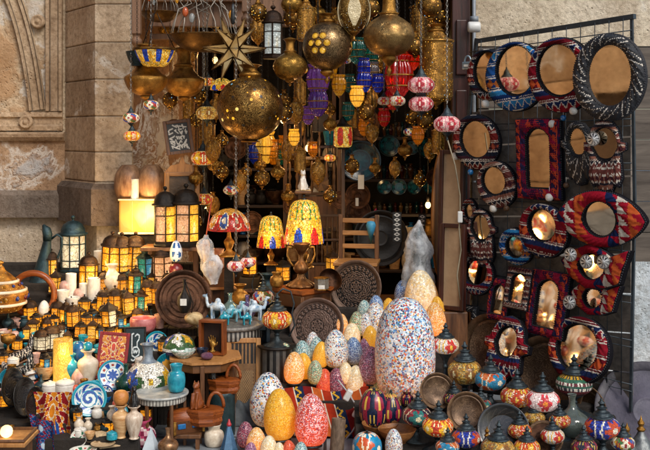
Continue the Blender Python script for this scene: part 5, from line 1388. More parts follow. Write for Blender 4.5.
# covered goods and paving clutter
for px, py, w_, h_, lab in [(240, 412, 46, 26, 'crumpled grey cover on the paving beside the green drum'), (262, 388, 40, 24, 'folded grey cover behind the speckled egg')]:
    p = onz(px, py + 16, 0); c0 = tuple(p)
    rr = random.Random(px)
    ph = [rr.uniform(0, 6) for _ in range(6)]
    s = p.y / F
    cloth('grey_cover', lab, 'cover', lambda u, v: (p.x + (u - .5) * w_ * s * 1.2, p.y + .12 + (v - .5) * .2, .004 + h_ * s * max(0, math.sin(PI * u) * math.sin(PI * v)) ** .6 * (.8 + .22 * math.sin(u * 9 + ph[0]) * math.sin(v * 8 + ph[1]) + .12 * math.sin(u * 21 + v * 15 + ph[2]))), WHITE, m_plain('grey_cover_cloth', '3a4044', '6c7478', 6, .6, 0, .3), 36, 30, c0)
p = onz(229, 452, .0)
def b_perf():
    r = empty('perfume_bottle'); part(r, 'body', MB().lathe([(0, 0), (.26, 0), (.28, .04), (.06, .78), (.05, .8)], 6, smooth=False), m_glass('ice_blue', '6f9fc8', .1)); part(r, 'stopper', MB().lathe(smooth_prof([(.06, .79), (.08, .84), (.05, .9), (.02, 1.0), (0, 1.0)], 2), 10), m_plain('red_cap', '8a1a24', 'c03a44', 5, .3)); return r
setT(make('perf', b_perf, 'pointed ice blue bottle with a red tip on the paving', 'bottle'), (p.x, p.y, 0), (0, 0, 0), .15)
setT(make('perf2', b_perf, 'pointed dark blue bottle near the small speckled eggs', 'bottle'), tuple(onz(262, 453, 0)), (0, 0, 1), .1)

# mosaic lamps on swan neck stands in the middle
def b_swan(style):
    def go():
        r = b_table_lamp(style, .16, 'flat')()
        r.name = 'mosaic_lamp'
        part(r, 'arm', MB().tube([(.0, 0, 1.5), (.0, 0, 1.62), (.2, 0, 1.78), (.46, 0, 1.68), (.58, 0, 1.3), (.5, 0, 1.0), (.6, 0, .6), (.4, 0, .25)], .03, 8), IRON); return r
    return go
p = onz(277, 345, .385); s = 30 * p.y / F
std = thing('iron_stand', 'black openwork iron stand under the fiery mosaic lamp', 'stand', (p.x, p.y, 0))
part(std, 'top', MB().lathe([(0, .375), (.095, .375), (.1, .384), (0, .384)], 32), BLACK); part(std, 'drum', MB().lathe([(.085, 0), (.09, .02), (.085, .375)], 32, lambda u, v, r, z: hx('0c0b0a') if (u * 18) % 1 < .5 else hx('5a5650')), PAINT)
setT(make('swan_fire', b_swan('fire'), 'fiery red and orange mosaic lamp with curved arm beside the camels', 'lamp'), tuple(p), (0, 0, .2), (s, s, s * 1.05))
p = onz(263, 318, .43); s = 22 * p.y / F
setT(make('swan_multi', b_swan('multi'), 'red and yellow mosaic lamp with curved arm behind the fiery one', 'lamp'), tuple(p), (0, 0, 2.7), (s, s, s * 1.15))
sp = thing('iron_stand', 'thin iron stand under the red and yellow mosaic lamp', 'stand', (p.x, p.y, 0)); part(sp, 'rod', MB().tube([(0, 0, .02), (0, 0, .422)], .014, 8), BLACK); part(sp, 'plate', MB().lathe([(0, .418), (.07, .418), (.075, .429), (0, .429)], 24), BLACK); part(sp, 'foot', MB().lathe([(0, 0), (.1, 0), (.09, .015), (0, .03)], 24), BLACK)

# trays standing up in the middle
def tray_at(key, bld, px, py, w_, Y, lab, tilt, yaw, group=None, cat='tray'):
    r = make(key, bld, lab, cat, group); p = P(px, py, Y); s = w_ * Y / F; setT(r, p, lean(p, tilt, yaw), s); return r
CARV = m_brass('carved_copper', '1c110a', '7a5a44', 8, .38, .6, fili=7.0, eng=.08); CARV2 = m_brass('carved_brown', '33221a', '7d6050', 7, .42, .5, fili=5.5, eng=.12)
tray_at('trayA', b_tray(COPPER, COPPER, 4), 183, 299, 58, 5.3, 'large dark ringed tray leaning beside the rose lantern', 12, 22)
tray_at('trayB', b_carved('6e564a', '33251e', .45, False), 317, 326, 56, 5.25, 'brown engraved tray propped in front of the urn table', 14, -14)
tray_at('trayC', b_carved('6a5446', '0c0806', .5, True), 356, 287, 54, 5.5, 'dark carved tray with a glinting rim behind the mosaic eggs', 10, -18)
# little dark flask and labels hanging on the tray
fl = make('flask', b_ves('flask', 'onion', BLACK), 'small black flask with white tag in front of the dark ringed tray', 'flask'); p = left(185, 322); setT(fl, (P(185, 310, 5.12).x, 5.1, P(185, 312, 5.12).z), (0, 0, 0), (.09, .09, .17))
part(fl, 'paper_tag', MB().box((0, -.42, .35), (.36, .02, .2)), ALABW); part(fl, 'neck_chain', MB().tube([(.05, -.05, .95), (.3, -.1, .6), (.5, -.1, .3), (.42, -.1, .0)], .03, 6), BLACK)
# finial lamp blue white and red ball
bw = thing('finial_ornament', 'blue and white china egg on a dark red ball beside the tall black lantern', 'ornament', P(176, 262, 5.55))
part(bw, 'china_egg', MB().lathe([(r_ * .11, z * .12 + .0) for r_, z in EGG], 24, lambda u, v, r, z: hx('2a5a9a') if abs(math.sin(u * 20) * math.cos(v * 14)) > .5 else hx('d8e0e4')), GLAZE); part(bw, 'ball', MB().sphere((0, 0, -.045), .04, 14, 10), m_plain('dark_red', '3a0a10', '6a1a24', 5, .3)); part(bw, 'rod', MB().tube([(0, 0, -.55), (0, 0, .0)], .008, 6), BLACK)

# chairs
for i, (px, py, h, Y, yw, lab, gr) in enumerate([(222, 312, 56, 5.75, 12, 'small light wooden chair behind the blue camels', None), (357, 300, 84, 5.72, -8, 'wooden chair frame standing above the dark carved tray', None)]):
    r = make('chair', b_chair, lab, 'chair', gr); p = P(px, py, Y); setT(r, p, (0, 0, math.radians(yw)), h * Y / F)
pl = thing('plank_bench', 'dark plank bench carrying the wooden chairs', 'bench', (0, 5.95, 0))
zc_ = min(P(0, 312, 5.75).z, P(0, 300, 6.1).z)
part(pl, 'plank', MB().box((-.2, .0, zc_ - .02), (1.5, .9, .035), ch=.004), WOODB)
for x in (-.85, .45):
    for y in (-.35, .35): part(pl, 'leg', MB().box((x, y, (zc_ - .04) / 2), (.05, .05, zc_ - .04)), WOODB)

# ================================================================== mosaic eggs
CTG = 'mosaic egg lamps'
def egg(kind, px, py, h, lab, z=None, tilt=0, foot=True):
    r = make('egg_' + kind, b_egg(E[kind], foot), lab, 'egg lamp', CTG)
    p = centre(px, py) if z is None else onz(px, py, z); k_ = h * p.y / F; q_ = R.uniform(.95, 1.05); setT(r, tuple(p), (math.radians(tilt + R.uniform(-4, 4)), math.radians(R.uniform(-5, 5)), R.uniform(0, 6)), (k_ * q_, k_ * R.uniform(.95, 1.05), k_))
    if z is not None: r.location.z = z
for a in [('big', 405, 403, 104, 'huge blue white and orange speckled mosaic egg towering over the others'), ('cream', 423, 320, 50, 'glowing cream mosaic egg behind the huge one'), ('blue', 403, 306, 26, 'blue mosaic egg peeping over behind the huge egg'), ('yellow', 388, 315, 21, 'small yellow egg high beside the huge one'),
  ('white', 377, 336, 34, 'pale blue speckled egg behind the yellow and cream eggs'), ('white', 336, 371, 38, 'white and blue speckled egg above the bright blue egg'), ('orange', 341, 341, 23, 'small orange speckled egg at the top of the pile'), ('green', 357, 338, 25, 'green speckled egg at the top of the pile'), ('cream', 351, 350, 27, 'cream yellow egg in the middle of the pile'),
  ('yellow', 371, 354, 26, 'yellow egg leaning near the huge egg'), ('blue', 355, 365, 28, 'bright cobalt blue mosaic egg'), ('plum', 370, 385, 38, 'dusky plum speckled egg touching the huge one'), ('cream', 355, 391, 31, 'cream egg with pale gold chips in front of the blue egg'),
  ('green', 285, 373, 25, 'green speckled egg at the end of the row'), ('orange', 294, 385, 32, 'coral and white speckled egg beside the green one'), ('aqua', 303, 366, 26, 'aqua egg behind the plain yellow one'), ('aqua', 316, 364, 27, 'aqua egg topmost of the near row'), ('yellow', 305, 379, 27, 'plain yellow egg in the row'), ('yellow', 320, 371, 26, 'golden egg between aqua and speckled eggs'),
  ('green', 315, 389, 24, 'teal green egg beside the coral red one'), ('coral', 325, 393, 27, 'coral red egg at the front of the row'), ('dusk', 337, 393, 28, 'dark plum and pink egg beside the coral red one'), ('plum', 366, 361, 26, 'plum egg wedged behind the bright blue one'), ('green', 345, 358, 24, 'green and cream egg wedged beside the cobalt one')]: egg(*a)
o = find('huge blue white and orange speckled mosaic egg towering over the others'); o.rotation_euler = (0, 0, .4)
for a in [('aqua', 291, 360, 20, 'pale aqua egg wedged behind the green speckled one'), ('plum', 329, 360, 22, 'plum egg wedged behind the white and blue egg'), ('blue', 345, 344, 20, 'small blue egg wedged among the top eggs'), ('yellow', 330, 344, 20, 'small yellow egg wedged at the top of the pile'), ('white', 366, 340, 24, 'white egg wedged behind the green speckled one'), ('aqua', 364, 322, 22, 'aqua egg behind the top of the pile'), ('orange', 436, 338, 34, 'small glowing orange egg beside the white mosaic lamp'), ('blue', 376, 318, 24, 'small blue egg behind the pale speckled egg'), ('cream', 346, 384, 22, 'little cream egg between plum and cobalt eggs'), ('white', 312, 352, 20, 'small white egg behind the aqua ones'), ('coral', 362, 395, 22, 'little coral egg at the foot of the plum one'), ('green', 378, 394, 24, 'green egg squeezed against the huge one'), ('yellow', 437, 322, 26, 'yellow egg squeezed beside the glowing orange one')]: egg(*a)
for a in [('coral', 290, 462, 22, 'little coral egg at the lower edge'), ('aqua', 300, 466, 24, 'little aqua egg at the lower edge'), ('plum', 250, 462, 20, 'little plum egg at the lower edge')]: egg(*a, .02)
egg('white', 268, 427, 54, 'blue and white speckled egg half hidden by the large yellow egg', .02); egg('yellow', 281, 440, 51, 'large golden yellow mosaic egg standing on the paving', .02); egg('red', 312, 446, 52, 'large crimson and pink mosaic egg glowing orange below', .02)
egg('dusk', 245, 447, 26, 'small dusky speckled egg near the red tipped bottle', .02); egg('orange', 256, 457, 30, 'small glowing orange egg at the lower edge', .02); egg('white', 394, 457, 28, 'small white speckled egg below the wooden bowls', .06)
egg('cream', 268, 461, 26, 'pale pink cream egg in front of the large yellow one', .02); egg('cream', 279, 462, 20, 'tiny cream egg at the lower edge', .02)
# striped runner over the front of the egg stand
def run(u, v):
    k = (u * 1.3 + .25 * math.sin(v * 5)) % 1; kk = u * 9
    b = kk - int(kk)
    if b < .1: return hx('d8ccb4')
    i = int(kk) % 4
    if i == 1 and abs(b - .5 + .2 * math.sin(v * 40)) < .12: return hx('d8a52a')
    return [hx('a83218'), hx('1a2a4a'), hx('7a1a1a'), hx('c8622a')][i]
xa, xb = P(283, 400, 4.9).x, P(368, 400, 4.9).x
cloth('striped_runner', 'red navy and gold striped runner hanging below the egg row', 'runner', lambda u, v: (lerp(xa, xb, u) + .06 * v, 4.91 - .09 * v ** .7 - .012 * math.sin(u * 14 + v * 3) - .05 * v, .205 - .19 * v + .012 * math.sin(u * 8)), run, nu=70, nv=40, loc=(0, 4.85, .1))
r = make('cardtube', b_ves('cardboard_tube', 'cyl', m_plain('brown_card', '4a3828', '7a6450', 6, .7)), 'brown cardboard tube leaning on the striped runner', 'tube'); setT(r, tuple(onz(336, 462, .0)), (math.radians(-8), math.radians(4), 0), (.075, .075, .18))
for i, (px, py, lab) in enumerate([(348, 395, 'white plastic socket on the cable above the runner'), (357, 412, 'white plastic socket lower on the cable beside the runner')]):
    r = thing('power_socket', lab, 'socket', P(px, py, 4.76)); part(r, 'case', MB().box((0, 0, 0), (.03, .03, .055), ch=.006, M=Matrix.Rotation(.5, 4, 'Y')), m_plain('white_plastic', 'b8b8b4', 'd6d6d2', 6, .4))
cb = thing('cable', 'grey cable looping down past the white sockets', 'cable', P(345, 390, 4.77)); o = P(345, 390, 4.77)
part(cb, 'wire', MB().tube([P(a, b_, 4.765) - o for a, b_ in ((338, 380), (346, 390), (356, 405), (360, 418), (352, 432), (340, 446))], .004, 6), m_plain('grey_cable', '8a8c8c', 'b0b2b0', 6, .5))
# small clutter that fills the dark gaps, each a thing of its own
rc = random.Random(77)
MS = [('box', ALABW, 10, 'trinket box', 'white'), ('cup', TEAL, 10, 'cup', 'turquoise'), ('goblet', BRASS, 14, 'goblet', 'brass'), ('box', TEAL, 10, 'trinket box', 'turquoise'), ('bowl', BLUE, 9, 'bowl', 'cobalt blue'), ('jar', TEALMETAL, 11, 'pot', 'dark metal'), ('bowl', ALABP, 9, 'bowl', 'amber onyx'), ('cup', PINKW, 10, 'cup', 'blush stone'), ('jar', BRASS, 10, 'pot', 'brass'), ('ball', CORAL, 7, 'bead', 'coral'), ('onion', TEALMETAL, 14, 'flask', 'blue-black'), ('vase', ALAB, 14, 'vase', 'alabaster')]
for i, (k_, px, py, h) in enumerate([('tiny', 36, 330, 20), ('amber_hex', 47, 334, 24), ('tiny', 54, 331, 18), ('dark', 62, 334, 20), ('amber_box', 79, 322, 24), ('tiny', 97, 331, 18), ('amber_hex', 105, 322, 24), ('tiny', 118, 322, 18), ('dark', 121, 328, 20), ('amber_hex', 138, 328, 26), ('tiny', 146, 322, 20), ('teal', 128, 288, 24), ('tiny', 142, 290, 20), ('amber_box', 152, 290, 24), ('amber_hex', 105, 296, 26), ('tiny', 96, 313, 18), ('tiny_white', 60, 344, 20), ('tiny', 37, 346, 18), ('amber_box', 26, 344, 20), ('tiny', 17, 350, 18), ('dark', 13, 337, 18), ('tiny', 110, 342, 18), ('tiny', 118, 336, 18), ('amber_hex', 168, 296, 28), ('tiny', 161, 322, 18)]):
    lan(k_, px, py, h, {'tiny': 'tiny dark lantern squeezed between the others on the stepped stand', 'tiny_white': 'tiny pale lantern squeezed between the others on the stepped stand', 'dark': 'little blue paned lantern squeezed between the others', 'teal': 'little teal lantern squeezed between the rows', 'amber_hex': 'little six sided amber lantern squeezed between the others', 'amber_box': 'little square amber lantern squeezed between the others'}[k_], 'little filler lanterns, ' + k_.replace('_', ' '))
for i, (px, py) in enumerate([(52, 389), (57, 392), (70, 392), (12, 378), (6, 384), (41, 391), (28, 386), (31, 380), (17, 384), (64, 362), (58, 384), (76, 377), (93, 372), (98, 377), (122, 372), (134, 385), (138, 395), (128, 399), (98, 432), (79, 432), (88, 430), (124, 434), (4, 398), (10, 442), (20, 436), (26, 444), (76, 418), (80, 436), (103, 416), (116, 408), (112, 440), (90, 440), (128, 416), (140, 402), (146, 408), (28, 403), (74, 386), (84, 392), (100, 390), (8, 330), (2, 348), (42, 380), (56, 376), (46, 372), (92, 382), (105, 386), (8, 352), (13, 366), (31, 357), (36, 363), (3, 372), (12, 388), (22, 391), (29, 395), (28, 372), (90, 352), (99, 352), (101, 362), (75, 394), (76, 404), (70, 402), (95, 393), (100, 404), (107, 399), (118, 398), (136, 373), (141, 367), (120, 340), (128, 333), (137, 327), (148, 331), (151, 322), (160, 330), (163, 322), (118, 330), (56, 337), (60, 350), (84, 348), (24, 330), (37, 342), (44, 335), (130, 408), (112, 424), (106, 430), (118, 432)]):
    kd, mt, h, nm, cn_ = MS[rc.randrange(len(MS))]
    r = stand('cl_' + kd + mt.name, b_ves(nm, kd, mt, 20, 3), px, py, h * rc.uniform(.9, 1.3), 'small %s %s among the crowded goods of the stepped stand' % (cn_, nm), nm, 'small %s %ss on the stepped stand' % (cn_, nm))
for i, (px, py, Y, h, kd, mt, lab) in enumerate([(240, 312, 5.55, 34, 'amphora', BRASS, 'slim brass vase behind the hanging white and red balls'), (252, 314, 5.6, 26, 'jar', COPPER, 'round copper pot between the brass vases'), (289, 315, 5.55, 24, 'onion', BRASS, 'brass onion flask below the bronze urn'), (268, 314, 5.7, 40, 'vase', TEALMETAL, 'dark metal vase behind the fiery lamps'), (196, 313, 5.6, 34, 'vase', ALABP, 'amber onyx vase beside the large dark ringed tray'), (204, 313, 5.58, 22, 'jar', BLUE, 'cobalt jar under the plastic wrapped lamps')]):
    r = make('gap%d' % i, b_ves('pot', kd, mt), lab, 'pot'); p = P(px, py, Y); p.z = zc_; setT(r, p, (0, 0, i), h * Y / F)

for i, (px, py, w_, st, lab) in enumerate([(12, 436, 20, 'turq', 'small star flower plate leaning low near the tile lamp'), (78, 440, 18, 'moss', 'small red and green plate leaning beside the cloth'), (118, 420, 18, 'turq2', 'small swirling plate leaning behind the onyx vases'), (7, 380, 18, 'sun', 'small orange centred plate by the inlaid slippers'), (104, 394, 16, 'bluew', 'small blue and white plate beside the star flower plate'), (57, 372, 14, 'turq2', 'small turquoise plate beside the glowing cylinder'), (140, 392, 16, 'moss', 'small patterned plate behind the low round table')]):
    r = make('plate_' + st, b_plate(st), lab, 'plate'); p = left(px, py + w_ * .4); s_ = w_ * p.y / F; setT(r, (p.x, p.y + .02, p.z + s_ * .5), lean(p, 18, rc.uniform(-25, 25)), s_)
for i, (k_, px, py, h) in enumerate([('tiny', 5, 412, 24), ('tiny', 78, 422, 20), ('tiny', 108, 432, 20), ('tiny', 20, 446, 22), ('tiny', 146, 420, 20), ('tiny', 84, 404, 16), ('tiny', 4, 366, 20), ('tiny', 33, 376, 18), ('tiny', 111, 352, 18), ('tiny', 150, 378, 20), ('tiny', 164, 352, 22)]):
    lan(k_, px, py, h, 'tiny dark lantern standing among bowls and plates low on the stepped stand', 'tiny lanterns among the bowls')
# ================================================================== hanging lamps
PIER = m_brass('pierced_brass', '5a3a14', 'd8a85a', 6, .28, .85, 5.0, 8.5, 'ffb82e', 1.2, eng=.1)
PIER2 = m_brass('pierced_dark_brass', '2a1808', '94662a', 6, .34, .85, 8.0, 9.0, 'ffc050', 1.0)
PIERS = m_brass('star_pierced', '5a4630', 'c0a070', 6, .33, .85, 4.0, eng=.2)
LITC = m_brass('lit_cut_brass', '6a4416', 'dca450', 8, .35, .8, 7.0, 20.0, 'ffb030', 1.2)
for a in [
 ('g_big', b_globe('pierced_globe_lamp', 'sphere', PIER, .2, .06, BRASS), 250, 108, 5.35, 66, 'largest pierced brass globe with yellow and blue glass dots'),
 ('g_bowlA', b_globe('brass_bowl_lamp', 'bowl', BRASS, .5, .24), 146, 80, 5.45, 43, 'smooth brass bowl shaped lamp under the stained glass basin'),
 ('g_bowlA', None, 184, 82, 5.65, 41, 'smooth brass bowl shaped lamp beside the star lantern'),
 ('g_sq', b_globe('brass_globe_lamp', 'squat', BRASS_F, .45, .18), 290, 66, 5.3, 34, 'engraved brass pot lamp next to the largest pierced globe'),
 ('g_star', b_globe('pierced_globe_lamp', 'sphere', PIERS, .2, .28, BRASS), 327, 46, 5.35, 49, 'grey brass globe with a pierced star of yellow panes'),
 ('g_onion', b_globe('brass_globe_lamp', 'squat', BRASS_FW, .7, .4), 389, 35, 5.2, 51, 'polished engraved brass globe with a tall neck and drop finial'),
 ('g_col', b_globe('brass_column_lamp', 'cyl', LITC, .3, .3), 306, 22, 5.5, 22, 'slim brass column lamp above the pot lamp'),
 ('g_cyl', b_globe('brass_cylinder_lamp', 'cyl', LITC, .2, .2), 436, 66, 5.6, 40, 'tall pierced brass cylinder lamp above the dark door'),
 ('g_cyl2', b_globe('brass_cup_lamp', 'cyl', LITC, .1, .1), 207, 137, 5.9, 20, 'tall brass cup lamp below the orange mosaic bowl'),
 ('g_low', b_globe('brass_globe_lamp', 'long', LITC, .2, .2), 289, 150, 6.2, 15, 'small lit brass lamp hanging deep in the shop')]:
    hang(a[0], a[1], a[2], a[3], a[4], a[5], a[6], 'lamp', 'hanging brass lamps')
o = PROTO['g_star']
for q in range(3):
    for k in range(7):
        az, el = -PI / 2 - .35 + q * 2 * PI / 3, .05
        a_ = 2 * PI * k / 6; rr_ = 0 if k == 6 else .34
        az += rr_ * math.cos(a_); el += rr_ * math.sin(a_); d_ = Vector((math.cos(el) * math.cos(az), math.cos(el) * math.sin(az), math.sin(el)))
        Mx = Matrix.Translation(d_ * .497) @ d_.to_track_quat('Z', 'Y').to_matrix().to_4x4()
        part(o, 'yellow_pane', MB().lathe([(0, .012), (.058, .01), (.062, -.02)], 16, M=Mx), m_pane('pane_yellow_dim', 'e8b030', .8, 'ffd860', 4))
        part(o, 'pane_ring', MB().tube([Mx @ Vector((.068 * math.cos(t), .068 * math.sin(t), .006)) for t in (2 * PI * i / 16 for i in range(16))], .012, 5, closed=True), BRASS)
# brass lantern with white panels
def b_paneled():
    r = empty('paneled_lamp'); n = 8
    pr = smooth_prof([(.16, -.62), (.3, -.5), (.46, -.2), (.5, .05), (.44, .35), (.28, .58), (.16, .66)], 5)
    part(r, 'body', MB().lathe(pr, 64, lambda u, v, r_, z: WHITE), m_brass('pierced_honey', '4a3012', 'd0a050', 8, .32, .85, 12.0, 26.0, 'ffd080', .9))
    for k in range(4):
        a0 = -PI / 2 + 2 * PI * k / 4
        part(r, 'white_panel', MB().grid(lambda u, v: (lambda z, q: (1.02 * q * math.cos(a0 + (u - .5) * .8 * math.sin(PI * (.1 + .8 * v))), 1.02 * q * math.sin(a0 + (u - .5) * .8 * math.sin(PI * (.1 + .8 * v))), z))(lerp(-.46, .5, v), .5 * math.sqrt(max(0, 1 - ((lerp(-.46, .5, v) - .03) / .68) ** 2)) + .012), 8, 14), m_pane('cream_panel', 'f2ddb0', .55, 'ffd088', 5))
    part(r, 'finial', MB().lathe(smooth_prof([(0, -.92), (.05, -.86), (.04, -.76), (.12, -.68), (.18, -.6), (0, -.6)], 3), 20), BRASS); part(r, 'cap', MB().lathe(smooth_prof([(.17, .64), (.2, .68), (.1, .76), (.05, .9), (0, .9)], 3), 20), BRASS); r['top'] = .9; return r
hang('panel', b_paneled, 354, 12, 5.3, 32, 'brass lamp with tall cream panels hanging between two globes', 'lamp')
def b_arab():
    r = b_lantern(6, m_pane('pale_blue_milk', 'd0d8d4', .5, 'f4dcb0'), None, RUST, 'dome', 1.05, True, .19)(); r.name = 'hanging_lantern'; r['top'] = 1.0; return r
r = hang('arab', b_arab, 273, 59, 5.5, 52, 'tall hanging rusty lantern with white panes beside the star lantern', 'lantern')
hang('star', b_star(), 233, 49, 5.35, 64, 'many pointed glass star lantern with leaded edges', 'lantern', yaw=12, size=.95)
# stained glass basin and others
def b_basin():
    r = empty('stained_glass_basin')
    part(r, 'bowl', MB().lathe(smooth_prof([(.16, -.42), (.3, -.36), (.42, -.2), (.5, .0)], 5), 84, tiff_cols('bowl')), m_tessera('stained_glass_basin', None, 16.0, .4, '1a1208', gw=.03))
    part(r, 'rim', MB().lathe([(.49, -.02), (.54, -.02), (.54, .04), (.48, .04)], 48), m_brass('fretted', '3a2209', 'a87c3a', 10, .4, .8, 12.0)); part(r, 'foot', MB().lathe([(0, -.43), (.18, -.43), (.18, -.4), (0, -.4)], 32), BRASS)
    for k in range(3): a = 2 * PI * k / 3 + .4; part(r, 'chain', MB().tube([(.5 * math.cos(a), .5 * math.sin(a), .03), (.05 * math.cos(a), .05 * math.sin(a), .9)], .012, 5), BLACK)
    r['top'] = .9; return r
hang('basin', b_basin, 155, 50, 5.35, 41, 'stained glass basin with fretted rim hung above the brass bowls', 'lamp')
hang('tiff_small', b_tiffany('small', False, 'dome'), 222, 90, 5.6, 24, 'small yellow and blue stained glass shade behind the star lantern', 'lamp', top=.6)
hang('leafdish', b_ves('leaf_dish', 'bowl', TEALMETAL), 137, 66, 5.4, 22, 'dark teal leaf shaped dish hanging at the pier', 'dish', top=.62)
# wire chandelier with brass dish
def b_wire():
    r = empty('wire_chandelier'); rr = random.Random(5); wm = m_plain('pale_wire', '6a6258', 'a89f92', 9, .4, .4)
    part(r, 'dish', MB().lathe(smooth_prof([(0, -.2), (.2, -.19), (.38, -.1), (.5, .02), (.49, .035), (.36, -.06), (0, -.15)], 4), 48), m_brass('dish_brass', '3a2412', '9a7440', 8, .35, .85, 8.0)); m = MB()
    for k in range(12):
        a = 2 * PI * k / 12; x, y = math.cos(a), math.sin(a); j1, j2 = rr.uniform(-.2, .2), rr.uniform(-.2, .2)
        part(r, 'wire_arm', MB().tube([(.48 * x, .48 * y, .02), (.44 * x, .44 * y, .2), (.36 * x + .05 * y, .36 * y, .4), (.2 * x + j1, .2 * y + j2, .5), (.3 * x - j2, .3 * y + j1, .72), (.1 * x, .1 * y, .95)], .009, 6), wm)
        c = Vector((.42 * x, .42 * y, .34 + .1 * (k % 2)))
        if k % 4 == 0: part(r, 'glass_drop', MB().sphere(c, .06, 10, 8, sc_=(.8, .8, 1.2)), [m_glass('amber_drop', 'd89a30', .3), m_glass('clear_drop', 'd8dcd8', .1), m_glass('coral_drop', 'd86a3a', .2)][k % 3])
    r['top'] = .95; return r
hang('wire', b_wire, 203, 38, 5.45, 68, 'brass dish chandelier with pale wire branches and glass drops', 'chandelier')
hang('wire2', b_wire, 160, 14, 5.7, 40, 'wire chandelier with mirrored leaves under the timber canopy', 'chandelier')
# mosaic balls
for key, st, em, px, py, Y, w_, lab, lk in [
 ('hm_multi', 'multi', .4, 131, 118, 5.35, 17, 'upper mosaic ball of the pair hanging at the pier', 1), ('hm_fire', 'fire', .5, 132, 136, 5.35, 17, 'lower orange red mosaic ball of the pair hanging at the pier', 0), ('hm_multi', 'multi', .4, 151, 105, 5.4, 16, 'single mosaic ball under the smooth brass bowl', 1),
 ('hm_fire', 'fire', .5, 203, 158, 5.8, 24, 'orange mosaic ball hanging low beside the framed calligraphy', 1), ('hm_yel', 'yellow', .7, 207, 113, 5.7, 22, 'yellow mosaic ball on top of the brass cup lamp', 1), ('hm_ora', 'orange', .4, 204, 199, 5.9, 19, 'pale lit mosaic ball beneath the orange one', 1),
 ('hm_rose', 'rose', .3, 421, 85, 5.1, 27, 'upper pink mosaic ball on two silver chains', 1), ('hm_rose', 'rose', .3, 421, 104, 5.12, 25, 'lower pink mosaic ball under the other one', 0), ('hm_rose', 'rose', .3, 447, 124, 5.0, 27, 'single pink mosaic ball in front of the dark door', 1),
 ('hm_white', 'white', .12, 397, 101, 5.4, 17, 'small white mosaic ball between red glass and pink lamps', 1), ('hm_white', 'white', .12, 384, 101, 5.7, 14, 'smaller white mosaic ball behind the other one', 1),
 ('hm_white2', 'pink', .22, 236, 266, 5.3, 18, 'white and red mosaic ball hung over the blue camels', 1), ('hm_white2', 'pink', .22, 248, 262, 5.5, 16, 'white and red mosaic ball just behind the first over the camels', 1),
 ('hm_mult2', 'multi', .2, 231, 190, 5.7, 16, 'small mosaic ball right above the stained glass dome lamp', 0)]:
    hang(key, b_hang_lamp(st, em), px, py, Y, w_, lab, 'lamp', 'hanging mosaic balls', yaw=R.uniform(0, 90), links=bool(lk), top=.75, cm=m_plain('silver_chain', '5a5650', 'a8a49c', 9, .4, .7), dia=.013)
# coloured blown glass lanterns
for key, shape, c, em, px, py, Y, w_, lab in [
 ('gl_pur', 'purple', 'a05ac0', .1, 318, 82, 5.7, 25, 'upper fluted purple glass lantern under the star pierced globe'), ('gl_pur2', 'purple', '7a48b0', .08, 318, 103, 5.7, 22, 'lower violet glass lantern tapering below the purple one'), ('gl_blue', 'x', '1434c0', .12, 364, 68, 5.75, 14, 'small deep blue glass lantern, upper one'), ('gl_blue', 'x', '1434c0', .12, 364, 82, 5.7, 17, 'small deep blue glass lantern, lower one'),
 ('gl_teal', 'x', '0c7a68', .06, 357, 52, 5.8, 20, 'teal glass lantern behind the blue ones'), ('gl_teal', 'x', '0c7a68', .06, 349, 84, 5.9, 14, 'teal glass lantern beside the yellow one'), ('gl_red', 'x', 'c00f0a', .2, 399, 78, 5.6, 31, 'large fluted red glass lantern below the polished globe'), ('gl_red2', 'x', 'e0280a', .45, 411, 56, 5.7, 24, 'bright orange red glass lantern beside the polished globe'), ('gl_red', 'x', 'c00f0a', .2, 393, 99, 5.8, 18, 'red glass lantern showing behind the white mosaic ball'),
 ('gl_yel', 'x', 'e09a10', .22, 339, 86, 5.7, 16, 'yellow glass lantern between purple and teal ones'), ('gl_lit', 'x', 'ffbf40', .9, 357, 97, 5.6, 16, 'brightly lit fluted yellow glass lantern'), ('gl_amb', 'x', 'd87a10', .3, 426, 66, 5.9, 16, 'amber glass lantern glowing beside the brass cylinder'), ('gl_amb', 'x', 'd87a10', .3, 313, 150, 6.0, 12, 'amber glass lantern glowing above the spindle screen'), ('gl_clr', 'x', '9a8a8a', .06, 372, 74, 5.9, 17, 'smoky glass lantern beside the blue ones')]:
    def bg(c=c, em=em):
        r = empty('glass_lantern'); part(r, 'glass', MB().lathe(smooth_prof([(.1, -.72), (.2, -.66), (.42, -.3), (.5, .1), (.46, .4), (.38, .62), (.44, .8), (.4, .8), (.34, .62)], 5), 64, flute=12, amp=.085), m_glass('blown_' + c, c, em * .8))
        for zz, rr_ in ((.1, .545), (-.3, .46)): part(r, 'metal_band', MB().lathe([(rr_, zz - .03), (rr_ + .02, zz - .02), (rr_ + .02, zz + .02), (rr_, zz + .03)], 32), BRASS)
        part(r, 'collar', MB().lathe([(.36, .6), (.4, .6), (.4, .66), (.36, .66)], 32), BRASS); part(r, 'tip', MB().lathe(smooth_prof([(0, -.9), (.04, -.84), (.07, -.76), (.12, -.7), (0, -.68)], 3), 14), BRASS); r['top'] = .85; return r
    hang(key, bg, px, py, Y, w_ * .86, lab, 'lantern', 'coloured glass lanterns', top=.66)
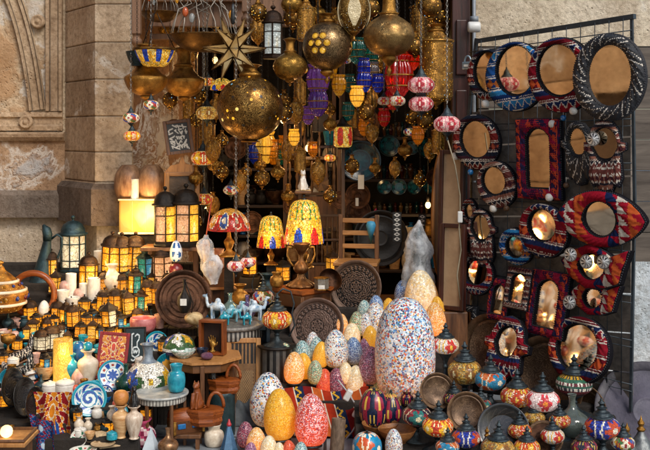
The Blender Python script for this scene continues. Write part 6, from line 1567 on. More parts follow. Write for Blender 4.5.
# box lantern with mosaic panes
def b_mosbox():
    r = empty('mosaic_lantern'); c = [hx('f0b030'), hx('c0281a'), hx('f4d070')]
    part(r, 'body', MB().lathe(smooth_prof([(.3, -.6), (.46, -.5), (.5, 0), (.46, .45), (.4, .5)], 4), 48, lambda u, v, r_, z: c[1] if math.hypot((u * 5) % 1 - .5, (v - .5) * 1.2) < .3 else c[0] if int(u * 20 + v * 9) % 2 else c[2]), m_tessera('mosaic_glass_lit', None, 18.0, .5))
    part(r, 'lid', MB().lathe(smooth_prof([(.5, .48), (.42, .56), (.26, .66), (.14, .9), (.05, 1.0), (0, 1.02)], 3), 32), BLACK); part(r, 'base', MB().lathe([(0, -.72), (.3, -.7), (.34, -.6), (.3, -.58)], 32), BLACK); r['top'] = 1.0; return r
hang('mosbox', b_mosbox, 343, 136, 5.9, 19, 'yellow and red mosaic barrel lantern with black conical lid', 'lantern')
# stained glass table lamps
lamps_t = []
for key, bld, px, py, w_, Y, lab in [('tfA', b_tiffany('flower'), 304, 243, 40, 5.62, 'large bell shaped stained glass lamp with red and blue tulips'), ('tfB', b_tiffany('flower', True, 'bell'), 271, 247, 29, 5.8, 'smaller yellow stained glass lamp with blue tulips'), ]:
    r = make(key, bld, lab, 'lamp', 'stained glass lamps'); s = w_ * Y / F; setT(r, P(px, py, Y), (0, 0, R.uniform(0, 3)), s)
r = make('tfC', b_tiffany('red', True, 'dome'), 'mosaic dome lamp in red white and blue waves on a wooden stem', 'lamp', 'stained glass lamps'); s = 43 * 5.6 / F; setT(r, P(229, 230, 5.6), (0, 0, 0), s)
def wave(u, v, r, z):
    a = (u * 9) % 1; q = math.hypot(a - .5, (v - .35) * 1.4); k = int(u * 9) % 3
    return hx('f0e2c8') if q < .14 else [hx('1d4f9a'), hx('b8241c'), hx('d8902a')][k] if q < .3 else hx('f0e2c8') if q < .36 else hx('b8241c') if v < .5 else hx('d89a3a')
r.children[0].data = MB().lathe(smooth_prof([(.5, 0), (.485, .1), (.43, .24), (.33, .37), (.2, .46), (.07, .5), (.04, .505)], 5), 84, wave).mesh('shade'); r.children[0].data.materials.append(m_tessera('wave_glass', None, 24.0, .35))
# things that hold the stained glass lamps: shelf behind the goods
sh = thing('long_shelf', 'dark plank shelf under the stained glass lamps', 'shelf', P(270, 268, 5.7))
zt_ = min(P(304, 243, 5.62).z - .62 * 40 * 5.62 / F, P(271, 247, 5.8).z - .62 * 29 * 5.8 / F)
for lab in ('large bell shaped stained glass lamp with red and blue tulips', 'smaller yellow stained glass lamp with blue tulips', 'mosaic dome lamp in red white and blue waves on a wooden stem'):
    o = find(lab); zz = o.location.z - .62 * o.scale.z
    part(sh, 'pedestal', MB().box((o.location.x - sh.location.x, o.location.y - sh.location.y, (zz) / 2 - sh.location.z), (.05, .05, zz - .004)), BLACK)
# cat and ornament on top of lamp A
r = stand('chinacat', b_cat(m_plain('china_white', 'c8beb0', 'ece4d8', 6, .25)), 302, 189, 14, 'small white china cat perched over the large stained glass lamp', 'cat figure', z=1.0); r.location = P(303, 190, 5.62); 
cs = thing('corbel_shelf', 'tiny dark bracket shelf holding the white china cat', 'shelf', P(303, 190.5, 5.62)); part(cs, 'board', MB().box((0, .05, -.008), (.09, .16, .014), ch=.003), WOODB); part(cs, 'brace', MB().tube([(0, .12, -.015), (0, .12, -.12)], .01, 6), WOODB)
# plastic wrapped lamps and bag
def wrap(name, lab, px, py, Y, pts, wid, seed):
    rr = random.Random(seed * 7 + 1); o = P(px, py, Y); s = Y / F
    r = thing(name, lab, 'wrapped lamp' if 'lamp' in lab else 'bag', o)
    prof = smooth_prof(pts, 3); m = MB(); vs = []; fs = []; n = 26; N = len(prof); fold = [rr.choice((.7, .82, 1.0, 1.15)) for _ in range(n)]
    for j, (rad, z) in enumerate(prof):
        tw = j * .13
        for i in range(n):
            a = 2 * PI * (i + .5 * (j % 2)) / n + tw * .3 + rr.uniform(-.04, .04); q = rad * (.35 + .65 * fold[i]) * rr.uniform(.95, 1.05)
            vs.append((q * s * math.cos(a) + .006 * math.sin(z * .21 + seed), q * s * math.sin(a) * .8, (z + rr.uniform(-.5, .5)) * s))
    for j in range(N - 1):
        for i in range(n):
            k = (i + 1) % n; A_, B_, C2, D2 = j * n + i, j * n + k, (j + 1) * n + k, (j + 1) * n + i
            fs += [[A_, B_, D2], [B_, C2, D2]] if j % 2 else [[A_, B_, C2], [A_, C2, D2]]
    m.add(vs, fs, WHITE, True); part(r, 'plastic_wrap', m, PLAST)
    part(r, 'wrapped_core', MB().lathe([(a_ * .5 * s, z * s) for a_, z in smooth_prof(pts, 3)][:-4], 16), ALABP if seed < 3 else TEALMETAL); return r
bq = NB('plastic_film'); v_ = bq.obj(); bq.set(col=bq.ramp(bq.noise(v_, 9, 5), [(.3, hx('dfe4ea')), (.7, hx('fafbfd'))]), rough=.12, alpha=bq.ramp(bq.noise(v_, 14, 4), [(.38, (.2,) * 3), (.62, (.66,) * 3)]), spec=.8); bq.bump(bq.vor(bq.n('ShaderNodeVectorMath', {0: v_, 1: bq.n('ShaderNodeTexNoise', {'Vector': v_, 'Scale': 14.0}).outputs['Color']}, operation='ADD').outputs[0], 26, 'DISTANCE_TO_EDGE').outputs['Distance'], .5, .012); PLAST = bq.m
wrap('wrapped_lamp', 'small lamp wrapped in white plastic hanging above another', 206, 262, 5.45, [(2, -10), (5, -6), (6, 2), (8, 14), (7, 20), (3, 24), (2, 27)], 1, 1); wrap('wrapped_lamp', 'lower lamp wrapped in cloudy white plastic beside the wooden chair', 213, 284, 5.4, [(4, 0), (5, 4), (9, 12), (10, 19), (6, 25), (3, 29)], 1, 2)
wrap('plastic_bag', 'tall crumpled grey plastic bag over goods behind the huge egg', 418, 304, 5.5, [(15, 0), (17, 12), (16, 28), (13, 44), (15, 54), (11, 66), (6, 75), (2.5, 81), (1, 84)], 1, 3)
for px, py, Y in ((206, 237, 5.45),):
    t = thing('cord', 'red cord holding up the plastic wrapped lamps', 'cord', P(px, py, Y)); part(t, 'string', MB().tube([(0, 0, 0), (.02, 0.1, .2)], .0035, 6), CORAL)
t = make('cup_rw', b_ves('pot', 'jar', m_plain('terracotta', '8a4632', 'd0a08a', 5, .5)), 'terracotta and white pot beside the plastic wrapped lamps', 'pot'); setT(t, P(218, 268, 5.75), (0, 0, 0), 19 * 5.75 / F)
bx = thing('crate', 'dark crate under the terracotta pot', 'crate', P(218, 300, 5.75)); zc2 = P(218, 268, 5.75).z - P(218, 300, 5.75).z
part(bx, 'box', MB().box((0, .03, zc2 / 2 - .15), (.16, .16, zc2 + .295), ch=.006), WOODB)
# ================================================================== inside the shop
t = thing('framed_calligraphy', 'dark framed panel of white calligraphy tilted on the reveal wall', 'picture', P(180, 154, 5.85)); 
rr = random.Random(21); ls = [[(max(.06, min(.94, .2 + .2 * i + rr.uniform(-.12, .12))), max(.06, min(.94, .14 + .18 * j + rr.uniform(-.1, .1)))) for _ in range(rr.choice((3, 4, 5)))] for i in range(4) for j in range(5)]
bpy.data.objects.remove(t)
r = make('callig', lambda: frame_panel('framed_calligraphy', .8, 1, .05, .1, WOODB, strokes(ls, .024, 'cfcac0', '17110d'), 56), 'dark framed panel of white calligraphy tilted on the reveal wall', 'picture'); p = P(181, 154, 5.75); setT(r, p, (math.radians(-8), math.radians(-7), math.radians(16)), .2)
def b_carvmir():
    r = empty('carved_mirror')
    for x in (-.22, .22): part(r, 'post', MB().box((x, 0, .5), (.07, .07, 1.0), ch=.01), WOODL)
    for z in (.03, .35, .6, .97): part(r, 'rail', MB().box((0, 0, z), (.4, .06, .06), ch=.01), WOODX)
    part(r, 'crest', MB().prism([(-.26, 1.0), (.26, 1.0), (.16, 1.1), (.05, 1.12), (0, 1.24), (-.05, 1.12), (-.16, 1.1)], -.03, .03), WOODL); part(r, 'glass', MB().box((0, .02, .5), (.38, .01, .9)), m_plain('dim_glass', '3a2a1c', '7a5a3a', 3, .2)); return r
r = make('carvmir', b_carvmir, 'narrow carved wooden mirror stand behind the tall black lanterns', 'mirror'); p = P(182, 240, 5.8); setT(r, p, (0, 0, .2), 68 * 5.8 / F)
# shelving
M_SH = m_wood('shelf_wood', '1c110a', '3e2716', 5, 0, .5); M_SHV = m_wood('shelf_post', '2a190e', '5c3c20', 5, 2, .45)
def shelf(name, lab, Y, px0, px1, rows, posts, depth=.3):
    t = thing(name, lab, 'shelf', (xat((px0 + px1) / 2, Y), Y, 0)); x0, x1 = xat(px0, Y), xat(px1, Y); c = (x0 + x1) / 2
    for py in rows: part(t, 'board', MB().box((0, depth / 2, zat(py, Y) - .011), (x1 - x0, depth, .02), ch=.003), M_SH)
    for px in posts: part(t, 'post', MB().box((xat(px, Y) - c, -.012, 1.25), (.028, .028, 2.5), ch=.003), M_SHV)
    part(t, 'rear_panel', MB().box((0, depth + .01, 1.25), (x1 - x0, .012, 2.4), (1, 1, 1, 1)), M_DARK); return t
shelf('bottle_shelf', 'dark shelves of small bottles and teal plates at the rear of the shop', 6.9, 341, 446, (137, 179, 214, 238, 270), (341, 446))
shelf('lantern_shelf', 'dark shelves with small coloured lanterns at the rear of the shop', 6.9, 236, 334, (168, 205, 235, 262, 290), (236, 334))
YB = 6.97
cols_b = [m_glass('bot_amber', '5c3414', .05), m_glass('bot_red', '4a140c', .04), m_glass('bot_clear', '5c5c50', .02), m_glass('bot_teal', '0c3836', .03), m_glass('bot_gold', '6c4a1e', .05)]
for row, (py, px0, px1, n, h) in enumerate([(137, 384, 406, 8, 14), (179, 372, 412, 14, 14), (179, 414, 440, 6, 12), (137, 412, 440, 6, 16), (214, 372, 440, 13, 10)]):
    for k in range(n):
        px = lerp(px0, px1, (k + .5) / n); c = cols_b[(k * 3 + row) % 5]
        r = make('bot%d' % ((k * 3 + row) % 5), b_ves('bottle', 'amphora', c, 14, 2), 'tiny perfume bottle in a row on the dark rear shelves', 'bottle', 'perfume bottles on the rear shelves'); s = h * YB / F * R.uniform(.8, 1.1); setT(r, (xat(px, YB) + R.uniform(-.005, .005), YB + R.uniform(0, .06), zat(py, YB - .07)), (0, 0, R.random() * 3), (s * .8, s * .8, s))
for px, py, w_, Y, st, lab in [(360, 161, 42, 6.6, 'deep', 'large dark teal plate with a ring rim beside the bottle shelves'), (389, 146, 22, 6.8, 'deep', 'teal plate standing above the bottle rows'), (427, 148, 21, 6.8, 'deep', 'dark teal plate by the door end of the shelves'), (384, 187, 15, 6.8, 'deep', 'small teal plate, first in the lower row'), (399, 187, 16, 6.8, 'deep', 'small teal plate, second in the lower row'), (414, 187, 15, 6.8, 'deep', 'small teal plate, third in the lower row'), (429, 186, 15, 6.8, 'deep', 'small teal plate, last in the lower row'), (412, 148, 14, 6.85, 'deep', 'small teal plate between the two upper ones')]:
    r = make('plate_' + st, b_plate(st), lab, 'plate', 'teal plates on the rear shelves'); setT(r, P(px, py, Y), lean(None, 8, R.uniform(-12, 12)), w_ * Y / F)
for px, py, w_, lab in [(363, 124, 34, 'brass rimmed tray leaning on the rear shelf'), (358, 196, 26, 'dark tray with a white card, upper of two'), (358, 212, 26, 'dark tray with a white card, lower of two'), (236, 148, 24, 'small copper tray under the largest pierced globe')]:
    r = make('trayE', b_tray(COPPER, COPPER, 2, .03), lab, 'tray', 'metal trays inside the shop'); setT(r, P(px, py, 6.55), lean(None, 6, R.uniform(-20, 20)), w_ * 6.55 / F)
for i, (px, py, w_, h_, lab) in enumerate([(361, 182, 6, 14, 'white card slip stuck on the upper dark tray'), (357, 202, 3, 8, 'white card slip stuck on the lower dark tray')]):
    t = thing('paper_card', lab, 'card', P(px, py, 6.48)); part(t, 'sheet', MB().box((0, 0, 0), (w_ * .0065, .002, h_ * .0065)), ALABW)
# coloured lanterns on the rear shelf
for px, h, k, lab in [(256, 26, 'gl_blue', 'small blue glass lamp on the rear shelf'), (265, 36, 'gl_lit', 'small glowing amber lamp on the rear shelf, tallest'), (274, 28, 'gl_amb', 'small orange glass lamp on the rear shelf'), (281, 24, 'gl_teal', 'small teal glass lamp on the rear shelf'), (287, 32, 'gl_amb', 'glowing orange glass lamp at the shelf end')]:
    r = make(k, None, lab, 'lantern', 'small lanterns on the rear shelf'); s = h * YB / F / 1.7; setT(r, (xat(px, YB), YB, zat(168, YB - .07) + .9 * s), (0, 0, 0), s)
for px, py, h, m_, kd, lab in [(250, 205, 15, BLACK, 'jar', 'black pot on the second rear shelf beside the dome lamp'), (261, 205, 14, BLACK, 'jar', 'black pot in the middle of the second rear shelf'), (272, 205, 15, BLACK, 'jar', 'black pot near the end of the second rear shelf'), (322, 205, 17, TEALMETAL, 'onion', 'dark flask on the second rear shelf by the post'), (346, 137, 14, ALAB, 'vase', 'pale vase beside the brass rimmed tray'), (255, 235, 18, TEALMETAL, 'vase', 'dark vase on the third rear shelf'), (372, 238, 20, BLUE, 'jar', 'blue jar low on the rear shelves'), (406, 238, 16, ALAB, 'bowl', 'pale bowl low on the rear shelves'), (430, 238, 18, BRASS, 'jar', 'brass pot low on the rear shelves')]:
    r = make('in_%s_%s' % (kd, m_.name), b_ves('pot', kd, m_, 20, 3), lab, 'pot'); setT(r, (xat(px, YB), YB, zat(py, YB - .07)), (0, 0, 0), h * YB / F)
t = thing('pink_star', 'bright pink star ornament low on the rear shelves', 'ornament', P(373, 218, 6.6)); part(t, 'star', MB().prism([((.07 if k % 2 == 0 else .03) * math.cos(PI * k / 5), (.07 if k % 2 == 0 else .03) * math.sin(PI * k / 5)) for k in range(10)], -.01, .01), m_plain('pink_felt', 'a01848', 'd83a6a', 8, .6))
t = thing('blue_cone', 'light blue paper cone hanging beside the wooden chair frame', 'ornament', P(371, 232, 5.8)); part(t, 'cone', MB().lathe([(0, -.07), (.03, .04), (.022, .06), (0, .065)], 16), m_plain('sky_paper', '2f7fa8', '58b0d0', 6, .5))
# spindle screens
WOODL_, WOODX_ = WOODL, WOODX
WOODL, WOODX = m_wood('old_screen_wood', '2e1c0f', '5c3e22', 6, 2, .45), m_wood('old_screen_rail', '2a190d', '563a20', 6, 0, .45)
def b_spindle():
    r = empty('spindle_screen')                                    # height 1, width .5
    for x in (-.24, .24): part(r, 'post', MB().box((x, 0, .5), (.035, .035, 1), ch=.004), WOODL)
    for z in (.02, .34, .66, .98): part(r, 'rail', MB().box((0, 0, z), (.45, .03, .03), ch=.004), WOODX)
    for z0 in (.355, .675):
        for k in range(7): part(r, 'spindle', MB().lathe([(.008, 0), (.016, .05), (.008, .1), (.02, .14), (.008, .18), (.016, .23), (.008, .28)], 8, M=Matrix.Translation((-.2 + .4 * k / 6, 0, z0))), WOODL)
    part(r, 'lower_panel', MB().box((0, .0, .18), (.45, .015, .28)), WOODB); return r
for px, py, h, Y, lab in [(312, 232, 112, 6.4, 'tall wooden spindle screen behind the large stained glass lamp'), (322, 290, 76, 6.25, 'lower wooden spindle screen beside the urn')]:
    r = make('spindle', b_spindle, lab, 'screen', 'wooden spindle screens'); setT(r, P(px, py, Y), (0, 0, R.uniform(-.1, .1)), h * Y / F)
for px, Y in ((300, 6.2), (343, 6.0)):
    t = thing('shelf_post', ('slim light wooden post beside the spindle screen', 'slim beaded wooden post beside the mosaic barrel lantern')[px == 343], 'post', (xat(px, Y), Y, 0)); part(t, 'post', MB().box((0, 0, 1.3), (.022, .022, 2.6), ch=.003), WOODL)
r = make('octbox', lambda: (lambda r: (part(r, 'box', MB().lathe([(0, -.12), (.5, -.12), (.5, .1), (.44, .12), (0, .12)], 8, lambda u, v, q, z: hx('5a3e22') if int(u * 8 + q * 14) % 2 else hx('7a5a34'), smooth=False, a0=PI / 8), PAINT), r)[1])(empty('inlaid_box')), 'eight sided inlaid box hung on the spindle screen', 'box'); setT(r, P(321, 183, 6.3), (math.radians(90), 0, 0), 17 * 6.3 / F)
sq = thing('carved_tile', 'square pale carved tile above the mosaic barrel lantern', 'tile', P(322, 123, 6.1)); part(sq, 'slab', MB().grid(lambda u, v: ((u - .5) * .11, -.01, (v - .5) * .1), 24, 22, lambda u, v: hx('6a5638') if (math.sin(u * 40) * math.sin(v * 40)) > 0 else hx('6a5236'), smooth=False), PAINT); part(sq, 'edge', MB().box((0, .004, 0), (.12, .02, .11), ch=.004), WOODB)
r = make('in_teal', b_ves('cup', 'cup', TEAL), 'turquoise cup beside the mosaic barrel lantern', 'cup'); setT(r, P(329, 145, 6.05), (0, 0, 0), 13 * 6.05 / F)
cb_ = thing('corbel_shelf', 'little dark bracket shelf under the turquoise cup', 'shelf', P(329, 145.6, 6.05)); part(cb_, 'board', MB().box((0, .08, -.008), (.12, .22, .014)), WOODB)
# dark round drum, black white tag strip
r = make('drum', b_tray(m_plain('black_hide', '090807', '17130f', 6, .6, 0, .2), BLACK, 2, .06), 'large black round drum behind the plastic bag', 'drum'); setT(r, P(380, 238, 6.05), lean(None, 4, 10), 56 * 6.05 / F)
r = make('strip', lambda: frame_panel('woven_strip', .3, 1, .02, .02, BLACK, lambda u, v: hx('cfcbc2') if abs(((v * 6) % 1) - .5) + abs(u - .5) < .42 and abs(((v * 6) % 1) - .5) + abs(u - .5) > .2 else hx('15130f'), 16), 'black and white woven strip hanging before the dark drum', 'strip'); setT(r, P(397, 242, 5.75), (0, 0, 0), 30 * 5.75 / F)
r = make('strip', None, 'black and white woven strip half hidden by the plastic bag', 'strip'); setT(r, P(420, 240, 5.95), (0, .1, 0), 26 * 5.95 / F)
# framed boards leaning at the right jamb
M_CAN = m_plain('raw_canvas', '8a6e52', 'c0a07a', 3, .8, 0, .15)
for i, (px, pyb, w_, h_, Y, lab) in enumerate([(452, 310, 27, 86, 5.32, 'dark framed canvas back leaning in front, lower of the two'), (450, 300, 27, 150, 5.48, 'tall dark framed canvas back behind the lower one')]):
    s = Y / F; r = make('canv%d' % i, lambda: frame_panel('picture_frame', w_ * s, h_ * s, .04, .022, M_DOOR, lambda u, v: WHITE, 4, M_CAN), lab, 'frame'); p = P(px, pyb, Y); setT(r, p, (math.radians(-3), 0, math.radians(-32)), 1)
    st_ = thing('wooden_block', ('dark wooden block under the lower canvas frame', 'dark wooden block under the tall canvas frame')[i], 'block', (p.x, p.y, 0)); part(st_, 'block', MB().box((0, .02, p.z / 2 - .003), (.16, .1, p.z - .008), ch=.005), WOODB)
t = thing('round_tray', 'brown round table top standing edge on behind the frames', 'tray', P(440, 215, 5.75)); r = part(t, 'disc', MB().lathe([(0, 0), (.19, 0), (.2, .01), (.2, .02), (0, .02)], 48, M=Matrix.Rotation(math.radians(68), 4, 'Z') @ Matrix.Rotation(PI / 2, 4, 'X') @ Matrix.Diagonal((1, 1.9, 1, 1))), m_wood('honey_wood', '5a3414', 'a86a2c', 4, 2, .4))
sk = thing('power_socket', 'white power socket on the cable beside the mirror rack', 'socket', P(460, 217, 5.25)); part(sk, 'case', MB().box((0, 0, 0), (.026, .02, .06), ch=.005), m_plain('white_plastic', 'b8b8b4', 'd6d6d2', 6, .4))
cb = thing('cable', 'pale cable running down to the white power socket', 'cable', P(459, 190, 5.26)); o = P(459, 190, 5.26); part(cb, 'wire', MB().tube([P(a, b_, 5.26) - o for a, b_ in ((447, 138), (455, 165), (460, 195), (460, 214), (459, 228), (461, 250), (457, 275), (460, 300))], .004, 6), m_plain('cream_cable', '6e6654', '968c76', 6, .5))
# light bulbs deep in the shop
for i, (px, py, Y, e, lab) in enumerate([(308, 148, 6.3, 1.6, 'bare glowing bulb beside the small lit brass lamp'), (283, 120, 6.6, 1.2, 'bare glowing bulb behind the largest pierced globe'), (428, 205, 6.6, 1.6, 'bare glowing bulb near the dark door deep in the shop'), (205, 205, 6.3, 1.0, 'bare glowing bulb below the orange mosaic ball'), (415, 60, 6.3, 1.5, 'bare glowing bulb behind the red glass lanterns'), (215, 60, 6.4, 1.0, 'bare glowing bulb behind the star lantern')]):
    t = thing('light_bulb', lab, 'bulb', P(px, py, Y)); part(t, 'bulb', MB().sphere((0, 0, 0), .018, 12, 8, sc_=(1, 1, 1.3)), m_pane('bulb', 'ffd890', 5, 'fff0c0')); part(t, 'socket', MB().tube([(0, 0, .02), (0, 0, .06)], .012, 10), BLACK); part(t, 'flex', MB().tube([(0, 0, .06), (0, 0, 2.7 - t.location.z)], .003, 5), BLACK)
    l = bpy.data.lights.new('bulb_light', 'POINT'); l.energy = e * 1.6; l.color = (1, .62, .26); l.shadow_soft_size = .03; lo = bpy.data.objects.new('bulb_light', l); COL.objects.link(lo); lo.location = P(px, py, Y) + Vector((0, -.06, -.02))
# more goods that crowd the canopy and the room, each its own thing
rf = random.Random(404)
SM = [('s_sph', b_globe('brass_ball_lamp', 'sphere', m_brass('small_pierced', '4a2c0e', 'cf9a48', 6, .3, .85, 4.0, 7.0, 'ffb840', 1.3, eng=.15), .3, .25, n=36), 'pierced brass ball lamp'), ('s_squat', b_globe('brass_pot_lamp', 'squat', BRASS_F, .5, .3, n=36), 'engraved brass pot lamp'),
      ('s_cyl', b_globe('brass_tube_lamp', 'cyl', LITC, .2, .2, n=36), 'lit brass tube lamp'), ('s_long', b_globe('brass_drop_lamp', 'long', LITC, .3, .3, n=36), 'lit brass drop lamp')]
for i, (px, py, Y, w_, k) in enumerate([(258, 30, 5.9, 18, 3), (293, 18, 5.7, 20, 0), (318, 14, 6.0, 18, 1), (334, 22, 6.1, 16, 3), (371, 40, 6.0, 20, 0), (420, 22, 6.0, 24, 2), (440, 18, 6.1, 20, 0), (412, 118, 6.2, 14, 0), (372, 100, 6.2, 13, 3), (300, 92, 6.1, 15, 2), (284, 100, 6.3, 14, 0), (216, 108, 6.2, 15, 3), (196, 120, 6.1, 14, 0), (188, 108, 6.2, 13, 2), (214, 165, 6.2, 14, 1), (222, 140, 6.3, 13, 0), (300, 128, 6.4, 12, 3), (260, 165, 6.4, 13, 1), (213, 205, 6.1, 14, 3), (196, 222, 6.0, 13, 0), (330, 110, 6.4, 12, 0), (352, 118, 6.5, 12, 2), (430, 150, 6.3, 13, 3), (168, 28, 6.0, 20, 1), (215, 20, 6.1, 18, 0), (190, 50, 6.1, 18, 3), (268, 96, 6.4, 13, 2), (246, 172, 6.3, 12, 0), (424, 100, 6.3, 18, 2), (381, 62, 6.2, 15, 1)]):
    key, bld, nm = SM[k]; hang(key, bld, px, py, Y, w_, nm + ' hanging among the crowd deep under the canopy', 'lamp', 'small brass lamps crowding the canopy, ' + nm, yaw=rf.uniform(0, 90), dia=.012)
for i, (px, py, Y, w_, st) in enumerate([(276, 30, 6.0, 13, 'fire'), (345, 60, 6.1, 13, 'multi'), (302, 70, 6.2, 12, 'fire'), (172, 128, 6.0, 13, 'multi'), (372, 90, 6.3, 12, 'fire'), (208, 82, 6.1, 14, 'fire'), (410, 132, 6.2, 13, 'multi'), (330, 158, 6.4, 12, 'fire')]):
    hang('hm_' + st, None, px, py, Y, w_, ('orange red' if st == 'fire' else 'many coloured') + ' small mosaic ball deep under the canopy', 'lamp', 'small mosaic balls deep under the canopy, ' + st, top=.75)
for i, (px, py, Y, w_, k) in enumerate([(199, 96, 5.75, 16, 0), (196, 178, 5.8, 15, 1), (213, 150, 5.75, 16, 3), (262, 178, 5.8, 16, 0), (278, 172, 5.9, 15, 1), (300, 160, 5.8, 14, 2), (318, 172, 5.9, 16, 3), (366, 112, 5.7, 17, 0), (330, 124, 5.8, 14, 1), (352, 166, 6.0, 15, 0), (372, 132, 5.9, 14, 3), (405, 150, 5.9, 15, 1), (425, 120, 5.7, 17, 0), (438, 140, 5.8, 15, 2), (284, 112, 5.6, 18, 0), (296, 112, 5.8, 16, 3), (345, 34, 5.5, 20, 1), (415, 46, 5.6, 20, 0), (370, 8, 5.5, 20, 0), (258, 12, 5.5, 18, 0), (292, 4, 5.5, 22, 1), (430, 6, 5.5, 24, 0), (170, 100, 5.7, 16, 0), (240, 182, 5.9, 13, 3), (222, 172, 5.9, 14, 0), (288, 196, 6.0, 14, 1), (330, 196, 6.0, 14, 0), (395, 168, 6.0, 12, 3), (420, 180, 6.0, 13, 0), (375, 168, 6.1, 12, 1)]):
    key, bld, nm = SM[k]; hang(key, bld, px, py, Y, w_, nm + ' hanging among the crowd in the doorway', 'lamp', 'small brass lamps crowding the doorway, ' + nm, yaw=rf.uniform(0, 90), dia=.01)
for i, (px, py, Y, w_, k) in enumerate([(331, 70, 5.8, 12, 'gl_yel'), (378, 84, 5.8, 12, 'gl_blue'), (348, 112, 5.9, 12, 'gl_teal'), (384, 118, 5.9, 12, 'gl_red'), (364, 128, 6.0, 11, 'gl_amb'), (308, 116, 5.9, 12, 'gl_pur'), (418, 136, 5.8, 12, 'gl_amb'), (372, 56, 5.9, 13, 'gl_teal'), (262, 124, 6.0, 12, 'gl_lit'), (294, 138, 6.0, 11, 'gl_lit')]):
    cw = {'gl_yel': 'yellow', 'gl_blue': 'blue', 'gl_teal': 'teal', 'gl_red': 'red', 'gl_amb': 'amber', 'gl_pur': 'purple', 'gl_lit': 'bright yellow'}[k]
    hang(k, None, px, py, Y, w_, 'little %s glass lantern hanging between bigger lamps in the doorway' % cw, 'lantern', 'little %s glass lanterns in the doorway' % cw, top=.66, dia=.01)
# odds and ends on the rear shelves
OD = [('jar', BRASS, 'brass pot'), ('onion', BRASS, 'brass flask'), ('vase', COPPER, 'copper vase'), ('jar', TEALMETAL, 'dark metal pot'), ('cup', ALABP, 'onyx cup'), ('amphora', BLUE, 'cobalt vase'), ('bowl', COPPER, 'copper bowl'), ('barrel', ALAB, 'alabaster jar')]
for row, (py, px0, px1) in enumerate([(205, 238, 334), (235, 240, 334), (262, 240, 334), (290, 240, 334), (238, 345, 444), (270, 345, 444), (168, 292, 334), (137, 345, 362)]):
    px = px0 + 3
    while px < px1:
        kd, mt, nm = OD[rf.randrange(8)]; h = rf.uniform(12, 24)
        r = make('od_' + kd + mt.name, b_ves(nm.split()[-1], kd, mt, 20, 3), nm + ' standing in the jumble on the dim rear shelves', nm.split()[-1], nm + 's on the rear shelves')
        setT(r, (xat(px, YB), YB - .03 + rf.uniform(0, .12), zat(py, YB - .07)), (0, 0, rf.random() * 6), h * YB / F); px += rf.uniform(9, 16)
for i, (px, py, Y, w_) in enumerate([(292, 205, 6.35, 20), (252, 222, 6.5, 22), (340, 200, 6.3, 18), (436, 178, 6.5, 20), (174, 128, 5.98, 18)]):
    r = make('trayE', None, 'round metal tray hung among the goods deep in the shop', 'tray', 'metal trays hung deep in the shop'); setT(r, P(px, py, Y), lean(None, 5, rf.uniform(-25, 25)), w_ * Y / F)
# more warm lamps glowing on the bench and shelves
for i, (px, py, Y, h, k, lab) in enumerate([(250, 262, 6.0, 30, 'lan_amber_hex', 'amber lantern glowing under the shelf beside the dome lamp'), (283, 268, 6.1, 26, 'lan_tiny', 'tiny amber lantern glowing behind the bronze urn'), (333, 262, 6.0, 28, 'lan_amber_box', 'square amber lantern glowing beside the chair frame'), (200, 292, 6.0, 28, 'lan_amber_hex', 'amber lantern glowing behind the large ringed tray')]):
    r = make(k, None, lab, 'lantern'); p = P(px, py + 14, Y); setT(r, p, (0, 0, i), h * Y / F)
    st_ = thing('wooden_block', 'dark block under the ' + ' '.join(lab.split()[:7]), 'block', (p.x, p.y, 0)); part(st_, 'block', MB().box((0, 0, p.z / 2 - .002), (.12, .12, p.z - .005), ch=.004), M_DARK)
for px, py, Y, e in ((250, 262, 5.85, 1.8), (333, 262, 5.85, 1.5), (160, 270, 5.35, 2.6), (125, 300, 5.2, 2.6), (60, 310, 5.1, 2.6), (95, 262, 5.6, 2.2), (64, 352, 4.85, 1.4), (271, 238, 5.6, 1.2), (306, 236, 5.4, 1.4)):
    l = bpy.data.lights.new('lantern_glow', 'POINT'); l.energy = e; l.color = (1, .6, .22); l.shadow_soft_size = .04; lo = bpy.data.objects.new('lantern_glow', l); COL.objects.link(lo); lo.location = P(px, py, Y)
# ================================================================== mirror rack
def pan(px, py, off=0.0):
    k = (px - 325) / F; Y = 3.888 / (.6 + .8 * k); q = P(px, py, Y); return q + Vector((-.8, -.6, 0)) * off
M_ST = m_plain('grey_steel', '2c3338', '4a5258', 9, .45, .5, .2)
rk = thing('mirror_rack', 'grey steel grid rack with wires holding the kilim mirrors', 'rack', pan(550, 200)); T0 = pan(550, 200)
for nm, pts, r_ in (('top_rail', [(474, 41), (632, 16)], .012), ('side_post', [(474, 38), (463, 150), (461, 385)], .009), ('side_post', [(629, 14), (632, 200), (628, 412)], .007)):
    part(rk, nm, MB().tube([pan(a, b_, -.02) - T0 for a, b_ in pts], r_ * 1.3, 4, smooth=False), M_ST)
w_ = MB()
for k in range(9):
    py0, py1 = lerp(52, 345, k / 8), lerp(30, 385, k / 8); w_.tube([pan(468, py0, -.012) - T0, pan(630, py1, -.012) - T0], .0028, 5)
    w_.tube([pan(468, py0 + 6, -.012) - T0, pan(630, py1 + 7, -.012) - T0], .0022, 5)
for k in range(11): w_.tube([pan(lerp(480, 622, k / 10), lerp(40, 18, k / 10), -.009) - T0, pan(lerp(476, 620, k / 10), lerp(345, 395, k / 10), -.009) - T0], .0022, 5)
part(rk, 'wire_mesh', w_, M_ST)
bk = MB(); M_BK = m_wood('dark_boards', '4a433d', '85796e', 4, 0, .8)
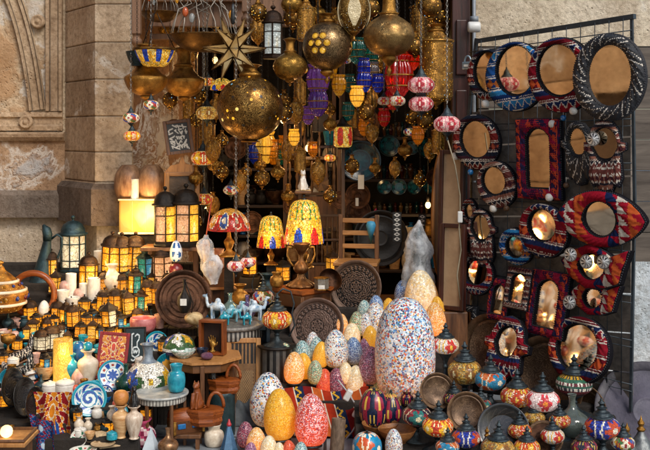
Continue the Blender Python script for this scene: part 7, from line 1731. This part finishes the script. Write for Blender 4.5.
for k in range(8):                                        # dark planks fixed behind the wires
    f0, f1 = k / 8, (k + 1) / 8 - .006; q = R.uniform(.75, 1.05)
    a, b_, c_, d_ = (pan(466, lerp(112, 395, f0), -.05), pan(624, lerp(98, 415, f0), -.05), pan(624, lerp(98, 415, f1), -.05), pan(466, lerp(112, 395, f1), -.05)); nn = Vector((-.8, -.6, 0)) * -.02
    bk.add([p - T0 for p in (a, b_, c_, d_)] + [p - T0 + nn for p in (a, b_, c_, d_)], [[0, 1, 2, 3], [7, 6, 5, 4], [0, 4, 5, 1], [2, 6, 7, 3], [1, 5, 6, 2], [0, 3, 7, 4]], (q, q, q, 1), False)
part(rk, 'backing_board', bk, M_BK)
YAW = -53
def mir(lab, cx, cy, of, inf, style, off=.03, yaw=-46, tilt=4, roll=0, aim=None, bead=.0042, puff=.026, group='kilim framed mirrors on the rack'):
    """outline functions get the metre size of one photo pixel there: sx across (turned), sz upright"""
    p = pan(cx, cy, off); sz = p.y / F; sx = sz / max(.5, abs(math.cos(math.radians(yaw) + math.atan2(cx - 325, F))))
    if aim:
        t_ = (Vector(aim) - p).normalized(); c_ = (Vector((0, 0, EYE)) - p).normalized(); nn = (t_ + c_).normalized()
        yaw = math.degrees(math.atan2(nn.x, -nn.y)); tilt = -math.degrees(math.asin(nn.z)); sx = sz / max(.5, abs(math.cos(math.radians(yaw) + math.atan2(cx - 325, F))))
    else: yaw += R.uniform(-5, 5); tilt += R.uniform(-2, 3)
    r = kilim_mirror(of(sx, sz), inf(sx, sz), style, puff, bead)
    tag(r, lab, 'mirror', group); r.location = p; r.rotation_euler = (Matrix.Rotation(math.radians(yaw), 4, 'Z') @ Matrix.Rotation(math.radians(tilt), 4, 'X') @ Matrix.Rotation(math.radians(roll), 4, 'Y')).to_euler(); return r
EL = lambda w, h, dx=0, dy=0: (lambda sx, sz: o_ell(w / 2 * sx, h / 2 * sz, dx * sx, dy * sz))
RC = lambda w, h, dy=0: (lambda sx, sz: o_rect(w / 2 * sx, h / 2 * sz, dy * sz))
AR = lambda w, h, dy=0: (lambda sx, sz: o_arch(w / 2 * sx, h / 2 * sz, dy * sz))
EY = lambda w, h: (lambda sx, sz: o_eye(w / 2 * sx, h / 2 * sz))
HA = lambda w, up, dn: (lambda sx, sz: o_hand(w / 2 * sx, up * sz, dn * sz))
FI = lambda w, h, f=1: (lambda sx, sz: o_fish(w / 2 * sx, h / 2 * sz, f))
mir('oval mirror in a brown striped kilim ring by the padlock, half covered', 491, 72, EL(42, 52, 0, -3), EL(26, 40), 'brick', .012)
mir('large oval mirror in a blue and white zigzag kilim ring', 522, 70, EL(60, 70, -2, -7), EL(37, 48), 'blue', .035, roll=-6)
mir('large oval mirror in a red and white kilim ring', 568, 70, EL(66, 76, 1, -6), EL(41, 50), 'red', .06, roll=-5)
mir('largest oval mirror in black leather with white scrolls', 622, 76, EL(70, 88, -1, -2), EL(40, 60), 'dark', .085, roll=4, yaw=-42)
mir('round mirror in a brown and cream striped kilim ring beside the pink ball', 481, 139, EL(45, 56, 0, -3), EL(28, 36), 'brick', .03)
mir('round mirror in a dark multicoloured ring below the striped one', 501, 180, EL(38, 48, 2, -5), EL(22, 27), 'tan', .045, roll=-12)
mir('tall arched mirror in a pink and orange patchwork frame', 544, 158, RC(46, 82, -1), AR(22, 58), 'pink', .03)
mir('hand shaped mirror in black leather with a round glass', 583, 141, HA(34, 20, 44), EL(19, 26), 'dark', .03, puff=.02)
mir('hand shaped mirror in dark kilim with white diamonds', 614, 143, HA(40, 24, 50), EL(24, 30), 'tan', .06, yaw=-42)
mir('eye shaped mirror in scarlet kilim with white triangles', 608, 218, EY(90, 58), EL(28, 34), 'scarlet', .05, yaw=-40)
mir('round mirror in a red striped ring with a cream lattice below', 551, 224, EL(48, 54, 1, -6), EL(26, 30), 'red', .05, roll=5, aim=(-1.15, 5.72, .95))
mir('small round mirror in a blue and red striped ring', 521, 246, EL(34, 38), EL(17, 20), 'blue', .03)
mir('long hand shaped mirror in brown kilim with white figures', 489, 226, HA(28, 18, 40), EL(18, 24), 'tan', .05)
mir('small narrow mirror in black and red at the rack post', 473, 211, EL(14, 26), EL(7, 14), 'brick', .02, puff=.014, bead=.003)
mir('long narrow red kilim strip mirror under the small narrow one', 473, 246, EL(9, 40), EL(3, 10), 'brick', .016, puff=.012, bead=.003)
mir('round mirror in a crimson half ring below the long hand', 482, 271, EL(32, 40, 0, -4), EL(22, 26), 'red', .025, aim=(-1.15, 5.72, .95))
mir('small arched mirror in a pink and black frame, first of the row', 504, 299, RC(20, 42), AR(10, 28), 'pink', .03, aim=(-1.2, 5.6, .82), puff=.016, bead=.003)
mir('small arched mirror in an orange topped dark frame, second of the row', 524, 288, RC(24, 42), AR(12, 28), 'tan', .035, aim=(-1.15, 5.72, .95), puff=.016, bead=.003)
mir('tall rectangular mirror in a crimson and black frame', 554, 303, RC(38, 66), AR(20, 46), 'pink', .04, aim=(-1.2, 5.6, .82), puff=.02)
mir('leaf shaped mirror in scarlet and orange under three silver discs', 601, 266, FI(68, 46), EL(22, 24), 'scarlet', .05, yaw=-40, aim=(-1.15, 5.72, .95))
mir('fish shaped mirror in scarlet with a pointed tail', 601, 297, FI(50, 36), EL(16, 20), 'scarlet', .045, yaw=-40, aim=(-1.2, 5.6, .82), puff=.02)
mir('hand shaped mirror in red and white striped kilim among the trays', 525, 339, HA(44, 26, 38), EL(20, 28), 'red', .12, aim=(-1.2, 5.6, .82))
mir('large round mirror in a red kilim ring above the brass trays', 593, 345, EL(58, 66, 1, -2), EL(38, 45), 'red', .1, yaw=-42, aim=(-1.2, 5.6, .82))
mir('small dark framed mirror with white edging beside the white mosaic lamp', 470, 321, RC(24, 34), RC(13, 22), 'dark', .03, puff=.014, bead=.003)
# silver discs and beads
for px, py, lab in [(586, 253, 'silver filigree disc on the scarlet leaf mirror, first of three'), (602, 260, 'silver filigree disc in the middle of the scarlet leaf mirror'), (619, 260, 'silver filigree disc at the tail of the scarlet leaf mirror'), (585, 300, 'silver filigree disc beside the fish shaped mirror'), (609, 139, 'white filigree disc on the diamond hand mirror')]:
    def b_disc():
        r = empty('filigree_disc'); part(r, 'disc', MB().lathe([(0, .1), (.12, .1), (.16, .04), (.4, .04), (.5, 0), (.5, -.05), (0, -.05)], 36, lambda u, v, q, z: hx('e0e0dc') if abs(math.sin(u * 28 + q * 20)) > .45 else hx('3a3c3e')), m_attr('filigree', .3, .5, .1, 20, .2)); part(r, 'rim', MB().tube([(.5 * math.cos(a), .5 * math.sin(a), 0) for a in (2 * PI * k / 24 for k in range(24))], .045, 5, closed=True), m_plain('silver_chain', '5a5650', 'a8a49c', 9, .4, .7)); return r
    r = make('fdisc', b_disc, lab, 'disc ornament', 'silver filigree discs'); setT(r, pan(px, py, .115), (math.radians(90), 0, math.radians(-42)), 13 * 4.8 / F)
for i, (px, py, col, lab) in enumerate([(492, 108, 'c', 'white pompom bead hanging under the blue and brown mirrors'), (559, 128, 'c', 'white pompom bead hanging beside the tall arched mirror top'), (580, 115, 'c', 'white pompom bead under the red ringed mirror'), (600, 168, 'c', 'white pompom bead between the two hand mirrors'), (462, 160, 'c', 'white pompom bead below the pink ball'), (500, 212, 'c', 'white pompom bead above the long hand mirror'), (513, 211, 'o', 'wooden bead beside the white one above the hand mirror'), (570, 121, 'b', 'blue glass bead above the black leather hand'), (477, 175, 'b', 'blue glass bead under the striped round mirror'), (573, 188, 'o', 'wooden bead under the black leather hand'), (569, 256, 'c', 'white pompom bead below the lattice ringed mirror'), (545, 258, 'o', 'wooden bead above the crimson rectangular mirror'), (556, 201, 'c', 'white pompom bead under the tall arched mirror')]):
    r = make('bead' + col, b_ves('bead', 'ball', {'c': ALABW, 'o': WOODL, 'b': BLUE}[col], 16, 2), lab, 'bead', 'beads hung on the rack'); p = pan(px, py, .05); setT(r, p, (0, 0, 0), (8 if col == 'c' else 6) * p.y / F)
    o_ = part(r, 'thread', MB().tube([(0, 0, .9), (0, .0, 1.9)], .03, 5), ALABW); o_['own'] = 1
# padlock
pk = thing('padlock', 'steel padlock hanging open on the rack corner', 'padlock', pan(473, 66, .04))
Mx = Matrix.Rotation(math.radians(-40), 4, 'Z'); part(pk, 'body', MB().box((0, 0, 0), (.06, .028, .042), ch=.005, M=Mx), m_plain('lock_steel', '6a7e8a', 'aebfc8', 9, .35, .6)); part(pk, 'shackle', MB().tube([(.02 * math.cos(a), 0, .02 + .032 * math.sin(a)) for a in (PI * k / 10 for k in range(11))], .0055, 8, M=Mx), m_plain('lock_steel', '6a7e8a', 'aebfc8', 9, .35, .6))
part(pk, 'label', MB().box((0, -.0155, 0), (.03, .002, .012), M=Mx), ALABW)
# ================================================================== trays and lamps on the low stand
def ltray(key, bld, px, py, w_, lab, tilt, yaw, Y=None):
    r = make(key, bld, lab, 'tray', 'metal trays among the lamps'); Y = Y or rightd(px, py + w_ * .5)[1]; setT(r, P(px, py, Y), lean(None, tilt, yaw), w_ * Y / F)
BT = b_tray(m_brass('tan_brass', '4a3526', '94765a', 7, .4, .5, fili=4.0), m_brass('tan_rim', '3a281a', '84664a', 8, .4, .6), 0, .06)
for a in [(492, 350, 72, 'large tan brass tray behind the hand shaped mirror', 6, -46, 5.22), (548, 380, 88, 'largest tan brass tray leaning behind the white mosaic lamp', 6, -46, 4.9), (584, 412, 56, 'dark tan tray behind the banded mosaic lamp', 6, -46, 4.76), (437, 391, 36, 'small tan tray behind the fiery red lamp', 14, 8, 4.62), (467, 412, 40, 'small tan tray behind the cobalt lamp', 16, -8, 4.52), (545, 438, 36, 'small copper tray lying under the white lamp', 40, 0, 4.35), (400, 395, 30, 'small tan tray next to the crimson lamp', 25, 10, 4.75)]:
    ltray('bt' if 'copper' not in a[3] else 'bt2', BT if 'copper' not in a[3] else b_tray(COPPER, m_brass('tan_rim', '3a281a', '84664a', 8, .4, .6), 1, .05), *a)
ltray('dt', b_plate('blackw'), 503, 430, 52, 'dark tray with dotted border in front of the orange mosaic lamps', 24, -6, 4.42)
r = make('purp', b_tray(m_plain('plum_hide', '3c3a46', '5c5866', 4, .6, 0, .25), m_plain('plum_rim', '1c1a22', '38343e', 6, .5), 1, .03), 'big plum grey drum leaning by the whitewashed wall', 'drum'); setT(r, P(648, 412, 4.62), lean(None, 34, -14), 104 * 4.62 / F)
# mosaic table lamps
def tlamp(style, cx, cy, w_, lab, em=.08, kind='flat', tall=1.0):
    p = rightd(cx, cy + (.86 + .52 * (tall - 1)) * w_); s = w_ * p.y / F
    r = make('tl_%s_%s_%s_%s' % (style, kind, em, tall), b_table_lamp(style, em, kind, None, tall), lab, 'lamp', 'mosaic table lamps on the low stand')
    setT(r, p, (math.radians(R.uniform(-3, 3)), math.radians(R.uniform(-4, 4)), R.uniform(0, 6)), s); return r
for a in [('white', 445, 344, 27, 'white mosaic lamp with red flowers on a tall grey foot', .3, 'flat', 2.7), ('yellow', 465, 369, 34, 'tall gold and silver mosaic lamp beside the white flowered one', .08, 'pear'), ('teal', 490, 380, 31, 'orange mosaic lamp with a turquoise band'), ('orange', 517, 393, 33, 'orange mosaic lamp with a cream star next to the turquoise banded one', .15), ('pink', 543, 399, 34, 'blush white mosaic lamp with an orange flower', .3), ('band', 574, 383, 36, 'wide banded mosaic lamp in yellow green and white under the large round mirror', .1), ('blue', 603, 427, 35, 'cobalt mosaic lamp with a red and green rosette'),
 ('crimson', 416, 414, 30, 'crimson and green mosaic lamp beside the wooden bowls'), ('fire', 437, 424, 31, 'white and orange mosaic lamp with a red sunburst', .25), ('blue', 466, 435, 29, 'deep cobalt mosaic lamp with an orange flower'), ('yellow', 497, 444, 34, 'dark gold mosaic lamp in front of the dotted tray'), ('crimson', 480, 404, 22, 'small crimson mosaic lamp tucked behind the turquoise banded one'), ('orange', 561, 420, 22, 'little orange mosaic lamp half hidden behind the glass onion'), ('night', 455, 398, 22, 'small night blue mosaic lamp between the trays'), ('fire', 527, 446, 26, 'red mosaic lamp at the lower edge below the orange ones'), ('night', 585, 446, 26, 'night blue lamp at the lower edge beside the cobalt rosette lamp'), ('orange', 520, 430, 24, 'small orange mosaic lamp wedged before the blush white one'), ('white', 553, 436, 24, 'small white mosaic lamp with red flowers wedged by the copper tray'), ('teal', 447, 446, 24, 'small turquoise banded lamp at the lower edge beside the speckled egg'), ('multi', 622, 440, 24, 'small many coloured mosaic lamp at the frame edge'), ('yellow', 535, 416, 22, 'little gold mosaic lamp wedged between orange and white lamps')]: tlamp(*a)
S2 = lambda kind, px, py, h, lab, cat, mat, key=None: stand(key or 'r_' + kind + mat.name, b_ves(cat.replace(' ', '_'), kind, mat), px, py, h, lab, cat, None, at=rightd)
NIGHT = m_attr('lacquer_paint', .3, 0, .1, 10, .05)
def b_lacq(kind, st):
    def go():
        r = empty('lacquer_jar'); part(r, 'body', MB().lathe(smooth_prof(VES[kind], 7), 72, lamp_cols(st)), NIGHT); part(r, 'knob', MB().lathe(smooth_prof([(.08, .97), (.03, 1.0), (.05, 1.04), (0, 1.08)], 3), 12), IRON); return r
    return go
for kind, st, px, py, h, lab in [('barrel', 'night', 374, 424, 34, 'dark painted jar with red flowers below the plum egg'), ('egg', 'night', 391, 424, 32, 'dark painted egg with a white star on the wooden bowl'), ('jar', 'night', 407, 405, 14, 'dark painted bowl beneath the huge egg'), ('ball', 'teal', 367, 460, 30, 'round lacquer box with green dome and maroon band')]:
    stand('lq%s%s' % (kind, st), b_lacq(kind, st), px, py, h, lab, 'jar', None, at=rightd)
for px, py, w_, lab in [(380, 436, 36, 'turned wooden bowl under the dark painted jar'), (397, 443, 38, 'turned wooden bowl in front with the painted egg')]:
    r = make('wbowl', b_ves('wooden_bowl', 'bowl', m_wood('olive_wood', '5a3218', 'a8703c', 5, 0, .4)), lab, 'bowl', 'turned wooden bowls'); p = rightd(px, py); s = w_ * p.y / F; setT(r, p, (0, 0, 0), (s, s, s * .55))
stand('glonion', b_ves('glass_onion', 'onion', m_glass('smoke', '7f8a80', .04)), 572, 436, 42, 'smoky glass onion bottle beside the banded mosaic lamp', 'bottle', None, at=rightd)
for px, py, h, lab in [(627, 462, 40, 'grey domed metal cap with a brass tip by the plum drum'), (641, 459, 44, 'grey domed metal cap with a brass tip at the frame edge'), (487, 456, 30, 'grey domed metal cap with a brass tip below the dotted tray')]:
    def b_dome():
        r = empty('domed_cap'); part(r, 'cap', MB().lathe(smooth_prof([(.36, 0), (.36, .06), (.3, .2), (.2, .4), (.1, .56), (.07, .64)], 4), 32), m_plain('pewter', '4a4e50', '8a8e8c', 7, .4, .6)); part(r, 'tip', MB().lathe(smooth_prof([(.07, .63), (.1, .68), (.05, .74), (.08, .82), (.03, .9), (0, 1)], 3), 16), BRASS); return r
    stand('dome', b_dome, px, py, h, lab, 'lamp cap', 'grey domed caps', at=rightd if px < 600 else (lambda a, b_: onz(a, b_, .0)))

# ================================================================== camera, sky, sun
cam = bpy.data.cameras.new('camera'); cam.sensor_width = 36; cam.lens = 36 * F / 650; cam.shift_y = -(225 - H) / 650; cam.clip_end = 500; cam.clip_start = .05
co = bpy.data.objects.new('camera', cam); COL.objects.link(co); co.location = (0, 0, EYE); co.rotation_euler = (PI / 2, 0, 0); sc.camera = co
wd = bpy.data.worlds.new('World'); sc.world = wd; wd.use_nodes = True; nt = wd.node_tree; bg = nt.nodes['Background']
sk = nt.nodes.new('ShaderNodeTexSky'); sk.sky_type = 'NISHITA'; sk.sun_disc = False; sk.sun_elevation = math.radians(48); sk.sun_rotation = math.radians(150); sk.air_density = 1.2; sk.dust_density = 2.0
nt.links.new(sk.outputs[0], bg.inputs[0]); bg.inputs[1].default_value = .15
sn = bpy.data.lights.new('sun', 'SUN'); sn.energy = 2.55; sn.angle = math.radians(24); sn.color = (1, .95, .88); so = bpy.data.objects.new('sun', sn); COL.objects.link(so)
d = Vector((.42, -.68, .78)).normalized(); so.rotation_euler = d.to_track_quat('Z', 'Y').to_euler(); so.location = (3, -5, 8)
sk.sun_elevation = math.asin(d.z); sk.sun_rotation = math.atan2(d.x, d.y)
sc.view_settings.view_transform = 'Standard'; sc.view_settings.look = 'None'; sc.view_settings.exposure = 0; sc.view_settings.gamma = 1
sc.render.engine = 'CYCLES'; c = sc.cycles; c.max_bounces = 4; c.diffuse_bounces = 2; c.glossy_bounces = 2; c.transmission_bounces = 2; c.transparent_max_bounces = 6; c.sample_clamp_indirect = 4; c.use_denoising = True; c.use_adaptive_sampling = True; c.adaptive_threshold = .02; c.caustics_reflective = False; c.caustics_refractive = False
